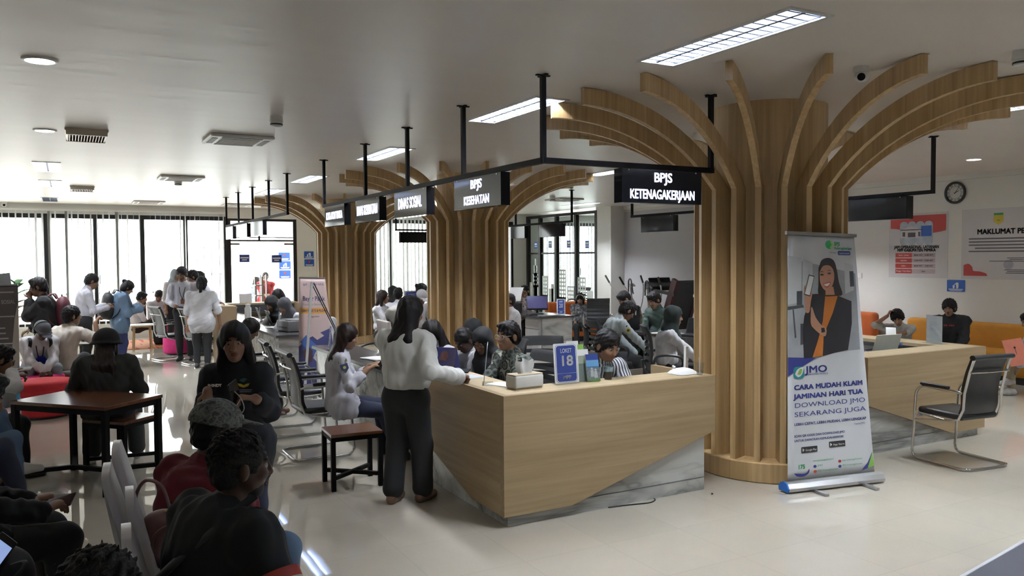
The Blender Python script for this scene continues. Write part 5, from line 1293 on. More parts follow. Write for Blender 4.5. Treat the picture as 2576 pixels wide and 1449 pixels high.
i = person('man in a white cap bowing behind the tall standing woman', (1061, 748), 14.0, 150, s=1.0, skin='mid', hair='cropped', top=C_WHITE, sleeve=.5, head=(0, 32, 0), lean=.12, aL=LAP, aR=LAP); cap(i, C_WHITE)
person('woman with pinned-up black hair behind the man in the white cap', (1062, 730), 15.2, 80, sex='f', s=1.0, hair='bun', top=C_BLACK, sleeve=1, head=(0, 8, 0), aL=LAP, aR=LAP)
# ---- at the far desk
person('woman in a grey headscarf and white shirt bent over the far desk', (716, 770), 12.5, -135, sex='f', s=1.0, vox=.010, hair='hijab', hairmat=C_GREYH, top=C_WHITE, sleeve=1, head=(0, 30, 0), lean=.22, aL=DK(0, .3, -.36), aR=DK(0, .3, -.36))
person('woman in a black headscarf leaning over the far desk left of the grey-scarfed one', (684, 764), 13.4, -130, sex='f', s=1.04, vox=.010, hair='hijab', hairmat=C_BLACK, top=C_WHITE, sleeve=1, head=(0, 34, 0), lean=.3, aL=DK(0, .34, -.36), aR=DK(0, .34, -.36))
person('woman with uncovered black hair behind the two headscarfed women at the far desk', (699, 746), 14.4, -130, sex='f', s=1.03, hair='longfront', top=C_WHITE, sleeve=1, head=(0, 26, 0), lean=.15, aL=DK(), aR=DK())
person('person in a pink headscarf and white mostly hidden behind the pink banner', (812, 782), 11.6, 160, sex='f', s=.95, hair='hijab', hairmat=cloth('pink_headscarf', (.45, .22, .22)), top=C_WHITE, sleeve=1, loose=.02, head=(0, 25, 0), aL=LAP, aR=LAP)
# ---- foreground left
i = person('standing long-haired woman in a black jacket with a yellow emblem, facing the camera', (590, 862), 4.62, -166, sit=False, sex='f', s=.93, vox=.006, skin='mid', hair='longfront', top=cloth('jacket_navy_black', (.008, .009, .014)), sleeve=.82, loose=.010, tuck=False, hemdrop=.16, bot=C_NAVY, head=(-10, 4, 2), collar=C_BLACK, halfw=.97, belly=.02, jacket='jacket', wide=.02,
    aR=dict(w=W(522, 985, 4.5), hint=(-.7, .25, -.6), hd=(.3, -.1, -.6), curl=.9), aL=dict(w=W(642, 1002, 4.35), hint=(-.7, .25, -.6), hd=(.35, -.75, .15), curl=1.2))
def onchest(i, px, py, d): 
    p = V3(W(px, py, d)); return p
rt = i['r']; fwv = i['f']
pj_ = i['N']-i['T']*.085+i['r']*.085+i['f']*.150; Pn = Plane2(Vector(pj_), Vector(-i['r']), Vector(i['T']))
text('name_lettering', 'SHINDY', pj_, -i['r'], i['T'], .022, PAPER, i['top'], thick=.0006, width=.075)
pj2 = i['N']-i['T']*.080-i['r']*.075+i['f']*.156; q = Plane2(Vector(pj2), Vector(-i['r']), Vector(i['T'])); mb = MB(); q.poly(mb, [(-.034, .005), (-.024, -.012), (0, -.02), (.024, -.012), (.034, .005), (.014, .002), (0, -.006), (-.014, .002)], .0); mb.obj('jacket_emblem', M('emblem_yellow', (.55, .42, .02), .6), i['top'])
mb = MB(); q.poly(mb, [(-.024, .022), (0, .01), (.022, .03), (0, .036)], .0); mb.obj('jacket_emblem', M('emblem_blue', (.03, .12, .14), .6), i['top']); mb = MB(); q.rect(mb, -.045, -.036, .045, -.030, .0); q.rect(mb, -.04, -.046, .04, -.041, .0); mb.obj('emblem_caption', GREYINK, i['top'])
CABLE = M('white_cable', (.62, .62, .60), .45)
t = thing('phone_charger', 'white phone charger hanging by its cable from the woman in the black jacket', 'charger', W(605, 1045, 4.35))
c0, c1, c2 = Vector(W(603, 1055, 4.32)), Vector(W(600, 1020, 4.3)), Vector(W(616, 990, 4.3))
MB().rbox((-.021, -.014, -.024), (.021, .014, .024), .006, Matrix.Translation(c0)).obj('plug', WHITE, t, smooth='auto')
MB().tube(smooth_pts([Vector(W(590, 985, 4.25)), Vector(W(606, 1002, 4.24)), Vector(W(614, 1028, 4.28)), c0+Vector((0, 0, .02))], 8), .0028, 6).tube(smooth_pts([c0-Vector((0, 0, .02)), Vector(W(612, 1090, 4.3)), Vector(W(619, 1110, 4.3))], 6), .0028, 6).tube(smooth_pts([Vector(W(606, 1002, 4.24)), Vector(W(586, 1040, 4.3)), Vector(W(583, 1080, 4.3)), Vector(W(590, 1100, 4.3))], 8), .0022, 6).obj('cable', CABLE, t, smooth='auto')
phone('black phone held by the standing woman in the black jacket', W(590, 990, 4.27), (.5, .4, .3), (.4, .2, .9), 'phones held in hand')
person('black-haired person bowing, half hidden behind the standing woman in the black jacket', (629, 829), 9.4, 84, sex='f', s=1.0, hair='long', skin='mid', top=C_BLACK, sleeve=1, bot=C_BLACK, shoe=SH_BROWN, head=(0, 32, 0), lean=.25, aL=LAP, aR=LAP, wide=.06, fL=(.5, -.1), fR=(.42, .1))
i = person('seated man in a maroon shirt and camouflage cap seen from behind', (546, 1082), 3.58, 52, s=1.03, vox=.006, skin='dark', hair='cropped', top=C_MAROON, sleeve=.6, loose=.014, bot=C_JEANS, tuck=False, hemdrop=.06, head=(12, 10, 0), lean=.13, aL=LAP, aR=LAP, collar=C_MAROON, halfw=1.12); cap(i, CAMOC, back=True)
B = MB(); st = [i['SR']+i['f']*.03-i['r']*.03+i['T']*.075, i['N']-i['f']*.125-i['T']*.05+i['r']*.05, i['spine'](.68)-i['f']*.15-i['r']*.02, i['spine'](.36)-i['f']*.14-i['r']*.12, i['P']+i['T']*.12-i['r']*.20-i['f']*.03]
t = thing('shoulder_bag_strap', 'black shoulder bag strap across the back of the man in maroon', 'strap', tuple(st[2])); MB().tube(smooth_pts([Vector(p) for p in st], 6), .014, 8, flat=.35).obj('strap', C_BLACK, t, smooth='auto')
i = person('seated bearded man with short dreadlocks in a black jacket at the bottom, seen from behind', (606, 1172), 2.85, 60, s=.98, vox=.0055, skin='dark', hair='cropped', hairmat=CURLY, top=C_BLACK, sleeve=1, loose=.028, bot=C_DJEAN, tuck=False, hemdrop=.05, head=(18, 6, 0), lean=.14, aL=LAP, aR=dict(t=(.12, .10, -.42), hint=(-.4, .8, -.2)), collar=C_BLACK, halfw=1.22, beard=True, jacket='jacket')
a = i['SR']+(i['el']['R']-i['SR'])*.62; ax = nrm(i['el']['R']-i['SR']); vv = nrm(rotv(i['r'], ax, .0)-ax*(i['r']@ax))
for k, (m_, off) in enumerate(((RED, -.018), (PAPER, .018))):
    MB().tube([Vector(a+ax*(off-.018)), Vector(a+ax*(off+.018))], .094, 22).obj('sleeve_band', m_, i['top'], smooth='auto')
mb = MB()
for k in range(70):
    rr = random.Random(k); u_, v_ = rr.uniform(-1, 1), rr.uniform(0, 2*PI); dv = V3((math.sqrt(1-u_*u_)*math.cos(v_), math.sqrt(1-u_*u_)*math.sin(v_), abs(u_)))
    if dv[1] > .55 and dv[2] < .75: continue
    c = i['h'](.082*dv[0], -.014+.100*dv[1], .036+.094*dv[2]); n = nrm(i['hr']*dv[0]+i['hf']*dv[1]+i['hu']*dv[2]); tdir = nrm(np.cross(n, V3((rr.random(), rr.random(), rr.random()))))
    mb.tube([Vector(c-n*.02-tdir*.012), Vector(c+n*.004), Vector(c+n*.004+tdir*.02), Vector(c-n*.006+tdir*.036)], [.006, .0068, .006, .004], 6)
mb.obj('dreadlocks', CURLY, i['root'], smooth=True)
IBLK = i
i = person('seated person in black jeans at the bottom left, holding a phone over the lap', (-58, 1000), 3.72, 78, s=1.05, vox=.0065, skin='mid', hair='short', top=C_BLACK, sleeve=1, bot=C_DJEAN, tuck=False, head=(0, 25, 0), lean=.05, wide=.02,
    aL=dict(w=W(70, 1262, 3.85), hint=(-.5, .6, -.5), hd=(.95, -.1, .1), curl=.9), aR=dict(w=W(98, 1290, 3.55), hint=(-.5, .6, -.5), hd=(.95, -.25, .2), curl=.9))
phone('dark red-backed phone held over the black jeans at the bottom left', W(150, 1264, 3.66), (.3, .6, .5), (.85, -.2, .55), 'phones held in hand', M('dark_red_case', (.05, .015, .02), .3))
person('tousled black-haired person at the very bottom, only the top of the head showing', (248, 1520), 2.0, 40, s=1.0, vox=.007, skin='mid', hair='curly', hairmat=CURLY, top=C_BLACK, sleeve=1, aL=LAP, aR=LAP, legs=True, lean=.2)
i = person('woman in a black bucket hat seen from behind, seated beyond the brown table', (268, 866), 7.2, 8, sex='f', s=.9, vox=.0085, skin='brown', hair='long', hairmat=HAIRN, top=C_CHAR, sleeve=.42, loose=.03, tuck=False, hemdrop=.08, bot=C_CHAR, shoe=SH_WHITE, head=(0, 8, 0), lean=.02, halfw=1.3, belly=.05, fem_bust=False, hairout=.05, wide=.03,
    aL=dict(t=(.16, .02, -.42), hint=(-.6, .8, -.2)), aR=dict(t=(.16, .02, -.42), hint=(-.6, .8, -.2)), fL=(.22, -.17), fR=(.30, .20))
B = Sdf(i['h'](0, 0, 0)-.3, i['h'](0, 0, 0)+.3, .008); B.ell(i['h'](0, -.012, .05), (.108, .125, .095), i['HX'], .01); B.cut(i['h'](0, 0, .03), -i['hu']); B.add(i['h'](0, -.01, .035), i['h'](0, -.01, .005), .118, .15, .02, [(i['hr'], 1.05)]); B.cut(i['h'](0, 0, .0), -i['hu']); V, Q = B.mesh(); mk('bucket_hat', V, Q, C_BLACK, i['root'])
# ---- the left waiting area
i = person('seated man with a grey cap, black headphones and a white sweater looking down', (106, 832), 10.3, 168, s=.96, vox=.0095, skin='dark', hair='cropped', top=C_WHITE, sleeve=1, loose=.012, bot=C_GJEANS, tuck=False, hemdrop=.04, head=(-10, 36, 0), lean=.42, aL=dict(t=(.30, -.16, -.34), hint=(-.3, .7, -.6)), aR=dict(t=(.30, -.16, -.34), hint=(-.3, .7, -.6)), fL=(.38, -.18), fR=(.36, .2)); cap(i, M('cap_grey', (.11, .12, .14), .8))
h = i['h']; mb = MB(); mb.tube([Vector(h(.10*math.cos(a), -.02, .02+.12*math.sin(a))) for a in [PI*k/14 for k in range(15)]], .008, 6); 
mb.obj('headphone_band', BLACKP, i['root'], smooth=True)
for sg in (-1, 1): MB().tube([Vector(h(sg*.08, -.01, -.005)), Vector(h(sg*.11, -.01, -.005))], [.034, .03], 14).obj('headphone_cup', BLACKP, i['root'], smooth='auto')
mb = MB()
q = Plane2(Vector(i['spine'](.5)+i['fw']*.155+i['f']*.01), Vector(-i['r']), Vector(i['T'])); q.poly(mb, [(-.07, -.03), (-.1, -.1), (.07, -.1), (.09, .0), (.05, .06), (-.02, .07)], .012, .03); mb.obj('shirt_print', M('print_blue', (.02, .03, .30), .7), i['top'])
mb = MB()
for sg in (-1, 1): mb.tube(smooth_pts([Vector(i['N']+i['r']*sg*.05+i['f']*.02), Vector(i['spine'](.75)+i['r']*sg*.035+i['fw']*.14), Vector(i['spine'](.5)+i['r']*sg*.005+i['fw']*.17)], 5), .007, 6)
mb.obj('lanyard', C_BLACK, i['top'], smooth='auto')
for sg in (-1, 1):
    t = MB().tube(smooth_pts([Vector(i['N']+i['r']*sg*.11+i['T']*.03-i['f']*.04), Vector(i['N']+i['r']*sg*.115+i['f']*.10-i['T']*.03), Vector(i['spine'](.55)+i['r']*sg*.13+i['fw']*.12)], 5), .02, 8, flat=.35).obj('backpack_strap', C_BLACK, i['root'], smooth='auto')
i = person('seated man in a plain off-white tee with his back turned, raising his right hand', (181, 795), 10.8, 52, s=1.05, vox=.0095, skin='tan', hair='crown', top=C_TEE, sleeve=.42, loose=.022, bot=C_BLACK, tuck=False, hemdrop=.05, head=(20, 2, 0), lean=.16, halfw=1.1, aR=dict(w=W(240, 812, 10.75), hint=(-.2, .6, -.9), hd=(.6, .1, .8), curl=1.4), aL=LAP)
i = person('standing man in a black jacket in left profile with his hand at his mouth', (96, 722), 11.0, -82, sit=False, s=1.05, vox=.010, skin='brown', hair='short', top=C_BLACK, sleeve=.9, loose=.02, bot=C_CHAR, tuck=False, head=(0, 16, 0), lean=.06, halfw=1.1, belly=.03, aL=dict(w=W(76, 752, 10.95), hint=(.1, .3, -1), hd=(.1, -.2, .9), curl=1.7), aR=dict(t=(.2, .0, -.36)), jacket='jacket')
IJ = i
i = person('standing man in a white uniform shirt looking at his phone by the windows', (231, 708), 13.0, 78, sit=False, s=1.03, vox=.0105, skin='brown', hair='cropped', top=C_UNI, sleeve=1, bot=C_BLACK, head=(0, 26, 0), aR=dict(t=(.26, -.04, -.22), hint=(-.4, .4, -.9)), aL=dict(t=(.28, -.06, -.2), hint=(-.4, .4, -.9)), belly=.03); pair_phone(i, 'phone held by the standing man in the white uniform shirt by the windows')
i = person('standing person in a light denim jacket with hair bun, looking at a phone', (321, 724), 14.0, 82, sit=False, sex='f', s=.96, vox=.0105, hair='bun', skin='tan', top=C_DENIM, sleeve=1, loose=.03, bot=C_DBLUE, tuck=False, head=(0, 34, 0), lean=.1, halfw=1.1, wide=.04, aR=dict(t=(.27, -.05, -.2), hint=(-.4, .4, -.9)), aL=dict(t=(.28, -.06, -.18), hint=(-.4, .4, -.9))); pair_phone(i, 'white phone held by the person in the denim jacket', mat=WHITE, lit=PAPER); IDN = i
person('seated woman in a white blouse and black skirt looking at her phone by the windows', (357, 749), 17.4, 92, sex='f', s=1.02, skin='mid', hair='short', top=C_WHITE, sleeve=.45, bot=C_BLACK, head=(0, 20, 0), lean=.08, aL=LAP, aR=LAP, wide=.05)
i = person('bowing man in a white uniform shirt on the pink pouf by the windows', (400, 745), 17.9, 172, s=1.05, skin='brown', hair='short', top=C_UNI, sleeve=.45, bot=C_BLACK, head=(14, 34, -10), lean=.1, aL=dict(t=(.15, -.1, -.45)), aR=dict(t=(.2, -.1, -.4))); badge(i, 'L')
i = person('tall standing man in white uniform shirt with a lanyard, facing the camera', (457, 690), 14.6, -168, sit=False, s=1.08, vox=.0105, skin='brown', hair='short', top=C_UNI, sleeve=1, bot=C_BLACK, head=(6, 20, 0), aR=dict(t=(.2, -.05, -.3)), aL=DOWN_)
mb = MB()
for sg in (-1, 1): mb.tube(smooth_pts([Vector(i['N']+i['r']*sg*.06+i['f']*.03), Vector(i['spine'](.75)+i['r']*sg*.04+i['fw']*.15), Vector(i['spine'](.45)+i['fw']*.15)], 5), .006, 6)
mb.obj('lanyard', C_NAVY, i['top'], smooth='auto'); c = i['spine'](.40)+i['fw']*.15; MB().box((-.03, -.006, -.045), (.03, .006, .045), Matrix.Translation(Vector(c)) @ Matrix.Rotation(-math.atan2(i['f'][0], i['f'][1]), 4, 'Z')).obj('name_card', M('card_brown', (.2, .09, .04), .5), i['top'])
i = person('standing man in white turned left, just right of the man with the lanyard', (484, 697), 15.4, -98, sit=False, s=1.05, skin='mid', hair='short', top=C_UNI, sleeve=1, head=(0, 16, 0), aL=DOWN_, aR=DOWN_)
i = person('standing man in white whose hand rests on the tall cardboard box', (500, 700), 15.9, -104, sit=False, s=1.06, skin='mid', hair='short', top=C_UNI, sleeve=1, head=(0, 16, 0), aL=dict(w=W(566, 774, 15.4), hint=(-.6, .2, -.5), hd=(-.3, .9, -.1)), aR=DOWN_)
i = person('standing person with a short ponytail in a white short-sleeved shirt seen from behind', (508, 714), 13.8, 12, sit=False, s=.99, vox=.010, skin='tan', hair='ponytail', top=C_WHITE, sleeve=.48, loose=.02, bot=C_BLACK, tuck=False, hemdrop=.10, head=(0, 4, 0), aL=dict(t=(.02, .06, -.5)), aR=dict(t=(.06, .10, -.48)), halfw=1.08)
person('person in a pale grey-blue headscarf glimpsed behind the tall man with the lanyard', (441, 693), 17.2, 150, sit=False, sex='f', s=1.0, hair='hijab', hairmat=cloth('pale_headscarf', (.35, .42, .5)), top=C_WHITE, sleeve=1, head=(0, 10, 0))
person('man in a red polo shirt with folded arms outside the glass doors', (668, 696), 21.1, 172, sit=False, s=.98, skin='mid', hair='cropped', top=C_RED, sleeve=.45, loose=.012, bot=C_MAROON, head=(0, 0, 0), tuck=False, aL=dict(t=(.22, -.22, -.28)), aR=dict(t=(.24, -.22, -.3)))
person('person in a pale blue patterned shirt outside, left of the man in red', (647, 708), 22.0, 120, sit=False, sex='f', s=.92, hair='hijab', hairmat=C_BLACK, top=blotch('blue_print', [(.35, .45, .6), (.5, .55, .65), (.25, .35, .55), (.5, .6, .7)], 16), sleeve=1, loose=.03, bot=C_JEANS, tuck=False, head=(0, 20, 0))
# ---- right wall sofas
i = person('young man in a pale shirt on the sofa resting his head on his raised hand', (2258, 800), 11.8, -172, s=.93, vox=.0095, skin='tan', hair='fringe', top=C_GREYW, sleeve=.45, bot=C_BLACK, tuck=False, hemdrop=.04, head=(-8, 28, 12), lean=.4, collar=C_GREYW, aR=dict(w=W(2232, 795, 11.82), hint=(.3, .9, -.5), hd=(.0, -.4, .8), curl=.8), aL=dict(w=W(2252, 843, 11.4), hint=(-.2, .6, -.6), hd=(.4, -.8, 0)))
phone('phone in the lap of the young man in the pale shirt on the sofa', W(2238, 842, 11.35), (.8, -.6, 0), (.4, .4, .6), 'phones held in hand')
i = person('young man with a moustache in a black hooded jacket on the mustard sofa', (2388, 775), 11.8, -176, s=.96, vox=.0095, skin='tan', hair='curly', top=C_BLACK, sleeve=1, loose=.028, bot=C_NAVY, tuck=False, hemdrop=.04, head=(8, 14, 0), lean=.02, aR=LAP, aL=LAP, halfw=1.1)
MB().ell(i['h'](0, .098, -.045), (.022, .008, .005), 8, 6).obj('moustache', HAIRB, i['root'])
q = Plane2(Vector(i['spine'](.78)+i['fw']*.155), Vector(-i['r']), Vector(i['T'])); mb = MB()
for x in (-.07, -.05, -.035, .0, .02, .04, .055): q.rect(mb, x, -.008, x+.012, .016, .004, .004)
mb.obj('red_print', RED, i['top'])
i = person('person in khaki trousers and white sneakers at the right edge, legs crossed, seen in part', (2590, 808), 10.5, -118, s=.95, vox=.0095, skin='mid', hair='short', top=C_UNI, sleeve=1, bot=C_KHAKI, shoe=SH_WHITE, head=(0, 24, 0), lean=.25, aL=LAP, aR=LAP, fL=(.42, .02, .22), fR=(.40, .03))
t = thing('folder', 'salmon-pink folder with a string button held over the khaki trousers at the right edge', 'folder', W(2556, 886, 10.2)); q = Plane2(W(2556, 886, 10.2), (1, -.35, .12), (-.12, .3, 1)); mb = MB(); q.rect(mb, -.14, -.17, .14, .17, 0, .012); mb.obj('cover', M('salmon_card', (.62, .20, .13), .5), t); mb = MB(); q.disc(mb, .0, .06, .014, h=.004); q.rect(mb, -.002, -.03, .002, .06, .003); mb.obj('string_button', BLACKP, t)
# ---- far left edge
i = person('seated person with glasses in white at the left edge pointing at a phone', (2, 905), 6.8, 80, s=.95, vox=.009, skin='brown', hair='short', top=C_WHITE, sleeve=1, bot=C_BLACK, head=(0, 18, 0), lean=.42, aR=dict(w=W(30, 938, 6.7), hd=(.8, -.2, .2), curl=.8), aL=dict(w=W(34, 945, 6.85), hd=(.7, -.3, .0), curl=1.2)); glasses(i)
phone('white phone held by the person at the left edge', W(55, 929, 6.75), (.2, .8, .2), (.9, -.2, .1), 'phones held in hand', WHITE)
person('seated person in blue jeans at the left edge, only legs and shoes in view', (-120, 895), 5.9, 84, s=1.05, vox=.010, top=C_BLACK, sleeve=1, bot=C_JEANS, shoe=SH_WHITE, aL=LAP, aR=LAP, fL=(.50, -.12, .26), fR=(.46, .10))
person('seated person in dark trousers at the left edge, nearest the brown table, legs only', (-150, 925), 5.2, 84, s=1.05, vox=.010, top=C_BLACK, sleeve=1, bot=C_NAVY, shoe=SH_BLACK, aL=LAP, aR=LAP, fL=(.52, -.12), fR=(.50, .14, .2))
# ================================================================ BANNERS, POSTERS, CLOCK
class Patch2(Plane2):
    """drawing surface on a (possibly twisted) four-cornered sheet; x, y in metres from the lower left corner"""
    def __init__(s, a, b, c, d, W_, H_):
        s.a, s.b, s.c, s.d = map(Vector, (a, b, c, d)); s.W, s.H = W_, H_
        s.u = (s.b-s.a).normalized(); s.v = (s.d-s.a).normalized(); s.n = s.u.cross(s.v).normalized()
    def P(s, x, y, h=0):
        p, q = x/s.W, y/s.H
        return (s.a*(1-p)+s.b*p)*(1-q)+(s.d*(1-p)+s.c*p)*q+s.n*h
    def poly(s, mb, pts, h=.001, t=.0006):
        pts = [tuple(p) for p in pts]
        def clip(P, ax, val, keep_lo):
            out = []
            for i in range(len(P)):
                a, b = P[i], P[(i+1) % len(P)]; ia = (a[ax] <= val) == keep_lo or a[ax] == val; ib = (b[ax] <= val) == keep_lo or b[ax] == val
                if ia: out.append(a)
                if ia != ib:
                    k = (val-a[ax])/(b[ax]-a[ax]); out.append((a[0]+(b[0]-a[0])*k, a[1]+(b[1]-a[1])*k))
            return out
        g = .065; y0, y1 = min(p[1] for p in pts), max(p[1] for p in pts); n = max(1, int(math.ceil((y1-y0)/g)))
        for j in range(n):
            R = clip(clip(pts, 1, y0+(y1-y0)*j/n, False), 1, y0+(y1-y0)*(j+1)/n, True) if n > 1 else pts
            if len(R) < 3: continue
            x0, x1 = min(p[0] for p in R), max(p[0] for p in R); m = max(1, int(math.ceil((x1-x0)/g)))
            for i in range(m):
                Q_ = clip(clip(R, 0, x0+(x1-x0)*i/m, False), 0, x0+(x1-x0)*(i+1)/m, True) if m > 1 else R
                if len(Q_) > 2 and abs(sum(Q_[k][0]*Q_[(k+1) % len(Q_)][1]-Q_[(k+1) % len(Q_)][0]*Q_[k][1] for k in range(len(Q_)))) > 1e-7: mb.prism([s.P(x, y, h-t) for x, y in Q_], s.n*t)
        return mb
def text_on(q, name, txt, x, y, size, mat, parent, width=None, thick=0, align='LEFT', h=.0015, space=1.0):
    c = bpy.data.curves.new(name, 'FONT'); c.body = txt; c.size = size; c.align_x = align; c.align_y = 'CENTER'; c.space_character = space; c.resolution_u = 3
    t = bpy.data.objects.new(name, c); COL.objects.link(t); bpy.context.view_layer.update()
    me = bpy.data.meshes.new_from_object(t.evaluated_get(bpy.context.evaluated_depsgraph_get())); COL.objects.unlink(t); bpy.data.objects.remove(t)
    if thick > 0 and len(me.vertices):
        n0 = len(me.vertices); fc = [tuple(p.vertices) for p in me.polygons]; c0 = [v.co.copy() for v in me.vertices]; th = thick*1.3
        V = []; F = []
        for k, (dx, dy) in enumerate(((-th, -th), (th, -th), (-th, th), (th, th), (0, 0))):
            V += [(p.x+dx, p.y+dy, p.z+.00008*k) for p in c0]; F += [tuple(n0*k+i for i in f) for f in fc]
        me = bpy.data.meshes.new(name); me.from_pydata(V, [], F)
    co = [v.co.copy() for v in me.vertices]; sx = 1
    if width and co: sx = width/max(1e-6, max(v.x for v in co)-min(v.x for v in co))
    off = Vector((0, 0, 0)); k = parent
    while k is not None: off += k.location; k = k.parent
    for v, p in zip(me.vertices, co): v.co = q.P(x+p.x*sx, y+p.y, h)-off
    me.update(); me.materials.clear(); me.materials.append(mat); o = bpy.data.objects.new(name, me); COL.objects.link(o); o.parent = parent; return o
def sheet(q, name, mat, parent, nx=12, ny=24, wave=0):
    mb = MB(); V = []; F = []
    for s_ in (0, 1):
        for j in range(ny+1):
            for i in range(nx+1): V.append(q.P(q.W*i/nx, q.H*j/ny, -.0015*s_-.0004+wave*math.sin(6*j/ny+2*i/nx)))
    N = (nx+1)*(ny+1)
    for j in range(ny):
        for i in range(nx):
            f = (j*(nx+1)+i, j*(nx+1)+i+1, (j+1)*(nx+1)+i+1, (j+1)*(nx+1)+i); F.append(f); F.append(tuple(N+k for k in f[::-1]))
    for i in range(nx): F += [(i, N+i, N+i+1, i+1)]; b = ny*(nx+1); F += [(b+i, b+i+1, N+b+i+1, N+b+i)]
    for j in range(ny): a = j*(nx+1); F += [(a, a+nx+1, N+a+nx+1, N+a)]; b = a+nx; F += [(b, N+b, N+b+nx+1, b+nx+1)]
    mb.add(V, F); return mb.obj(name, mat, parent, smooth=True)
BGRN = M('logo_green', (.03, .33, .12), .5); BLGRN = M('logo_light_green', (.25, .5, .10), .5); INKB = M('ink_indigo', (.03, .04, .22), .5); VINYL = M('banner_vinyl', (.70, .72, .76), .4, var=.02)
OFFICE = M('photo_grey', (.36, .38, .41), .45, var=.25, scale=3); BLAZER = M('photo_blazer', (.018, .016, .02), .5); TURT = M('photo_turtleneck', (.52, .17, .03), .5); FSKIN = M('photo_skin', (.50, .26, .17), .5); FHAIR = M('photo_hair', (.02, .012, .012), .5); LIPR = M('photo_lips', (.5, .08, .07), .5)
t = thing('roll_up_banner', 'tall roll-up banner showing a smiling woman with a phone, before the nearest tree column', 'banner', (5.3, 4.35, 0))
a, b = Vector((4.89, 4.42, .085)), Vector((5.72, 4.27, .085)); c, d = Vector((5.66, 4.44, 2.003)), Vector((4.86, 4.41, 2.018)); W_, H_ = .85, 1.92
q = Patch2(a, b, c, d, W_, H_); sheet(q, 'banner_sheet', VINYL, t)
def U(x, y):
    k = (y-68)/(1345-68); xl = 88+(118-88)*k; xr = 436+(535-436)*k; return (W_*(x-xl)/(xr-xl), H_*(1-(y-68)/(1345-68-(0))))
def UP(mb, pts, h=.001, sm=0):
    P_ = [U(*p) for p in pts]; P_ = smooth_pts(P_+[P_[0]], sm)[:-1] if sm else P_; return q.poly(mb, [(min(max(x, 0), W_), min(max(y, 0), H_)) for x, y in P_], h)
mb = MB(); UP(mb, [(92, 190), (440, 270), (463, 682), (400, 684), (330, 692), (262, 708), (200, 740), (150, 775), (104, 805)], .0006); mb.obj('photo_background', OFFICE, t)
mb = MB(); 
for pp in ([(90, 180), (160, 190), (160, 420), (92, 430)], [(165, 195), (215, 210), (215, 340), (168, 370)], [(380, 210), (428, 225), (432, 360), (386, 380)]): mb = MB(); UP(mb, pp, .0008); mb.obj('photo_window', M('photo_pale', (.6, .62, .65), .45), t)
mb = MB(); UP(mb, [(92, 440), (170, 432), (176, 446), (93, 458)], .0009); UP(mb, [(138, 362), (166, 360), (166, 432), (140, 434)], .0009); UP(mb, [(120, 455), (126, 455), (142, 600), (134, 604)], .0009); UP(mb, [(160, 530), (185, 530), (187, 636), (162, 640)], .0009); UP(mb, [(408, 258), (430, 258), (434, 340), (412, 342)], .0009); mb.obj('photo_furniture', M('photo_dark', (.06, .065, .075), .5), t)
mb = MB(); UP(mb, [(98, 700), (240, 712), (170, 755), (104, 800)], .001); mb.obj('corner_swoosh', INKB, t)
mb = MB(); UP(mb, [(216, 378), (278, 376), (300, 380), (345, 388), (418, 420), (420, 540), (400, 680), (330, 692), (262, 708), (180, 712), (176, 640), (172, 560), (178, 490)], .0014); mb.obj('picture_blazer', BLAZER, t)
mb = MB(); UP(mb, [(282, 376), (345, 392), (320, 480), (276, 590), (272, 704), (222, 708), (250, 610), (270, 520)], .002); mb.obj('picture_turtleneck', TURT, t)
mb = MB(); UP(mb, [(246, 240), (262, 200), (296, 188), (326, 205), (342, 260), (352, 320), (370, 380), (340, 390), (252, 384), (246, 320)], .0024, 4); mb.obj('picture_hair', FHAIR, t)
mb = MB(); UP(mb, [(250, 262), (268, 232), (300, 228), (322, 254), (326, 300), (312, 345), (290, 362), (270, 350), (254, 315)], .003, 5); UP(mb, [(282, 350), (322, 340), (330, 384), (282, 384)], .0026); mb.obj('picture_skin', FSKIN, t); mb = MB()
UP(mb, [(176, 380), (172, 350), (180, 330), (188, 380), (214, 368), (208, 420), (202, 470), (184, 470), (180, 420)], .0028, 3); mb.obj('picture_hand', FSKIN, t); mb = MB(); UP(mb, [(210, 450), (216, 448), (234, 500), (262, 540), (288, 560), (284, 600), (258, 588), (228, 560), (210, 530)], .0028, 3); mb.obj('picture_hand', FSKIN, t)
mb = MB(); UP(mb, [(268, 325), (306, 314), (300, 338), (284, 345)], .0036, 3); mb.obj('picture_mouth', LIPR, t); mb = MB(); UP(mb, [(272, 328), (302, 320), (297, 333), (284, 338)], .004, 3); mb.obj('picture_teeth', PAPER, t)
mb = MB()
for x, y in ((262, 277), (300, 270)): UP(mb, [(x-10, y), (x, y-5), (x+10, y), (x, y+5)], .0036, 3); UP(mb, [(x-13, y-12), (x, y-19), (x+13, y-13), (x, y-15)], .0036)
mb.obj('picture_eyes', FHAIR, t)
mb = MB(); UP(mb, [(196, 276), (224, 284), (204, 390), (174, 380)], .0034); mb.obj('picture_phone_edge', BLACKP, t); mb = MB(); UP(mb, [(198, 281), (221, 288), (202, 384), (177, 376)], .0038); mb.obj('picture_phone_screen', PAPER, t)
mb = MB(); UP(mb, [(262, 556), (278, 556), (282, 578), (264, 582)], .0036); mb.obj('picture_watch', BLACKP, t)
mb = MB(); q.disc(mb, U(300, 118)[0], U(300, 118)[1], .05, .034, .002); mb.obj('logo_leaf', BGRN, t); mb = MB(); UP(mb, [(300, 97), (316, 102), (322, 122), (312, 140), (303, 130), (312, 118)], .0026, 3); mb.obj('logo_leaf', BLGRN, t)
text_on(q, 'lettering', 'BPJS', *U(326, 113), .042, BGRN, t, thick=.0008); text_on(q, 'lettering', 'Ketenagakerjaan', *U(328, 136), .030, BGRN, t, width=.22, thick=.0006)
text_on(q, 'lettering', 'sebagai', *U(300, 158), .022, GREYINK, t, width=.09)
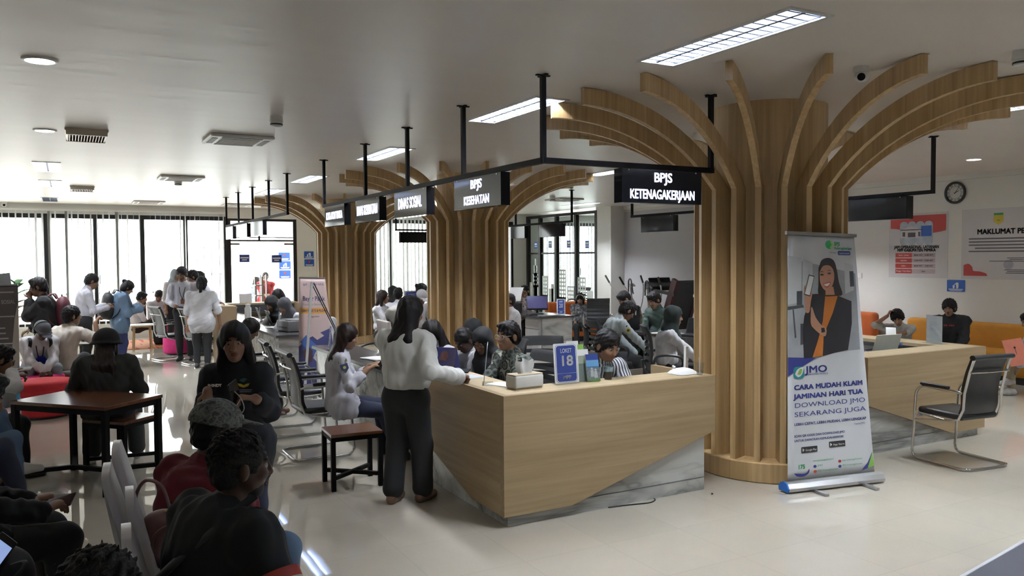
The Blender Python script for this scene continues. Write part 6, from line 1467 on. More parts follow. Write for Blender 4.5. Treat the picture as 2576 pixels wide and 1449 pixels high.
mb = MB(); x, y = U(346, 172); q.rect(mb, x, y, x+.165, y+.034, .002, .0006, .015); mb.obj('pill', INKB, t); text_on(q, 'lettering', 'bpjamsostek', x+.012, y+.016, .024, PAPER, t, width=.14, h=.003)
mb = MB(); x, y = U(132, 815); q.rect(mb, x, y, x+.115, y+.095, .002, .0006, .03); mb.obj('app_logo', M('logo_teal', (.02, .25, .28), .5), t); mb = MB(); UP(mb, [(138, 790), (150, 765), (178, 756), (172, 792), (154, 806)], .003, 4); mb.obj('app_logo_leaf', PAPER, t); mb = MB(); UP(mb, [(150, 792), (160, 766), (172, 766), (166, 792)], .0034, 3); mb.obj('app_logo_leaf', BLGRN, t)
text_on(q, 'lettering', 'JMO', *U(190, 772), .075, INKB, t, width=.24, thick=.0012); text_on(q, 'lettering', 'JAMSOSTEK MOBILE', *U(192, 797), .018, INKB, t, width=.235)
for txt, y, x0, x1, sz, th, hh in (('CARA MUDAH KLAIM', 861, 136, 474, .052, .0016, 0), ('JAMINAN HARI TUA', 908, 137, 480, .052, .0016, 0), ('DOWNLOAD JMO', 954, 139, 484, .052, -.0006, 0), ('SEKARANG JUGA', 1001, 140, 489, .052, -.0006, 0), ('LEBIH CEPAT, LEBIH MUDAH, LEBIH LENGKAP', 1052, 141, 492, .028, .0006, 0), ('SCAN QR CODE DAN DOWNLOAD JMO', 1113, 142, 385, .024, .0004, 0), ('UNTUK DAPATKAN KEMUDAHANNYA!', 1137, 143, 378, .024, .0004, 0), ('Tutorial JMO', 1077, 432, 487, .02, 0, 0)):
    xa, ya = U(x0, y); xb, yb = U(x1, y); text_on(q, 'lettering', txt, xa, ya, sz, INKB, t, width=xb-xa, thick=th)
for x0, x1, y, txt in ((177, 253, 1188, 'Google Play'), (309, 388, 1174, 'App Store')):
    xa, ya = U(x0, y); xb, _ = U(x1, y); mb = MB(); q.rect(mb, xa, ya-.024, xb, ya+.024, .002, .0006, .006); mb.obj('store_badge', BLACKINK, t); text_on(q, 'lettering', txt, xa+.04, ya-.003, .022, PAPER, t, width=xb-xa-.05, h=.003)
    mb = MB(); q.poly(mb, [(xa+.012, ya-.014), (xa+.03, ya), (xa+.012, ya+.014)], .003); mb.obj('badge_icon', PAPER, t)
text_on(q, 'lettering', '175', *U(163, 1276), .046, BGRN, t, thick=.0014); mb = MB(); UP(mb, [(146, 1306), (200, 1312), (216, 1290), (214, 1312), (190, 1326), (160, 1322)], .002, 3); mb.obj('call_swoosh', INKB, t)
mb = MB()
for x, y, m_ in ((243, 1280, 0), (245, 1307, 1), (362, 1267, 1), (363, 1294, 0)): mb = MB(); q.disc(mb, *U(x, y), .016, .012, .002, 12); mb.obj('social_icon', [INKB, RED][m_], t)
for x, y, s_ in ((256, 1278, 'JMO'), (256, 1305, 'BPJS Ketenagakerjaan'), (374, 1264, 'bpjs.ketenagakerjaan'), (375, 1291, 'BPJS Ketenagakerjaan'), (234, 1250, 'www.bpjsketenagakerjaan.go.id')): text_on(q, 'lettering', s_, *U(x, y), .02, BGRN, t, width=.05 if s_ == 'JMO' else .2)
mb = MB(); UP(mb, [(468, 1330), (535, 1310), (522, 1236), (500, 1290)], .0016); mb.obj('corner_shape', INKB, t); mb = MB(); UP(mb, [(500, 1320), (535, 1310), (522, 1236)], .0022); mb.obj('corner_shape', BLGRN, t)
MB().bar(d+(d-c).normalized()*.02+Vector((0, 0, .006)), c-(d-c).normalized()*.02+Vector((0, 0, .006)), .02, .026).obj('top_rail', ALU, t)
e0, e1 = a+(a-b).normalized()*.03, b+(b-a).normalized()*.06; bw = (b-a).normalized(); bn = Vector((bw.y, -bw.x, 0))
mb = MB(); prof = [(-.05, .015), (.05, .015), (.055, .04), (.035, .075), (.0, .088), (-.035, .075), (-.055, .04)]
mb.prism([Vector((e0.x, e0.y, 0))+bn*x+Vector((0, 0, z)) for x, z in prof], (e1-e0)); mb.obj('base_cassette', ALU, t)
mb = MB(); mb.prism([Vector((e0.x, e0.y, 0))-bw*.012+bn*x*1.08+Vector((0, 0, z*1.05)) for x, z in prof], bw*.014); mb.obj('end_cap', M('blue_plastic', (.01, .12, .45), .35), t)
for k in (.25, .82):
    p = a+(b-a)*k; MB().bar(Vector((p.x, p.y, .012))+bn*.2, Vector((p.x, p.y, .012))-bn*.16, .03, .016).obj('foot', ALU, t)
MB().tube([a+(b-a)*.5+Vector((0, .05, 0)), (d+c)*.5+Vector((0, .03, 0))], .008, 8).obj('support_pole', ALU, t)

# pink tax banner behind the row and the edge-on stand before it
t = thing('x_banner', 'pink and blue banner with a car picture standing between the two marble desks', 'banner', (2.95, 10.85, 0))
PINKV = M('pink_vinyl', (.62, .47, .45), .45, var=.03); NAVYV = M('banner_navy', (.055, .06, .18), .5); ORAN = M('banner_orange', (.70, .36, .08), .5)
tl, tr_, bl, br = atY(752, 698, 10.86), atY(818, 699, 10.80), Vector((2.66, 10.68, .06)), Vector((3.18, 10.62, .06)); W_, H_ = .55, (tl.z-.06); q = Patch2(bl, br, tr_, tl, W_, H_); sheet(q, 'banner_sheet', PINKV, t)
mb = MB(); q.poly(mb, [(0, 0), (W_, 0), (W_, .62*H_*.9), (W_*.5, .50*H_), (W_*.2, .46*H_), (0, .40*H_)], .001); mb.obj('print_lower', NAVYV, t)
mb = MB(); q.poly(mb, [(.02, .44*H_), (.12, .50*H_), (.48, .30*H_), (.40, .22*H_)], .0018); mb.obj('print_phone', M('banner_blue', (.06, .13, .38), .5), t)
mb = MB(); q.poly(mb, [(.20, .50*H_), (.33, .53*H_), (.42, .49*H_), (.30, .455*H_)], .0022); mb.obj('print_card', PINKV, t)
mb = MB(); q.poly(mb, smooth_pts([(.22, .30*H_), (.28, .36*H_), (.40, .375*H_), (.50, .35*H_), (.54, .30*H_), (.5, .26*H_), (.28, .26*H_)], 4), .0026); mb.obj('print_car', M('print_white', (.6, .55, .52), .5), t)
mb = MB(); q.poly(mb, [(.26, .325*H_), (.33, .345*H_), (.36, .31*H_), (.28, .30*H_)], .003); q.rect(mb, .27, .27*H_, .46, .285*H_, .003); mb.obj('print_dark', M('print_maroon', (.06, .03, .04), .5), t); mb = MB(); q.poly(mb, [(.06, .36*H_), (.16, .40*H_), (.22, .36*H_), (.2, .27*H_), (.1, .26*H_)], .0026); mb.obj('print_dark', M('print_maroon', (.06, .03, .04), .5), t)
mb = MB(); q.rect(mb, .03, .685*H_, .52, .735*H_, .0016); mb.obj('print_band', ORAN, t)
text_on(q, 'lettering', 'Bayar Pajak', .07, .815*H_, .085, NAVYV, t, width=.42, thick=.001); text_on(q, 'lettering', 'Kendaraan Bermotor', .08, .765*H_, .045, GREYINK, t, width=.38); text_on(q, 'lettering', 'LEBIH PRAKTIS & MUDAH', .05, .71*H_, .045, NAVYV, t, width=.45, h=.0028, thick=.0008); text_on(q, 'lettering', 'Menggunakan', .16, .66*H_, .035, BLACKINK, t, width=.2)
text_on(q, 'lettering', 'ipd', .08, .94*H_, .05, NAVYV, t, width=.07); text_on(q, 'lettering', 'BANK PAPUA', .26, .94*H_, .04, NAVYV, t, width=.24)
MB().bar(bl, br, .02).bar(tl, tr_, .014).bar((bl+br)/2+Vector((0, .05, .0)), (tl+tr_)/2+Vector((0, .012, 0)), .014).box((2.7, 10.6, 0), (3.14, 10.78, .05)).obj('stand', ALU, t)
t = thing('x_banner', 'edge-on white banner held by two long black sticks beside the pink banner', 'banner', (2.72, 10.25, 0))
p0, p1 = Vector((2.62, 10.16, .10)), atY(788, 712, 10.2); q = Patch2(p0, p0+Vector((.10, .5, 0)), p1+Vector((.10, .5, 0)), p1, .51, p1.z-.1); sheet(q, 'banner_sheet', M('banner_back', (.62, .64, .70), .5, var=.02), t)
g0 = Vector((3.02, 10.25, .35))
MB().tube([p1+Vector((.02, .05, 0)), Vector((3.05, 10.2, .90)), Vector((3.10, 10.22, .0))], .007, 8).obj('support_stick', BLACKP, t); MB().tube([p1+Vector((.09, .45, .0)), Vector((3.12, 10.55, .9)), Vector((3.18, 10.6, .0))], .007, 8).obj('support_stick', BLACKP, t)
MB().tube([p0, p0+Vector((.06, .25, -.09)), Vector((3.1, 10.22, .006))], .007, 8).obj('foot', BLACKP, t)
# left edge banner
t = thing('roll_up_banner', 'dark grey-brown banner with white headings at the left edge', 'banner', (-.75, 10.6, 0))
br, tr_ = atd(50, 965, 9.0), atd(45, 716, 9.0); br.z = .3; uu = Vector((.995, -.06, 0)); W_ = .8; bl, tl = br-uu*W_, tr_-uu*W_; q = Patch2(bl, br, tr_, tl, W_, tr_.z-.3); H_ = q.H
sheet(q, 'banner_sheet', M('banner_taupe', (.085, .07, .07), .5, var=.1), t); text_on(q, 'lettering', 'DINAS SOSIAL', .50, H_*.85, .058, M('pale_ink', (.45, .42, .42), .5), t, width=.27, thick=.0012)
mb = MB(); rnd = random.Random(4)
for y in (.93, .72): q.rect(mb, .45, H_*y, .76, H_*y+.014, .001)
for k in range(11): y = .62-.045*k; q.rect(mb, .45+.05*rnd.random(), H_*y, .66+.1*rnd.random(), H_*y+.014, .001)
mb.obj('text_lines', M('pale_ink', (.45, .42, .42), .5), t)
mb = MB(); q.poly(mb, [(.62, 0), (.8, 0), (.8, H_*.3), (.72, H_*.22), (.66, H_*.1)], .0015); mb.obj('corner_shape', M('banner_sky_blue', (.06, .3, .6), .5), t); mb = MB(); q.poly(mb, [(.6, 0), (.64, 0), (.7, H_*.16), (.76, H_*.7), (.8, H_*.86), (.8, H_*.3), (.72, H_*.2)], .0012); mb.obj('corner_shape', M('banner_cream', (.4, .36, .33), .5), t)
bn = Vector((-uu.y, uu.x, 0)); MB().bar(tl, tr_, .02).bar((bl+br)/2+bn*.06-Vector((0, 0, .28)), (tl+tr_)/2+bn*.02, .02).obj('stand', ALU, t); MB().bar(Vector((bl.x, bl.y, .05)), Vector((br.x, br.y, .05)), .1, .1).bar(Vector((bl.x, bl.y, .1)), Vector((bl.x, bl.y, .32)), .012).bar(Vector((br.x, br.y, .1)), Vector((br.x, br.y, .32)), .012).obj('base_cassette', ALU, t)
t = thing('notice_board', 'small pale notice held above the dark banner at the left edge', 'sign', tuple(atd(5, 702, 9.5))); p = atd(25, 690, 9.6); q = Plane2(p, (1, -.05, .12), (-.1, 0, 1)); mb = MB(); q.rect(mb, -.3, -.15, 0, .02, 0, .006); mb.obj('panel', M('notice_blue_grey', (.42, .46, .52), .5), t)
MB().bar(p-Vector((.12, -.012, .14)), (p.x-.12, p.y+.012, 0), .014).box((p.x-.3, p.y-.1, 0), (p.x+.05, p.y+.12, .012)).obj('stand', ALU, t)
# potted plant
t = thing('potted_plant', 'green leafy plant rising behind the dark banner at the left edge', 'plant', (-.62, 13.2, 0)); LEAF = M('leaf_green', (.03, .10, .025), .45, var=.3, scale=10); c = Vector((-.66, 13.3, 0))
MB().lathe(c, [(.15, 0), (.2, .3), (.21, .32), (.18, .32), (.17, .29)], 20).obj('pot', WHITE, t, smooth='auto'); MB().tube([c+Vector((0, 0, .28)), c+Vector((.02, 0, .9)), c+Vector((.03, 0, 1.42))], .018, 8).obj('stem', M('stem_brown', (.12, .08, .04), .7), t)
rnd = random.Random(9)
for k in range(13):
    a = 2.4*k; z = 1.05+.04*k; b0 = c+Vector((.03, 0, z)); dr = Vector((math.cos(a), math.sin(a), .9-.05*(12-k))).normalized(); L = .30; sd = dr.cross(Vector((0, 0, 1))).normalized(); up = sd.cross(dr); mb = MB(); V = []
    for j in range(7):
        s_ = j/6; w_ = .055*math.sin(PI*min(1, s_*.95+.05))**.8; m_ = b0+dr*L*s_-Vector((0, 0, .10*s_*s_)); V += [m_-sd*w_, m_+up*-.012, m_+sd*w_]
    F = [(3*j+i, 3*j+i+1, 3*j+i+4, 3*j+i+3) for j in range(6) for i in (0, 1)]; mb.add(V, F); mb.obj('leaf', LEAF, t, smooth=True)
# posters and the clock
X = XR-.004
def poster(lab, y0, y1, z0, z1):
    t = thing('wall_poster', lab, 'poster', (X, (y0+y1)/2, z0), 'posters on the right wall'); q = Plane2((X, y1, z0), (0, -1, 0), (0, 0, 1)); w_, h_ = y1-y0, z1-z0; mb = MB(); q.rect(mb, 0, 0, w_, h_, .0, .003); mb.obj('poster_sheet', M('poster_vinyl', (.60, .59, .61), .4, var=.02), t)
    mb = MB()
    for a, b in ((.03, .03), (w_-.03, .03), (.03, h_-.03), (w_-.03, h_-.03)): q.disc(mb, a, b, .01, h=.003, n=10)
    mb.obj('eyelets', ALU, t); return t, q, w_, h_
t, q, w_, h_ = poster('opening-hours poster with a red top and a building picture on the right wall', 8.06, 9.13, 1.46, 2.55)
mb = MB(); q.poly(mb, [(.03, h_-.04), (w_-.03, h_-.04), (w_-.03, .72*h_)]+[(w_-.03-(w_-.06)*k/10, h_*(.72-.06*math.sin(PI*k/10*1.5)*(.6 if k < 7 else 1)-.01*k/10)) for k in range(1, 11)], .001); mb.obj('red_header', RED, t)
mb = MB(); pts = []
for k in range(4): pts += [(.21+.15*k+.075-.075*math.cos(PI*j/6), h_*.82+.06*math.sin(PI*j/6)) for j in range(7)]
low = [(x, h_*1.375-y) for x, y in pts[::-1]]; q.poly(mb, pts+low, .002); mb.obj('picture', M('picture_sky', (.42, .47, .55), .5, var=.2, scale=8), t)
mb = MB(); q.rect(mb, .22, .62*h_, .62, .74*h_, .003); q.poly(mb, [(.22, .74*h_), (.42, .80*h_), (.62, .74*h_)], .003); mb.obj('picture_building', M('picture_white', (.6, .58, .58), .5), t); mb = MB(); q.rect(mb, .60, .64*h_, .79, .80*h_, .0034); mb.obj('picture_annex', BLUEB, t); mb = MB(); q.rect(mb, .36, .63*h_, .50, .70*h_, .004); q.rect(mb, .26, .64*h_, .31, .71*h_, .004); q.rect(mb, .55, .64*h_, .59, .71*h_, .004); q.rect(mb, .22, .735*h_, .64, .75*h_, .004); mb.obj('picture_openings', M('picture_dark', (.09, .07, .09), .5), t)
text_on(q, 'lettering', 'JAM OPERASIONAL LAYANAN', w_*.48, .475*h_, .068, BLACKINK, t, width=.82, thick=.0025, align='CENTER'); text_on(q, 'lettering', 'MPP KABUPATEN MIMIKA', w_*.48, .425*h_, .068, BLACKINK, t, width=.70, thick=.0025, align='CENTER')
rows = (('Senin - Jumat', '08.00 WIT - 15.00 WIT'), ('Istirahat', '12.00 WIT - 13.00 WIT'), ('Sabtu', '08.00 WIT - 12.00 WIT'), ('Minggu / Hari Besar', 'Libur'))
for k, (l, r_) in enumerate(rows):
    z = h_*(.315-.083*k); mb = MB(); q.rect(mb, .13, z, .44, z+.076, .001); mb.obj('table_cell', RED, t); mb = MB(); q.rect(mb, .445, z, .86, z+.076, .001); mb.obj('table_cell', M('poster_pink', (.46, .38, .39), .5), t)
    text_on(q, 'lettering', l, .285, z+.038, .036, PAPER, t, align='CENTER', h=.002); text_on(q, 'lettering', r_, .65, z+.038, .036, BLACKINK, t, align='CENTER', h=.002, thick=.0006)
t, q, w_, h_ = poster('pale service-pledge poster with a yellow crest, cut by the right edge of the view', 6.1, 7.83, 1.46, 2.56)
text_on(q, 'lettering', 'MAKLUMAT PELAYANAN', w_/2, h_*.67, .11, BLACKINK, t, width=1.22, thick=.003, align='CENTER')
mb = MB(); q.poly(mb, [(w_/2-.36, h_*.93), (w_/2-.21, h_*.93), (w_/2-.21, h_*.81), (w_/2-.285, h_*.76), (w_/2-.36, h_*.81)], .001); mb.obj('crest', M('crest_yellow', (.55, .42, .05), .5), t); mb = MB(); q.rect(mb, w_/2-.355, h_*.90, w_/2-.215, h_*.93, .002); q.poly(mb, [(w_/2-.32, h_*.84), (w_/2-.285, h_*.815), (w_/2-.25, h_*.84), (w_/2-.285, h_*.83)], .002); mb.obj('crest_detail', BGRN, t)
mb = MB(); rnd = random.Random(2)
for k in range(5): e = .12+.1*(k == 3); q.rect(mb, e, h_*(.565-.045*k), w_-e, h_*(.565-.045*k)+.022, .001)
for k, (a, b) in enumerate(((.72, 1.0), (.76, .96), (.45, 1.4))): q.rect(mb, a, h_*(.295-.022*k), b, h_*(.295-.022*k)+.012, .001)
for k, (a, b) in enumerate(((.68, 1.05), (.72, 1.0), (.7, 1.02))): q.rect(mb, a, h_*(.13-.022*k), b, h_*(.13-.022*k)+.012, .001)
mb.obj('text_lines', M('poster_text_grey', (.12, .11, .13), .5), t)
mb = MB(); q.disc(mb, .74, h_*.21, .075, h=.0008); mb.obj('stamp', M('stamp_violet', (.40, .39, .47), .5), t)
mb = MB(); q.poly(mb, [(.04, .05)]+smooth_pts([(.04, .22), (.12, .24), (.18, .19), (.2, .13), (.3, .12), (.4, .09), (.42, .05)], 4), .001); mb.obj('corner_blob', RED, t); mb = MB(); q.poly(mb, [(w_-.04, h_-.04)]+smooth_pts([(w_-.62, h_-.04), (w_-.58, h_-.08), (w_-.42, h_-.09), (w_-.3, h_-.17), (w_-.1, h_-.2), (w_-.04, h_-.26)], 4), .001); mb.obj('corner_blob', RED, t)
t = thing('wall_clock', 'round black-rimmed wall clock on the white wall above the posters', 'clock', (XR, 7.94, 2.84)); c = Vector((XR-.001, 7.94, 2.84)); q = Plane2(c, (0, -1, 0), (0, 0, 1)); n = 48; R0 = .175
mb = MB(); mb.tube([c+Vector((-.02, -.16*math.cos(a), .16*math.sin(a))) for a in [2*PI*k/n for k in range(n)]], .02, 10, close=True); mb.obj('rim', BLACKP, t, smooth=True)
mb = MB(); q.disc(mb, 0, 0, .155, h=.012, n=40); mb.obj('dial', M('clock_dial', (.60, .60, .58), .4), t); mb = MB(); 
for k in range(12):
    a = PI/6*k
    for o in ((-.014, 0, .014) if k % 3 else (-.012, .012)): mb.prism([q.P((rr)*math.sin(a)+(o+e)*math.cos(a), rr*math.cos(a)-(o+e)*math.sin(a), .0135) for rr, e in ((.105, -.0032), (.148, -.0032), (.148, .0032), (.105, .0032))], q.n*.001)
for rr in (.098, .152): mb.tube([q.P(rr*math.cos(a), rr*math.sin(a), .0125) for a in [2*PI*k/40 for k in range(40)]], .0022, 5, close=True)
mb.obj('numerals', BLACKINK, t)
for nm, L, wd, a in (('hour_hand', .075, .007, 1.12), ('minute_hand', .115, .005, .62)): MB().prism([q.P(x*math.cos(a)+y*math.sin(a), -x*math.sin(a)+y*math.cos(a), .016) for x, y in ((-wd, -.02), (wd, -.02), (wd*.5, L), (-wd*.5, L))], q.n*.001).obj(nm, BLACKINK, t)

# ================================================================ THINGS ON THE COUNTERS
H = .9105
def on(px, py, z=H): return atz(px, py, z)
t = thing('tissue_box', 'white tissue box with a wooden lid and a tissue sticking out, on the wooden counter', 'tissue box', (2.85, 5.02, H)); Rz = Matrix.Translation((2.87, 5.015, H)) @ Matrix.Rotation(.1, 4, 'Z')
MB().rbox((-.125, -.065, .006), (.125, .065, .10), .014, Rz).obj('body', WHITE, t, smooth='auto'); MB().rbox((-.12, -.06, .099), (.12, .06, .106), .003, Rz).obj('lid', M('birch_lid', (.62, .53, .38), .5), t); MB().box((-.115, -.055, 0), (.115, .055, .008), Rz).obj('base', M('birch_lid', (.62, .53, .38), .5), t)
mb = MB(); V = []; n = 13
for j in range(9):
    s_ = j/8
    for i in range(n):
        u_ = -1+2*i/(n-1); x = u_*(.05+.028*math.sin(s_*2.2)); y = .012*math.sin(4*u_+s_)+.01*s_*math.sin(7*u_+2); z = .10+.105*s_*(1-.10*u_*u_)+.008*math.sin(6*u_+2)*s_; V.append(Rz @ Vector((x, y, z)))
F = [(j*n+i, j*n+i+1, (j+1)*n+i+1, (j+1)*n+i) for j in range(8) for i in range(n-1)]; mb.add(V, F); mb.obj('tissue', M('tissue_paper', (.78, .78, .78), .9), t, smooth=True)
def acrylic(lab, c, ang, w_, h_, l1=None, l2=None, l3=None, card=BLUE, name='counter_sign', grp='counter signs in clear stands', back=False):
    t = thing(name, lab, 'sign', tuple(c), grp); u = Vector((math.cos(ang), math.sin(ang), 0)); tilt = .1; v = Vector((-u.y*-tilt*-1, u.x*tilt, 1)).normalized(); v = (Vector((0, 0, 1))+Vector((-u.y, u.x, 0))*tilt).normalized(); q = Plane2(Vector(c)+Vector((0, 0, .004)), u, v)
    mb = MB(); q.rect(mb, -w_/2, 0, w_/2, h_, .0, .003, .008); mb.obj('stand_plate', PAPER if card else ACRYL, t)
    mb = MB(); f = Vector((u.y, -u.x, 0)); mb.prism([Vector(c)-u*w_/2-f*.07, Vector(c)+u*w_/2-f*.07, Vector(c)+u*w_/2+f*.012, Vector(c)-u*w_/2+f*.012], (0, 0, .003)); mb.obj('stand_foot', ACRYL, t)
    if card:
        mb = MB(); q.rect(mb, -w_*.44, .02*h_, w_*.44, .97*h_, .001, .0006, .03*h_*3); mb.obj('border', M('card_line', (.10, .12, .3), .5), t); mb = MB(); q.rect(mb, -w_*.425, .027*h_, w_*.425, .963*h_, .0016, .0006, .085*h_); mb.obj('card', PAPER, t)
        mb = MB(); q.rect(mb, -w_*.40, .045*h_, w_*.40, .945*h_, .0022, .0006, .075*h_); t0 = t; t = mb.obj('card', card, t)
        if l1: text_on(Plane2(q.P(0, 0, 0), u, v), 'lettering', l1, 0, .81*h_, .15*h_, PAPER, t, width=w_*.46, thick=.0006, align='CENTER', h=.004)
        if l2: text_on(Plane2(q.P(0, 0, 0), u, v), 'lettering', l2, 0, .55*h_, .36*h_, PAPER, t, width=w_*.46, thick=.0018, align='CENTER', h=.004)
        if l3: text_on(Plane2(q.P(0, 0, 0), u, v), 'lettering', l3, 0, .14*h_, .13*h_, PAPER, t, width=w_*.32, thick=.0005, align='CENTER', h=.004); mb = MB(); q.rect(mb, -w_*.39, .245*h_, w_*.39, .25*h_, .0032); mb.obj('rule', PAPER, t)
        t = t0
    return t
acrylic('blue LOKET 18 sign in a clear stand on the nearest wooden counter', (3.235, 5.015, H), math.atan2(.02, .21)-.12, .21, .295, 'LOKET', '18', 'MPP')
t = acrylic('edge-on clear sign stand by the hand of the standing woman', (2.70, 5.33, H), -2.05, .2, .30, 'LOKET', '17', 'MPP')
acrylic('blue number 16 sign in a clear stand on the low desk beside the standing woman', (2.74, 7.05, .765), -1.4, .20, .29, 'LOKET', '16', 'MPP')
acrylic('edge-on sign stand at the end of the marble desk before the pink banner', (2.72, 9.45, .765), -1.75, .18, .29, 'LOKET', '15', 'MPP')
acrylic('sign stand on the far marble desk in front of the grey printer', (2.74, 12.2, .765), -1.75, .18, .29, 'LOKET', '14', 'MPP')
acrylic('sign stand on the far marble desk between the laptop and the grey printer', (2.68, 13.3, .765), -1.75, .18, .30, 'LOKET', '13', 'MPP')
acrylic('sign stand at the far end of the far marble desk beside the cardboard box', (2.68, 15.4, .765), -1.75, .18, .30, 'LOKET', '12', 'MPP')
acrylic('blue sign stand on the end of the desk with white drawers, before the orange armchair', (8.28, 13.05, .745), -.5, .16, .30, 'LOKET', '20', 'MPP')
acrylic('blue sign stand before the man in the floral shirt', (8.1, 15.6, .745), -.35, .2, .32, 'LOKET', '21', 'MPP')
p = atd(1037, 742, 15.5); acrylic('blue sign stand near the blind between the tree columns', (p.x, p.y, .76), -.25, .3, .46, 'LOKET', '9', 'MPP'); MB().box((p.x-.4, p.y-.3, 0), (p.x+.4, p.y+.4, .755)); 
dk = MB().box((p.x-.5, p.y-.2, .72), (p.x+.6, p.y+.45, .757)); t = thing('service_desk', 'plain desk under the blue sign between the tree columns', 'desk', (p.x, p.y, 0), 'marble-fronted desks'); dk.obj('desk_top', DARKTOP, t); MB().box((p.x-.45, p.y-.1, 0), (p.x+.55, p.y+.4, .72)).obj('front_panel', MARB, t)
# leaflets in clear holders
t = thing('leaflet_holder', 'clear leaflet holders with blue and green leaflets right of the LOKET 18 sign', 'leaflets', (3.44, 5.0, H))
def leaflet(c, ang, w_, h_, cols, z0=H, tilt=.22):
    u = Vector((math.cos(ang), math.sin(ang), 0)); v = (Vector((0, 0, 1))+Vector((-u.y, u.x, 0))*tilt).normalized(); q = Plane2(Vector((c[0], c[1], z0+.004)), u, v); mb = MB(); q.rect(mb, -w_/2, 0, w_/2, h_, 0, .012); mb.obj('leaflets', PAPER, t)
    y = h_
    for f_, m_ in cols: mb = MB(); q.rect(mb, -w_/2, y-h_*f_, w_/2, y, .001); mb.obj('leaflet_cover', m_, t); y -= h_*f_
    mb = MB(); q.rect(mb, -w_/2-.004, 0, w_/2+.004, h_*.55, .004, .002); q.rect(mb, -w_/2-.004, -.0, w_/2+.004, .004, .004, .02); mb.obj('holder', ACRYL, t); return q
q = leaflet((3.455, 4.985), -.12, .105, .205, ((.22, BLUE), (.30, M('leaflet_sky', (.16, .38, .68), .4)), (.40, M('leaflet_people', (.42, .44, .46), .4, var=.5, scale=60)), (.08, BLGRN)))
mb = MB()
for x, y in ((-.01, .075), (.02, .065)): q.disc(mb, x, y+.02, .009, h=.0022); q.poly(mb, [(x-.015, y-.04), (x+.015, y-.04), (x+.012, y+.01), (x-.012, y+.01)], .0022)
mb.obj('leaflet_figures', PAPER, t)
leaflet((3.40, 5.03), -.12, .105, .24, ((.2, PAPER), (.8, M('leaflet_grey', (.35, .4, .33), .5)))); leaflet((3.385, 5.06), -.12, .10, .275, ((.2, BLGRN), (.8, M('leaflet_grey', (.35, .4, .33), .5)))); leaflet((3.36, 5.09), -.12, .10, .30, ((.15, PAPER), (.85, M('leaflet_grey', (.35, .4, .33), .5))))
t = thing('iced_drink', 'plastic cup with dark iced coffee behind the leaflets', 'drink', (3.62, 5.04, H)); c = (3.615, 5.03, H)
MB().lathe(c, [(.028, 0), (.031, .06)], 18).obj('coffee', M('coffee', (.012, .007, .005), .1), t, smooth='auto'); MB().lathe(c, [(.03, .0), (.04, .115), (.041, .118)], 18, False).obj('cup', ACRYL, t, smooth='auto'); MB().lathe(c, [(.042, .116), (.042, .124), (.03, .14), (.004, .143)], 18).obj('lid', ACRYL, t, smooth='auto'); MB().lathe(c, [(.0375, .062), (.041, .1)], 18, False).obj('label', M('cup_print', (.25, .35, .4), .5, var=.5, scale=50), t)
t = thing('laptop', 'open laptop before the man in the striped shirt, its lid edge above the counter', 'laptop', (4.0, 5.4, .74)); MB().box((3.82, 5.3, .74), (4.15, 5.53, .757)).obj('keyboard_deck', ALU, t); MB().box((3.82, 5.285, .757), (4.15, 5.297, .925)).obj('lid', ALU, t)
t = thing('white_tray', 'white curved paper food box lying at the right end of the wooden counter', 'box', (4.3, 4.97, H)); mb = MB(); V = []; n = 11
for j in range(n):
    for i in range(n):
        u_, v_ = -1+2*i/(n-1), -1+2*j/(n-1); V.append((4.3+.10*u_*(1-.1*v_*v_), 4.965+.085*v_, H+.004+.045*max(0, 1-max(abs(u_), abs(v_))**2.6)-(0)))
V2 = [(x, y, z-.002) for x, y, z in V]; F = [(j*n+i, j*n+i+1, (j+1)*n+i+1, (j+1)*n+i) for j in range(n-1) for i in range(n-1)]; mb.add(V, F).add(V2, [f[::-1] for f in F]); mb.obj('shell', PAPER, t, smooth=True); MB().tube([(4.25, 5.0, H+.045), (4.24, 5.02, H+.062)], [.014, .008], 8).obj('twist', PAPER, t)
t = thing('plastic_cup', 'clear plastic water cup with a straw at the right end of the wooden counter', 'cup', (4.37, 4.84, H)); c = (4.37, 4.845, H)
MB().lathe(c, [(.024, .002), (.034, .094), (.037, .096), (.037, .1)], 20, False).obj('cup', ACRYL, t, smooth='auto'); MB().lathe(c, [(.023, .002), (.027, .035)], 18).obj('water', ACRYL, t, smooth='auto'); MB().tube([(4.375, 4.85, H+.005), (4.352, 4.835, H+.14)], .0025, 6).obj('straw', PAPER, t)
def papers(lab, c, w_, h_, ang, n=3, mat=PAPER, z=H, name='papers'):
    t = thing(name, lab, 'papers', (c[0], c[1], z), 'loose papers'); rnd = random.Random(int(c[0]*100))
    for k in range(n): MB().box((-w_/2, -h_/2, .0012*k), (w_/2, h_/2, .0012*k+.001), Matrix.Translation((c[0]+rnd.uniform(-.02, .02), c[1]+rnd.uniform(-.02, .02), z)) @ Matrix.Rotation(ang+rnd.uniform(-.2, .2), 4, 'Z')).obj('sheet', mat, t)
papers('papers behind the tissue box on the counter', (2.80, 5.22), .14, .2, .3); papers('papers under the hand of the standing woman', (2.72, 5.75), .2, .28, .2, mat=M('form_print', (.55, .6, .68), .7, var=.2, scale=40)); papers('papers on the desk under the hand of the officer in pale grey', (7.4, 8.85), .3, .42, .2, 4, z=.765); papers('papers on the far marble desk before the grey-scarfed woman', (2.95, 12.9), .3, .4, .4, 4, z=.765); papers('papers before the woman in white uniform on the low desk', (2.95, 8.3), .25, .35, .3, 4, z=.765)
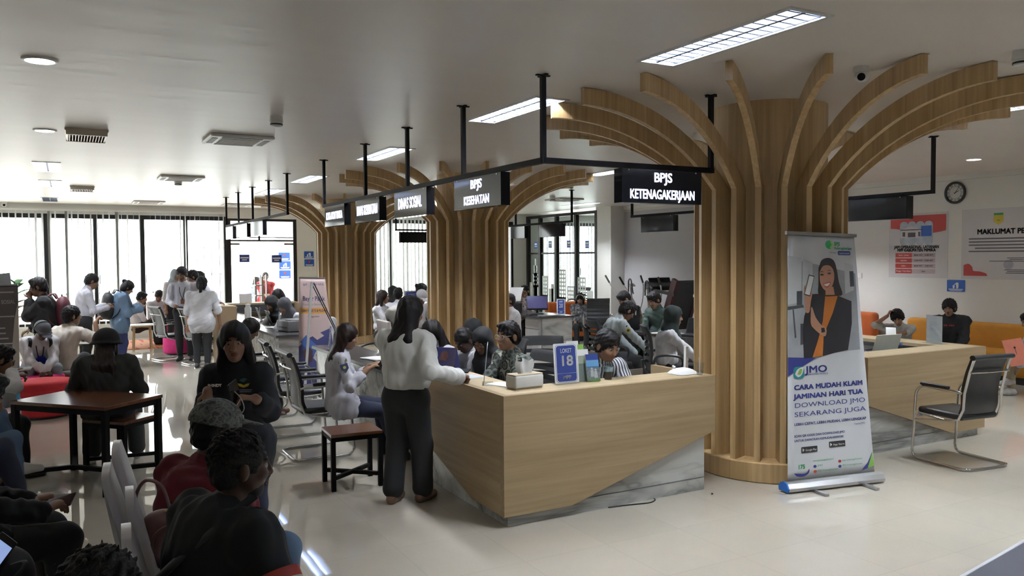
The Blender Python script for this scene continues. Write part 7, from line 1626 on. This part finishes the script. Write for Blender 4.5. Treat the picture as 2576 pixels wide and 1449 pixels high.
t = thing('desk_calendar', 'standing desk calendar with a flower picture behind the standing woman', 'calendar', (2.78, 6.28, H)); q0 = Vector((2.74, 6.36, H)); q1 = Vector((2.86, 6.20, H)); up = Vector((.04, .03, .17)); mb = MB(); mb.prism([q0, q1, q1+up, q0+up], (.002, .002, 0)); mb.obj('page', M('calendar_page', (.62, .52, .50), .6), t); mb = MB(); mb.prism([q1, q1+Vector((.09, .07, 0)), q1+up], (-.12, .16, 0)); mb.obj('easel', NAVY, t)
mb = MB(); qq = Plane2(q0+up*.1, (q1-q0), up); qq.disc(mb, .09, .09, .035, h=-.003) if False else None; qq.poly(mb, [(.05, .05), (.11, .04), (.14, .09), (.11, .13), (.06, .12)], .004); mb.obj('flower_print', M('flower_print', (.12, .05, .05), .6, var=.6, scale=40), t)
t = thing('tablet', 'dark tablet lying before the dark-skinned man', 'tablet', (3.0, 5.95, H)); p = Vector((2.83, 6.0, H+.002)); MB().rbox((-.1, -.07, 0), (.1, .07, .009), .004, Matrix.Translation(p) @ Matrix.Rotation(1.0, 4, 'Z')).obj('casing', BLACKP, t)
# low desk C: white monitor, printer, screen
def monitor(lab, c, ang, mat, z, w_=.5, h_=.34, rise=.1, scr=BLACKG, name='monitor', tilt=.12):
    t = thing(name, lab, 'monitor', (c[0], c[1], z), 'desk monitors'); M4 = Matrix.Translation((c[0], c[1], z)) @ Matrix.Rotation(ang, 4, 'Z'); MB().rbox((-.12, -.09, 0), (.12, .09, .012), .005, M4).obj('foot', mat, t); MB().bar(M4 @ Vector((0, .03, .01)), M4 @ Vector((0, .04, rise+.1)), .05, .02).obj('neck', mat, t)
    M5 = M4 @ Matrix.Translation((0, 0, rise)) @ Matrix.Rotation(-tilt, 4, 'X'); MB().rbox((-w_/2, -.02, 0), (w_/2, .02, h_), .008, M5).obj('housing', mat, t, smooth='auto'); MB().box((-w_/2+.012, -.0215, .03), (w_/2-.012, -.0195, h_-.012), M5).obj('screen', scr, t); return t
monitor('white all-in-one monitor seen from behind, between the two women at the low desk', (3.12, 8.55), 1.15+PI*0+.35, M('white_monitor', (.60, .53, .52), .35), .765, .46, .32, .07)
def printer(lab, c, ang, w_, d_, h_, mat, z=.765):
    t = thing('printer', lab, 'printer', (c[0], c[1], z), 'desk printers'); M4 = Matrix.Translation((c[0], c[1], z)) @ Matrix.Rotation(ang, 4, 'Z'); MB().rbox((-w_/2, -d_/2, 0), (w_/2, d_/2, h_), .015, M4).obj('body', mat, t, smooth='auto'); MB().box((-w_*.42, -d_/2-.004, h_*.3), (w_*.42, -d_/2+.002, h_*.45), M4).obj('paper_slot', BLACKP, t); MB().rbox((-w_*.45, -d_*.3, h_-.002), (w_*.45, d_*.45, h_+.012), .005, M4).obj('scanner_lid', mat, t); MB().box((w_*.2, -d_*.46, h_), (w_*.44, -d_*.34, h_+.006), M4).obj('control_panel', BLACKP, t); return t
PRG = M('printer_grey', (.20, .205, .21), .45); printer('grey printer at the end of the far marble desk', (2.98, 12.25), -1.4, .42, .34, .16, PRG); printer('black printer on the low desk beside the number 16 sign', (3.0, 7.75), 1.2, .36, .32, .2, BLACKP); printer('black printer inside the right wooden counter', (7.55, 5.75), .1, .42, .34, .1, BLACKP, .74)
printer('black printer at the left of the desk with white drawers', (7.95, 14.4), 1.3, .4, .34, .18, BLACKP, .745)
def laptop(lab, c, ang, z, mat=ALU, scr=BLACKG, open_=1.9):
    t = thing('laptop', lab, 'laptop', (c[0], c[1], z), 'open laptops'); M4 = Matrix.Translation((c[0], c[1], z)) @ Matrix.Rotation(ang, 4, 'Z'); MB().box((-.165, -.23, 0), (.165, 0, .016), M4).obj('keyboard_deck', mat, t); M5 = M4 @ Matrix.Translation((0, 0, .016)) @ Matrix.Rotation(PI/2-open_, 4, 'X'); MB().box((-.165, 0, 0), (.165, .008, .225), M5).obj('lid', mat, t); MB().box((-.155, -.0012, .012), (.155, 0, .215), M5).obj('screen', scr, t); MB().box((-.145, -.12, .016), (.145, -.02, .018), M4).obj('keys', BLACKP, t)
GREYL = M('grey_laptop', (.13, .13, .14), .4, .4)
laptop('grey laptop seen from behind on the far marble desk, left one', (2.98, 14.5), 1.5, .765, GREYL); laptop('dark laptop seen from behind on the far marble desk, right one', (2.95, 13.6), 1.5, .765, BLACKP); laptop('dark laptop half folded on the low desk before the seated woman in white uniform', (3.0, 8.0), 1.7, .765, GREYL, open_=2.3); laptop('black laptop before the seated woman in the black headscarf', (7.55, 8.45), -1.3, .765, BLACKP); 
laptop('white-backed laptop inside the right wooden counter beside the banner', (7.42, 5.45), PI-.15, .80, M('white_laptop', (.66, .68, .60), .4)); bpy.data.objects
MB().box((7.25, 5.2, .74), (7.6, 5.72, .80)).obj('riser', DARKTOP); tag(bpy.data.objects['riser'], 'low dark riser under the white-backed laptop inside the right wooden counter', 'stand')
t = monitor('open laptop-like monitor with a violet screen on the desk with white drawers', (8.05, 13.55), -.35, BLACKP, .745, .42, .28, .07, M('violet_screen', (.07, .06, .16), .15), tilt=.25)
t = thing('laptop', 'closed silver laptop at the edge of the desk with white drawers', 'laptop', (7.95, 12.98, .745)); MB().rbox((7.78, 12.86, .741), (8.12, 13.1, .76), .004).obj('casing', ALU, t)
t = thing('keyboard', 'black keyboard left of the violet-screen monitor', 'keyboard', (7.85, 13.3, .745)); MB().box((7.68, 13.22, .741), (7.98, 13.36, .756)).obj('casing', BLACKP, t); MB().box((7.69, 13.23, .756), (7.97, 13.35, .76)).obj('keys', BLACKP, t)
def curl(lab, c, ang, z, w_=.2, L=.3):
    t = thing('curled_paper', lab, 'paper', (c[0], c[1], z), 'curling paper sheets'); M4 = Matrix.Translation((c[0], c[1], z)) @ Matrix.Rotation(ang, 4, 'Z'); V = []; n = 10
    for j in range(n+1): s_ = j/n; y = L*(.55*s_); zz = .02+L*.78*math.sin(s_*1.35); V += [M4 @ Vector((-w_/2, y, zz)), M4 @ Vector((w_/2, y, zz))]
    mb = MB().add(V, [(2*j, 2*j+1, 2*j+3, 2*j+2) for j in range(n)]); mb.obj('sheet', PAPER, t, smooth=True); return t
curl('white sheet curling up from the printer at the right wooden counter', (7.78, 5.62), -.9, .83, .1, .27); curl('large white sheet curling up from the black printer on the desk with white drawers', (8.05, 14.5), -.9, .93, .3, .36)
t = thing('sheet_holder', 'tall white sheet in a clear stand on the right wooden counter', 'sign', (8.0, 5.3, H)); u = (Vector((8.04, 5.40, 0))-Vector((7.96, 5.17, 0))).normalized(); q = Plane2((8.02, 5.29, H+.003), -u, (.0, 0, 1)); mb = MB(); q.rect(mb, -.12, 0, .12, .29, 0, .003); mb.obj('sheet', PAPER, t); mb = MB(); q.rect(mb, -.122, 0, .122, .296, .004, .002); mb.obj('clear_front', ACRYL, t)
mb = MB()
for k in range(7): q.rect(mb, -.08, .22-.014*k, .03+.02*(k % 3), .223-.014*k, .001)
mb.obj('text_lines', M('faint_ink', (.55, .57, .62), .6), t); MB().box((7.95, 5.17, H), (8.09, 5.41, H+.003)).obj('stand_foot', ACRYL, t)
t = thing('bottle', 'small blue-capped bottle inside the right wooden counter', 'bottle', (7.62, 5.4, .74)); MB().lathe((7.66, 5.42, .74), [(.03, 0), (.03, .12), (.012, .15), (.012, .165)], 14).obj('body', ACRYL, t, smooth='auto'); MB().lathe((7.66, 5.42, .9), [(.015, 0), (.015, .022)], 14).obj('cap', M('cap_blue', (.08, .2, .6), .4), t)
t = thing('bottle', 'white plastic bottle on the far marble desk left of the laptops', 'bottle', (2.85, 15.0, .765)); MB().lathe((2.85, 15.0, .765), [(.06, 0), (.06, .2), (.04, .23), (.04, .25)], 16).obj('body', WHITE, t, smooth='auto'); MB().lathe((2.85, 15.0, 1.01), [(.045, 0), (.045, .03)], 16).obj('cap', WHITE, t, smooth='auto')
# cardboard box on the far desk end
CARD = M('cardboard', (.36, .26, .16), .8, var=.06); c = atd(566, 840, 14.2); t = thing('cardboard_box', 'tall cardboard box standing between the ponytailed person and the far marble desk', 'box', (c.x, c.y, 0)); z1 = 1.02
MB().box((c.x-.17, c.y-.2, .12), (c.x+.17, c.y+.2, z1)).obj('body', CARD, t); 
for s_ in (-1, 1): MB().box((c.x-.17, c.y+s_*.1-.098, z1), (c.x+.17, c.y+s_*.1+.098, z1+.006)).obj('flap', CARD, t)
MB().box((c.x+.05, c.y-.203, .62), (c.x+.12, c.y-.2, .68)).obj('print_mark', BLACKINK, t); MB().box((c.x-.16, c.y-.19, 0), (c.x+.16, c.y+.19, .12)).obj('pallet_block', CARD, t)
# slim white posts at the foot of the nearest column (router and cable box on the floor inside)
t = thing('white_box', 'slim white plastic post beside the mesh armchair, above the counter end', 'post', (5.0, 6.2, 0)); p = atd(1722, 905, 7.6); MB().bar((p.x, p.y, .0), (p.x+.02, p.y, 1.0), .03, .03).obj('post', WHITE, t); MB().box((p.x-.08, p.y-.08, 0), (p.x+.08, p.y+.08, .02)).obj('foot', WHITE, t)
# cable under the nearest counter
tag(MB().tube(smooth_pts([(3.45, 4.80, .006), (3.62, 4.775, .006), (3.78, 4.74, .006), (3.86, 4.77, .006), (3.88, 4.805, .006)], 8), .005, 6).obj('power_cable', BLACKP, None, smooth=True), 'black power cable looping out under the marble base of the nearest counter', 'cable')
t = MB().lathe((4.35, 4.68, 0), [(.008, 0), (.008, .01)], 10).obj('floor_stop', BLACKP); tag(t, 'tiny black stub on the floor before the marble base of the nearest counter', 'floor stop')

# ================================================================ EXERCISE MACHINES
def ellp(lab, px, py, XX=11.75):
    t = thing('elliptical_trainer', lab, 'exercise machine', (0, 0, 0), 'elliptical trainers'); c = atX(px, py, XX); y0 = c.y; X_ = XX; P = lambda y, z, x=0: Vector((X_+x, y0+y, z))
    MB().box((X_-.28, y0-.62, 0), (X_+.28, y0-.54, .06)).box((X_-.28, y0+.54, 0), (X_+.28, y0+.62, .06)).box((X_-.05, y0-.6, .04), (X_+.05, y0+.6, .1)).obj('base_frame', STEEL, t); MB().tube([P(-.25, .35, -.06), P(-.25, .35, .06)], .27, 28).obj('flywheel_housing', BLACKP, t)
    MB().tube([P(-.25, .1), P(-.28, .7), P(-.22, 1.12)], .03, 10).obj('mast', ALU, t, smooth='auto'); MB().rbox((-.09, -.05, -.02), (.09, .05, .02), .015, Matrix.Translation(P(-.26, 1.17)) @ Matrix.Rotation(.6, 4, 'X')).obj('console', ALU, t)
    for s_ in (-1, 1):
        MB().tube(smooth_pts([P(-.1, .3, s_*.26), P(-.25-.1*s_, .75, s_*.24), P(-.1-.28*s_, 1.12, s_*.26), P(.08-.34*s_, 1.38, s_*.27)], 6), .016, 8).obj('swing_arm', ALU, t, smooth='auto'); MB().tube([P(-.05-.31*s_, 1.22, s_*.265), P(.08-.34*s_, 1.39, s_*.27)], .022, 8).obj('grip', BLACKP, t, smooth='auto'); MB().box((X_+s_*.16-.07, y0+.05, .2), (X_+s_*.16+.07, y0+.4, .24)).obj('foot_plate', BLACKP, t); MB().tube([P(-.25, .35, s_*.12), P(.45, .22, s_*.16)], .018, 8).obj('crank_arm', STEEL, t)
    MB().tube(smooth_pts([P(-.28, 1.0, -.1), P(-.36, 1.28, -.16), P(-.5, 1.3, -.2), P(-.56, 1.05, -.2), P(-.46, .98, -.1), P(-.3, 1.0, 0)], 6), .016, 8).obj('fixed_handle', BLACKP, t, smooth='auto')
ellp('elliptical trainer with curved handles by the grey wall, left of the two', 1572, 760); ellp('elliptical trainer with curved handles by the grey wall, right of the two, beside the treadmill', 1612, 760, 11.1)
t = thing('treadmill', 'black folded treadmill with red trim by the grey wall', 'exercise machine', (11.6, 13.5, 0)); X_ = 11.7; y0 = atX(1700, 760, X_).y; TR = M('treadmill_red', (.07, .010, .014), .4)
MB().box((X_-.36, y0-.55, 0), (X_+.36, y0+.45, .1)).obj('base_frame', BLACKP, t)
for s_ in (-1, 1): MB().bar((X_+s_*.36, y0+.1, .08), (X_+s_*.36, y0+.38, 1.15), .09, .06).obj('upright', BLACKP, t); MB().bar((X_+s_*.36, y0+.4, 1.12), (X_+s_*.36, y0-.4, 1.02), .07, .06).obj('handrail', BLACKP, t)
MB().rbox((-.42, -.16, -.05), (.42, .18, .06), .04, Matrix.Translation((X_, y0+.42, 1.18)) @ Matrix.Rotation(.35, 4, 'X')).obj('console', BLACKP, t, smooth='auto'); MB().rbox((-.3, -.02, 0), (.3, .03, .18), .02, Matrix.Translation((X_, y0+.52, 1.2)) @ Matrix.Rotation(-.3, 4, 'X')).obj('display', BLACKG, t)
Mt = Matrix.Translation((X_, y0+.12, .15)) @ Matrix.Rotation(.40, 4, 'X'); MB().box((-.33, -.06, 0), (.33, .06, 1.25), Mt).obj('running_deck', M('deck_grey', (.03, .03, .032), .6), t)
for s_ in (-1, 1): MB().box((s_*.33-.04, -.08, 0), (s_*.33+.04, .08, 1.3), Mt).obj('deck_rail', TR, t)
t = thing('fire_extinguisher', 'red fire extinguisher by the grey wall left of the exercise machines', 'fire extinguisher', (12.3, 16.2, 0)); p = atX(1548, 765, 12.38); c = Vector((12.38, p.y, p.z-.25)); mb = MB().lathe(c, [(.07, 0), (.085, .02), (.085, .36), (.06, .43), (.025, .45), (.025, .47)], 20); mb.obj('cylinder', RED, t, smooth='auto'); MB().bar(c+Vector((0, 0, .49)), c+Vector((0, -.13, .53)), .02).bar(c+Vector((0, 0, .47)), c+Vector((0, -.1, .48)), .02).obj('lever', BLACKP, t); MB().tube(smooth_pts([c+Vector((0, .02, .47)), c+Vector((-.02, .12, .42)), c+Vector((-.02, .13, .15))], 5), .012, 8).obj('hose', BLACKP, t, smooth='auto'); MB().bar(c+Vector((.12, 0, .1)), c+Vector((.12, 0, .5)), .1, .03).box((c.x, c.y-.02, c.z+.3), (12.56, c.y+.02, c.z+.33)).obj('wall_bracket', STEEL, t)
p = atX(1543, 731, 12.535); q = Plane2(p, (0, -1, 0), (0, 0, 1)); mb = MB(); q.poly(mb, [(-.13, .1), (.13, .1), (0, -.12)], .0, .003); s = mb.obj('warning_sign', M('warning_orange', (.62, .25, .04), .5)); tag(s, 'orange triangular warning sign above the fire extinguisher', 'sign'); mb = MB(); q.poly(mb, [(-.04, .06), (.04, .06), (0, -.05)], .002, .001); mb.obj('pictogram', RED, s)
t = thing('barrier', 'white slatted barrier rail right of the treadmill', 'barrier', (11.5, 11.9, 0)); y0 = atX(1722, 790, 11.6).y-.75; mb = MB()
for k in range(9): mb.box((11.58, y0+.35-.15*k-.03, .08), (11.62, y0+.35-.15*k+.03, .98))
mb.obj('slats', M('barrier_grey', (.2, .2, .21), .5), t); MB().box((11.57, y0-.95, .98), (11.63, y0+.45, 1.04)).box((11.57, y0-.95, .04), (11.63, y0+.45, .1)).box((11.45, y0+.3, 0), (11.75, y0+.36, .05)).box((11.45, y0-.9, 0), (11.75, y0-.84, .05)).obj('frame', WHITE, t)

# ================================================================ BAGS
def backpack(lab, c, f, r, u, mat, s=1.0, name='backpack', strap=True):
    c, f, r, u = (np.array(q, float) for q in (c, f, r, u)); B = Sdf(c-.42*s, c+.42*s, .011); A = np.array([r, f, u]); B.ell(c, (.165*s, .10*s, .23*s), A, .02); B.ell(c-u*.10*s-f*.06*s, (.145*s, .09*s, .12*s), A, .03); B.ell(c+u*.12*s, (.14*s, .085*s, .10*s), A, .04); B.wobble(.006, 26, 5); V, Q = B.mesh()
    t = thing(name, lab, 'backpack', tuple(c)); mk('body', V, Q, mat, t)
    mb = MB(); mb.tube([Vector(c+u*.21*s+r*x*s+u*z*s) for x, z in ((-.04, 0), (-.03, .04), (.03, .04), (.04, 0))], .008, 6); mb.obj('carry_loop', mat, t, smooth='auto')
    if strap:
        for sg in (-1, 1): MB().tube(smooth_pts([Vector(c+u*.2*s+r*sg*.07*s+f*.06), Vector(c+u*.27*s+r*sg*.11*s+f*.11), Vector(c+u*.16*s+r*sg*.14*s+f*.20), Vector(c-u*.08*s+r*sg*.17*s+f*.16), Vector(c-u*.2*s+r*sg*.13*s+f*.06)], 5), .02, 8, flat=.3).obj('shoulder_strap', mat, t, smooth='auto')
    mb = MB(); mb.tube(smooth_pts([Vector(c-f*.155*s+r*x*s-u*.06*s+u*z*s) for x, z in ((-.1, -.06), (-.09, .02), (0, .05), (.09, .02), (.1, -.06))], 4), .004, 5); mb.obj('zip', STEEL, t)
MAROONB = M('maroon_nylon', (.09, .012, .022), .6, var=.15); BLACKN = M('black_nylon', (.012, .012, .014), .6, var=.2, bump=.1)
i = IJ; backpack('maroon backpack worn by the standing man in the black jacket by the windows', i['spine'](.60)-i['f']*.20, i['f'], i['r'], i['T'], MAROONB)
i = IDN; backpack('black backpack worn by the person in the light denim jacket', i['spine'](.60)-i['f']*.19, i['f'], i['r'], i['T'], BLACKN, 1.05)
i = IBLK; backpack('black backpack hanging low behind the man in the black jacket at the bottom', i['spine'](.26)-i['f']*.25-i['r']*.19, i['f'], nrm(i['r']+i['T']*.25), nrm(i['T']-i['r']*.25), BLACKN, 1.0, strap=False)
t = thing('shoulder_bag_strap', 'wide black strap running over the back of the man in the black jacket', 'strap', tuple(i['N'])); pts = [i['SR']*.6+i['N']*.4+i['T']*.10+i['f']*.02, i['N']*.45+i['SR']*.55-i['f']*.11+i['T']*.02, i['spine'](.74)-i['f']*.165+i['r']*.02, i['spine'](.5)-i['f']*.18-i['r']*.10, i['spine'](.36)-i['f']*.18-i['r']*.18]
MB().tube(smooth_pts([Vector(p) for p in pts], 6), .028, 8, flat=.3).obj('strap', BLACKN, t, smooth='auto')
# pink handbag on the covered chair
PKB = M('dusty_pink_leather', (.20, .105, .10), .5, var=.1, bump=.1); t = thing('handbag', 'dusty pink leather handbag with looped handle between the two seated men at the bottom', 'bag', (.42, 3.2, .48)); c = V3(atd(410, 1345, 3.18)); B = Sdf(c-.3, c+.3, .007)
B.ell(c-UPV*.03, (.095, .075, .10), np.eye(3), .02); B.ell(c+UPV*.05, (.075, .055, .05), np.eye(3), .03); B.ell(c-UPV*.06+V3((.02, -.06, 0)), (.07, .03, .06), np.eye(3), .01); B.wobble(.003, 50, 2); V, Q = B.mesh(); mk('body', V, Q, PKB, t)
MB().tube(smooth_pts([Vector(c)+Vector(p) for p in ((-.07, .0, .06), (-.095, .01, .15), (-.06, .01, .22), (.0, .01, .19), (.03, 0, .09))], 6), .007, 8).obj('handle', PKB, t, smooth='auto'); MB().tube(smooth_pts([Vector(c)+Vector(p) for p in ((-.05, -.08, -.06), (-.04, -.1, .03), (.02, -.1, .06), (.06, -.08, -.02))], 6), .006, 8).obj('front_handle', PKB, t, smooth='auto'); MB().ell(Vector(c)+Vector((.01, -.03, .1)), (.009, .007, .007), 8, 6).obj('clasp', M('brass', (.5, .35, .15), .3, 1), t)
t = thing('phone', 'phone with a lit screen at the bottom left corner over a black bag', 'phone', tuple(atd(2, 1393, 3.0))); p = atd(-6, 1393, 2.95); u = (_r*.55+_u*.75).normalized(); v = (_r*.75-_u*.5).normalized(); v = (v-u*v.dot(u)).normalized(); n = v.cross(u); n = n if n.dot(EYEV-p) > 0 else -n
M4 = Matrix(((u.x, v.x, n.x, p.x), (u.y, v.y, n.y, p.y), (u.z, v.z, n.z, p.z), (0, 0, 0, 1))); MB().rbox((-.075, -.036, -.004), (.075, .036, .004), .004, M4).obj('casing', BLACKP, t); MB().box((-.068, -.032, .0041), (.05, .032, .0048), M4).obj('screen', SCREEN, t)
t = thing('tote_bag', 'black bag with a strap at the bottom left corner on the covered chair', 'bag', tuple(atd(10, 1440, 3.1))); c = V3(atd(0, 1452, 3.06)); B = Sdf(c-.3, c+.3, .009); B.ell(c, (.12, .10, .12), np.eye(3), .02); B.wobble(.006, 40, 3); V, Q = B.mesh(); mk('body', V, Q, BLACKN, t); MB().tube(smooth_pts([Vector(W(30, 1420, 3.0)), Vector(W(62, 1412, 2.95)), Vector(W(58, 1432, 2.92)), Vector(W(36, 1455, 2.9))], 6), .009, 8, flat=.5).obj('strap', BLACKN, t, smooth='auto')
t = thing('brochure_stand', 'grey metal stand seen through the glass doors left of the man in red', 'stand', (4.3, 20.0, 0)); c = atd(652, 745, 19.6); mb = MB()
for s_ in (0, .16): mb.bar((c.x+s_-.08, c.y, 0), (c.x+s_-.08, c.y, 1.42), .05, .04)
mb.obj('uprights', ALU, t); MB().box((c.x-.1, c.y-.1, .95), (c.x+.1, c.y+.02, .98)).box((c.x-.1, c.y-.1, 1.2), (c.x+.1, c.y+.02, 1.23)).box((c.x-.15, c.y-.12, 0), (c.x+.15, c.y+.12, .03)).obj('shelves', ALU, t)
t = thing('sign_card', 'white paper sign standing on the far wooden counter before the glass doors', 'sign', (3.3, 17.9, .91)); c = atd(618, 758, 17.4); MB().prism([(c.x-.13, c.y, .91), (c.x+.13, c.y, .91), (c.x+.13, c.y+.03, 1.1), (c.x-.13, c.y+.03, 1.1)], (0, .004, 0)).obj('card', PAPER, t)
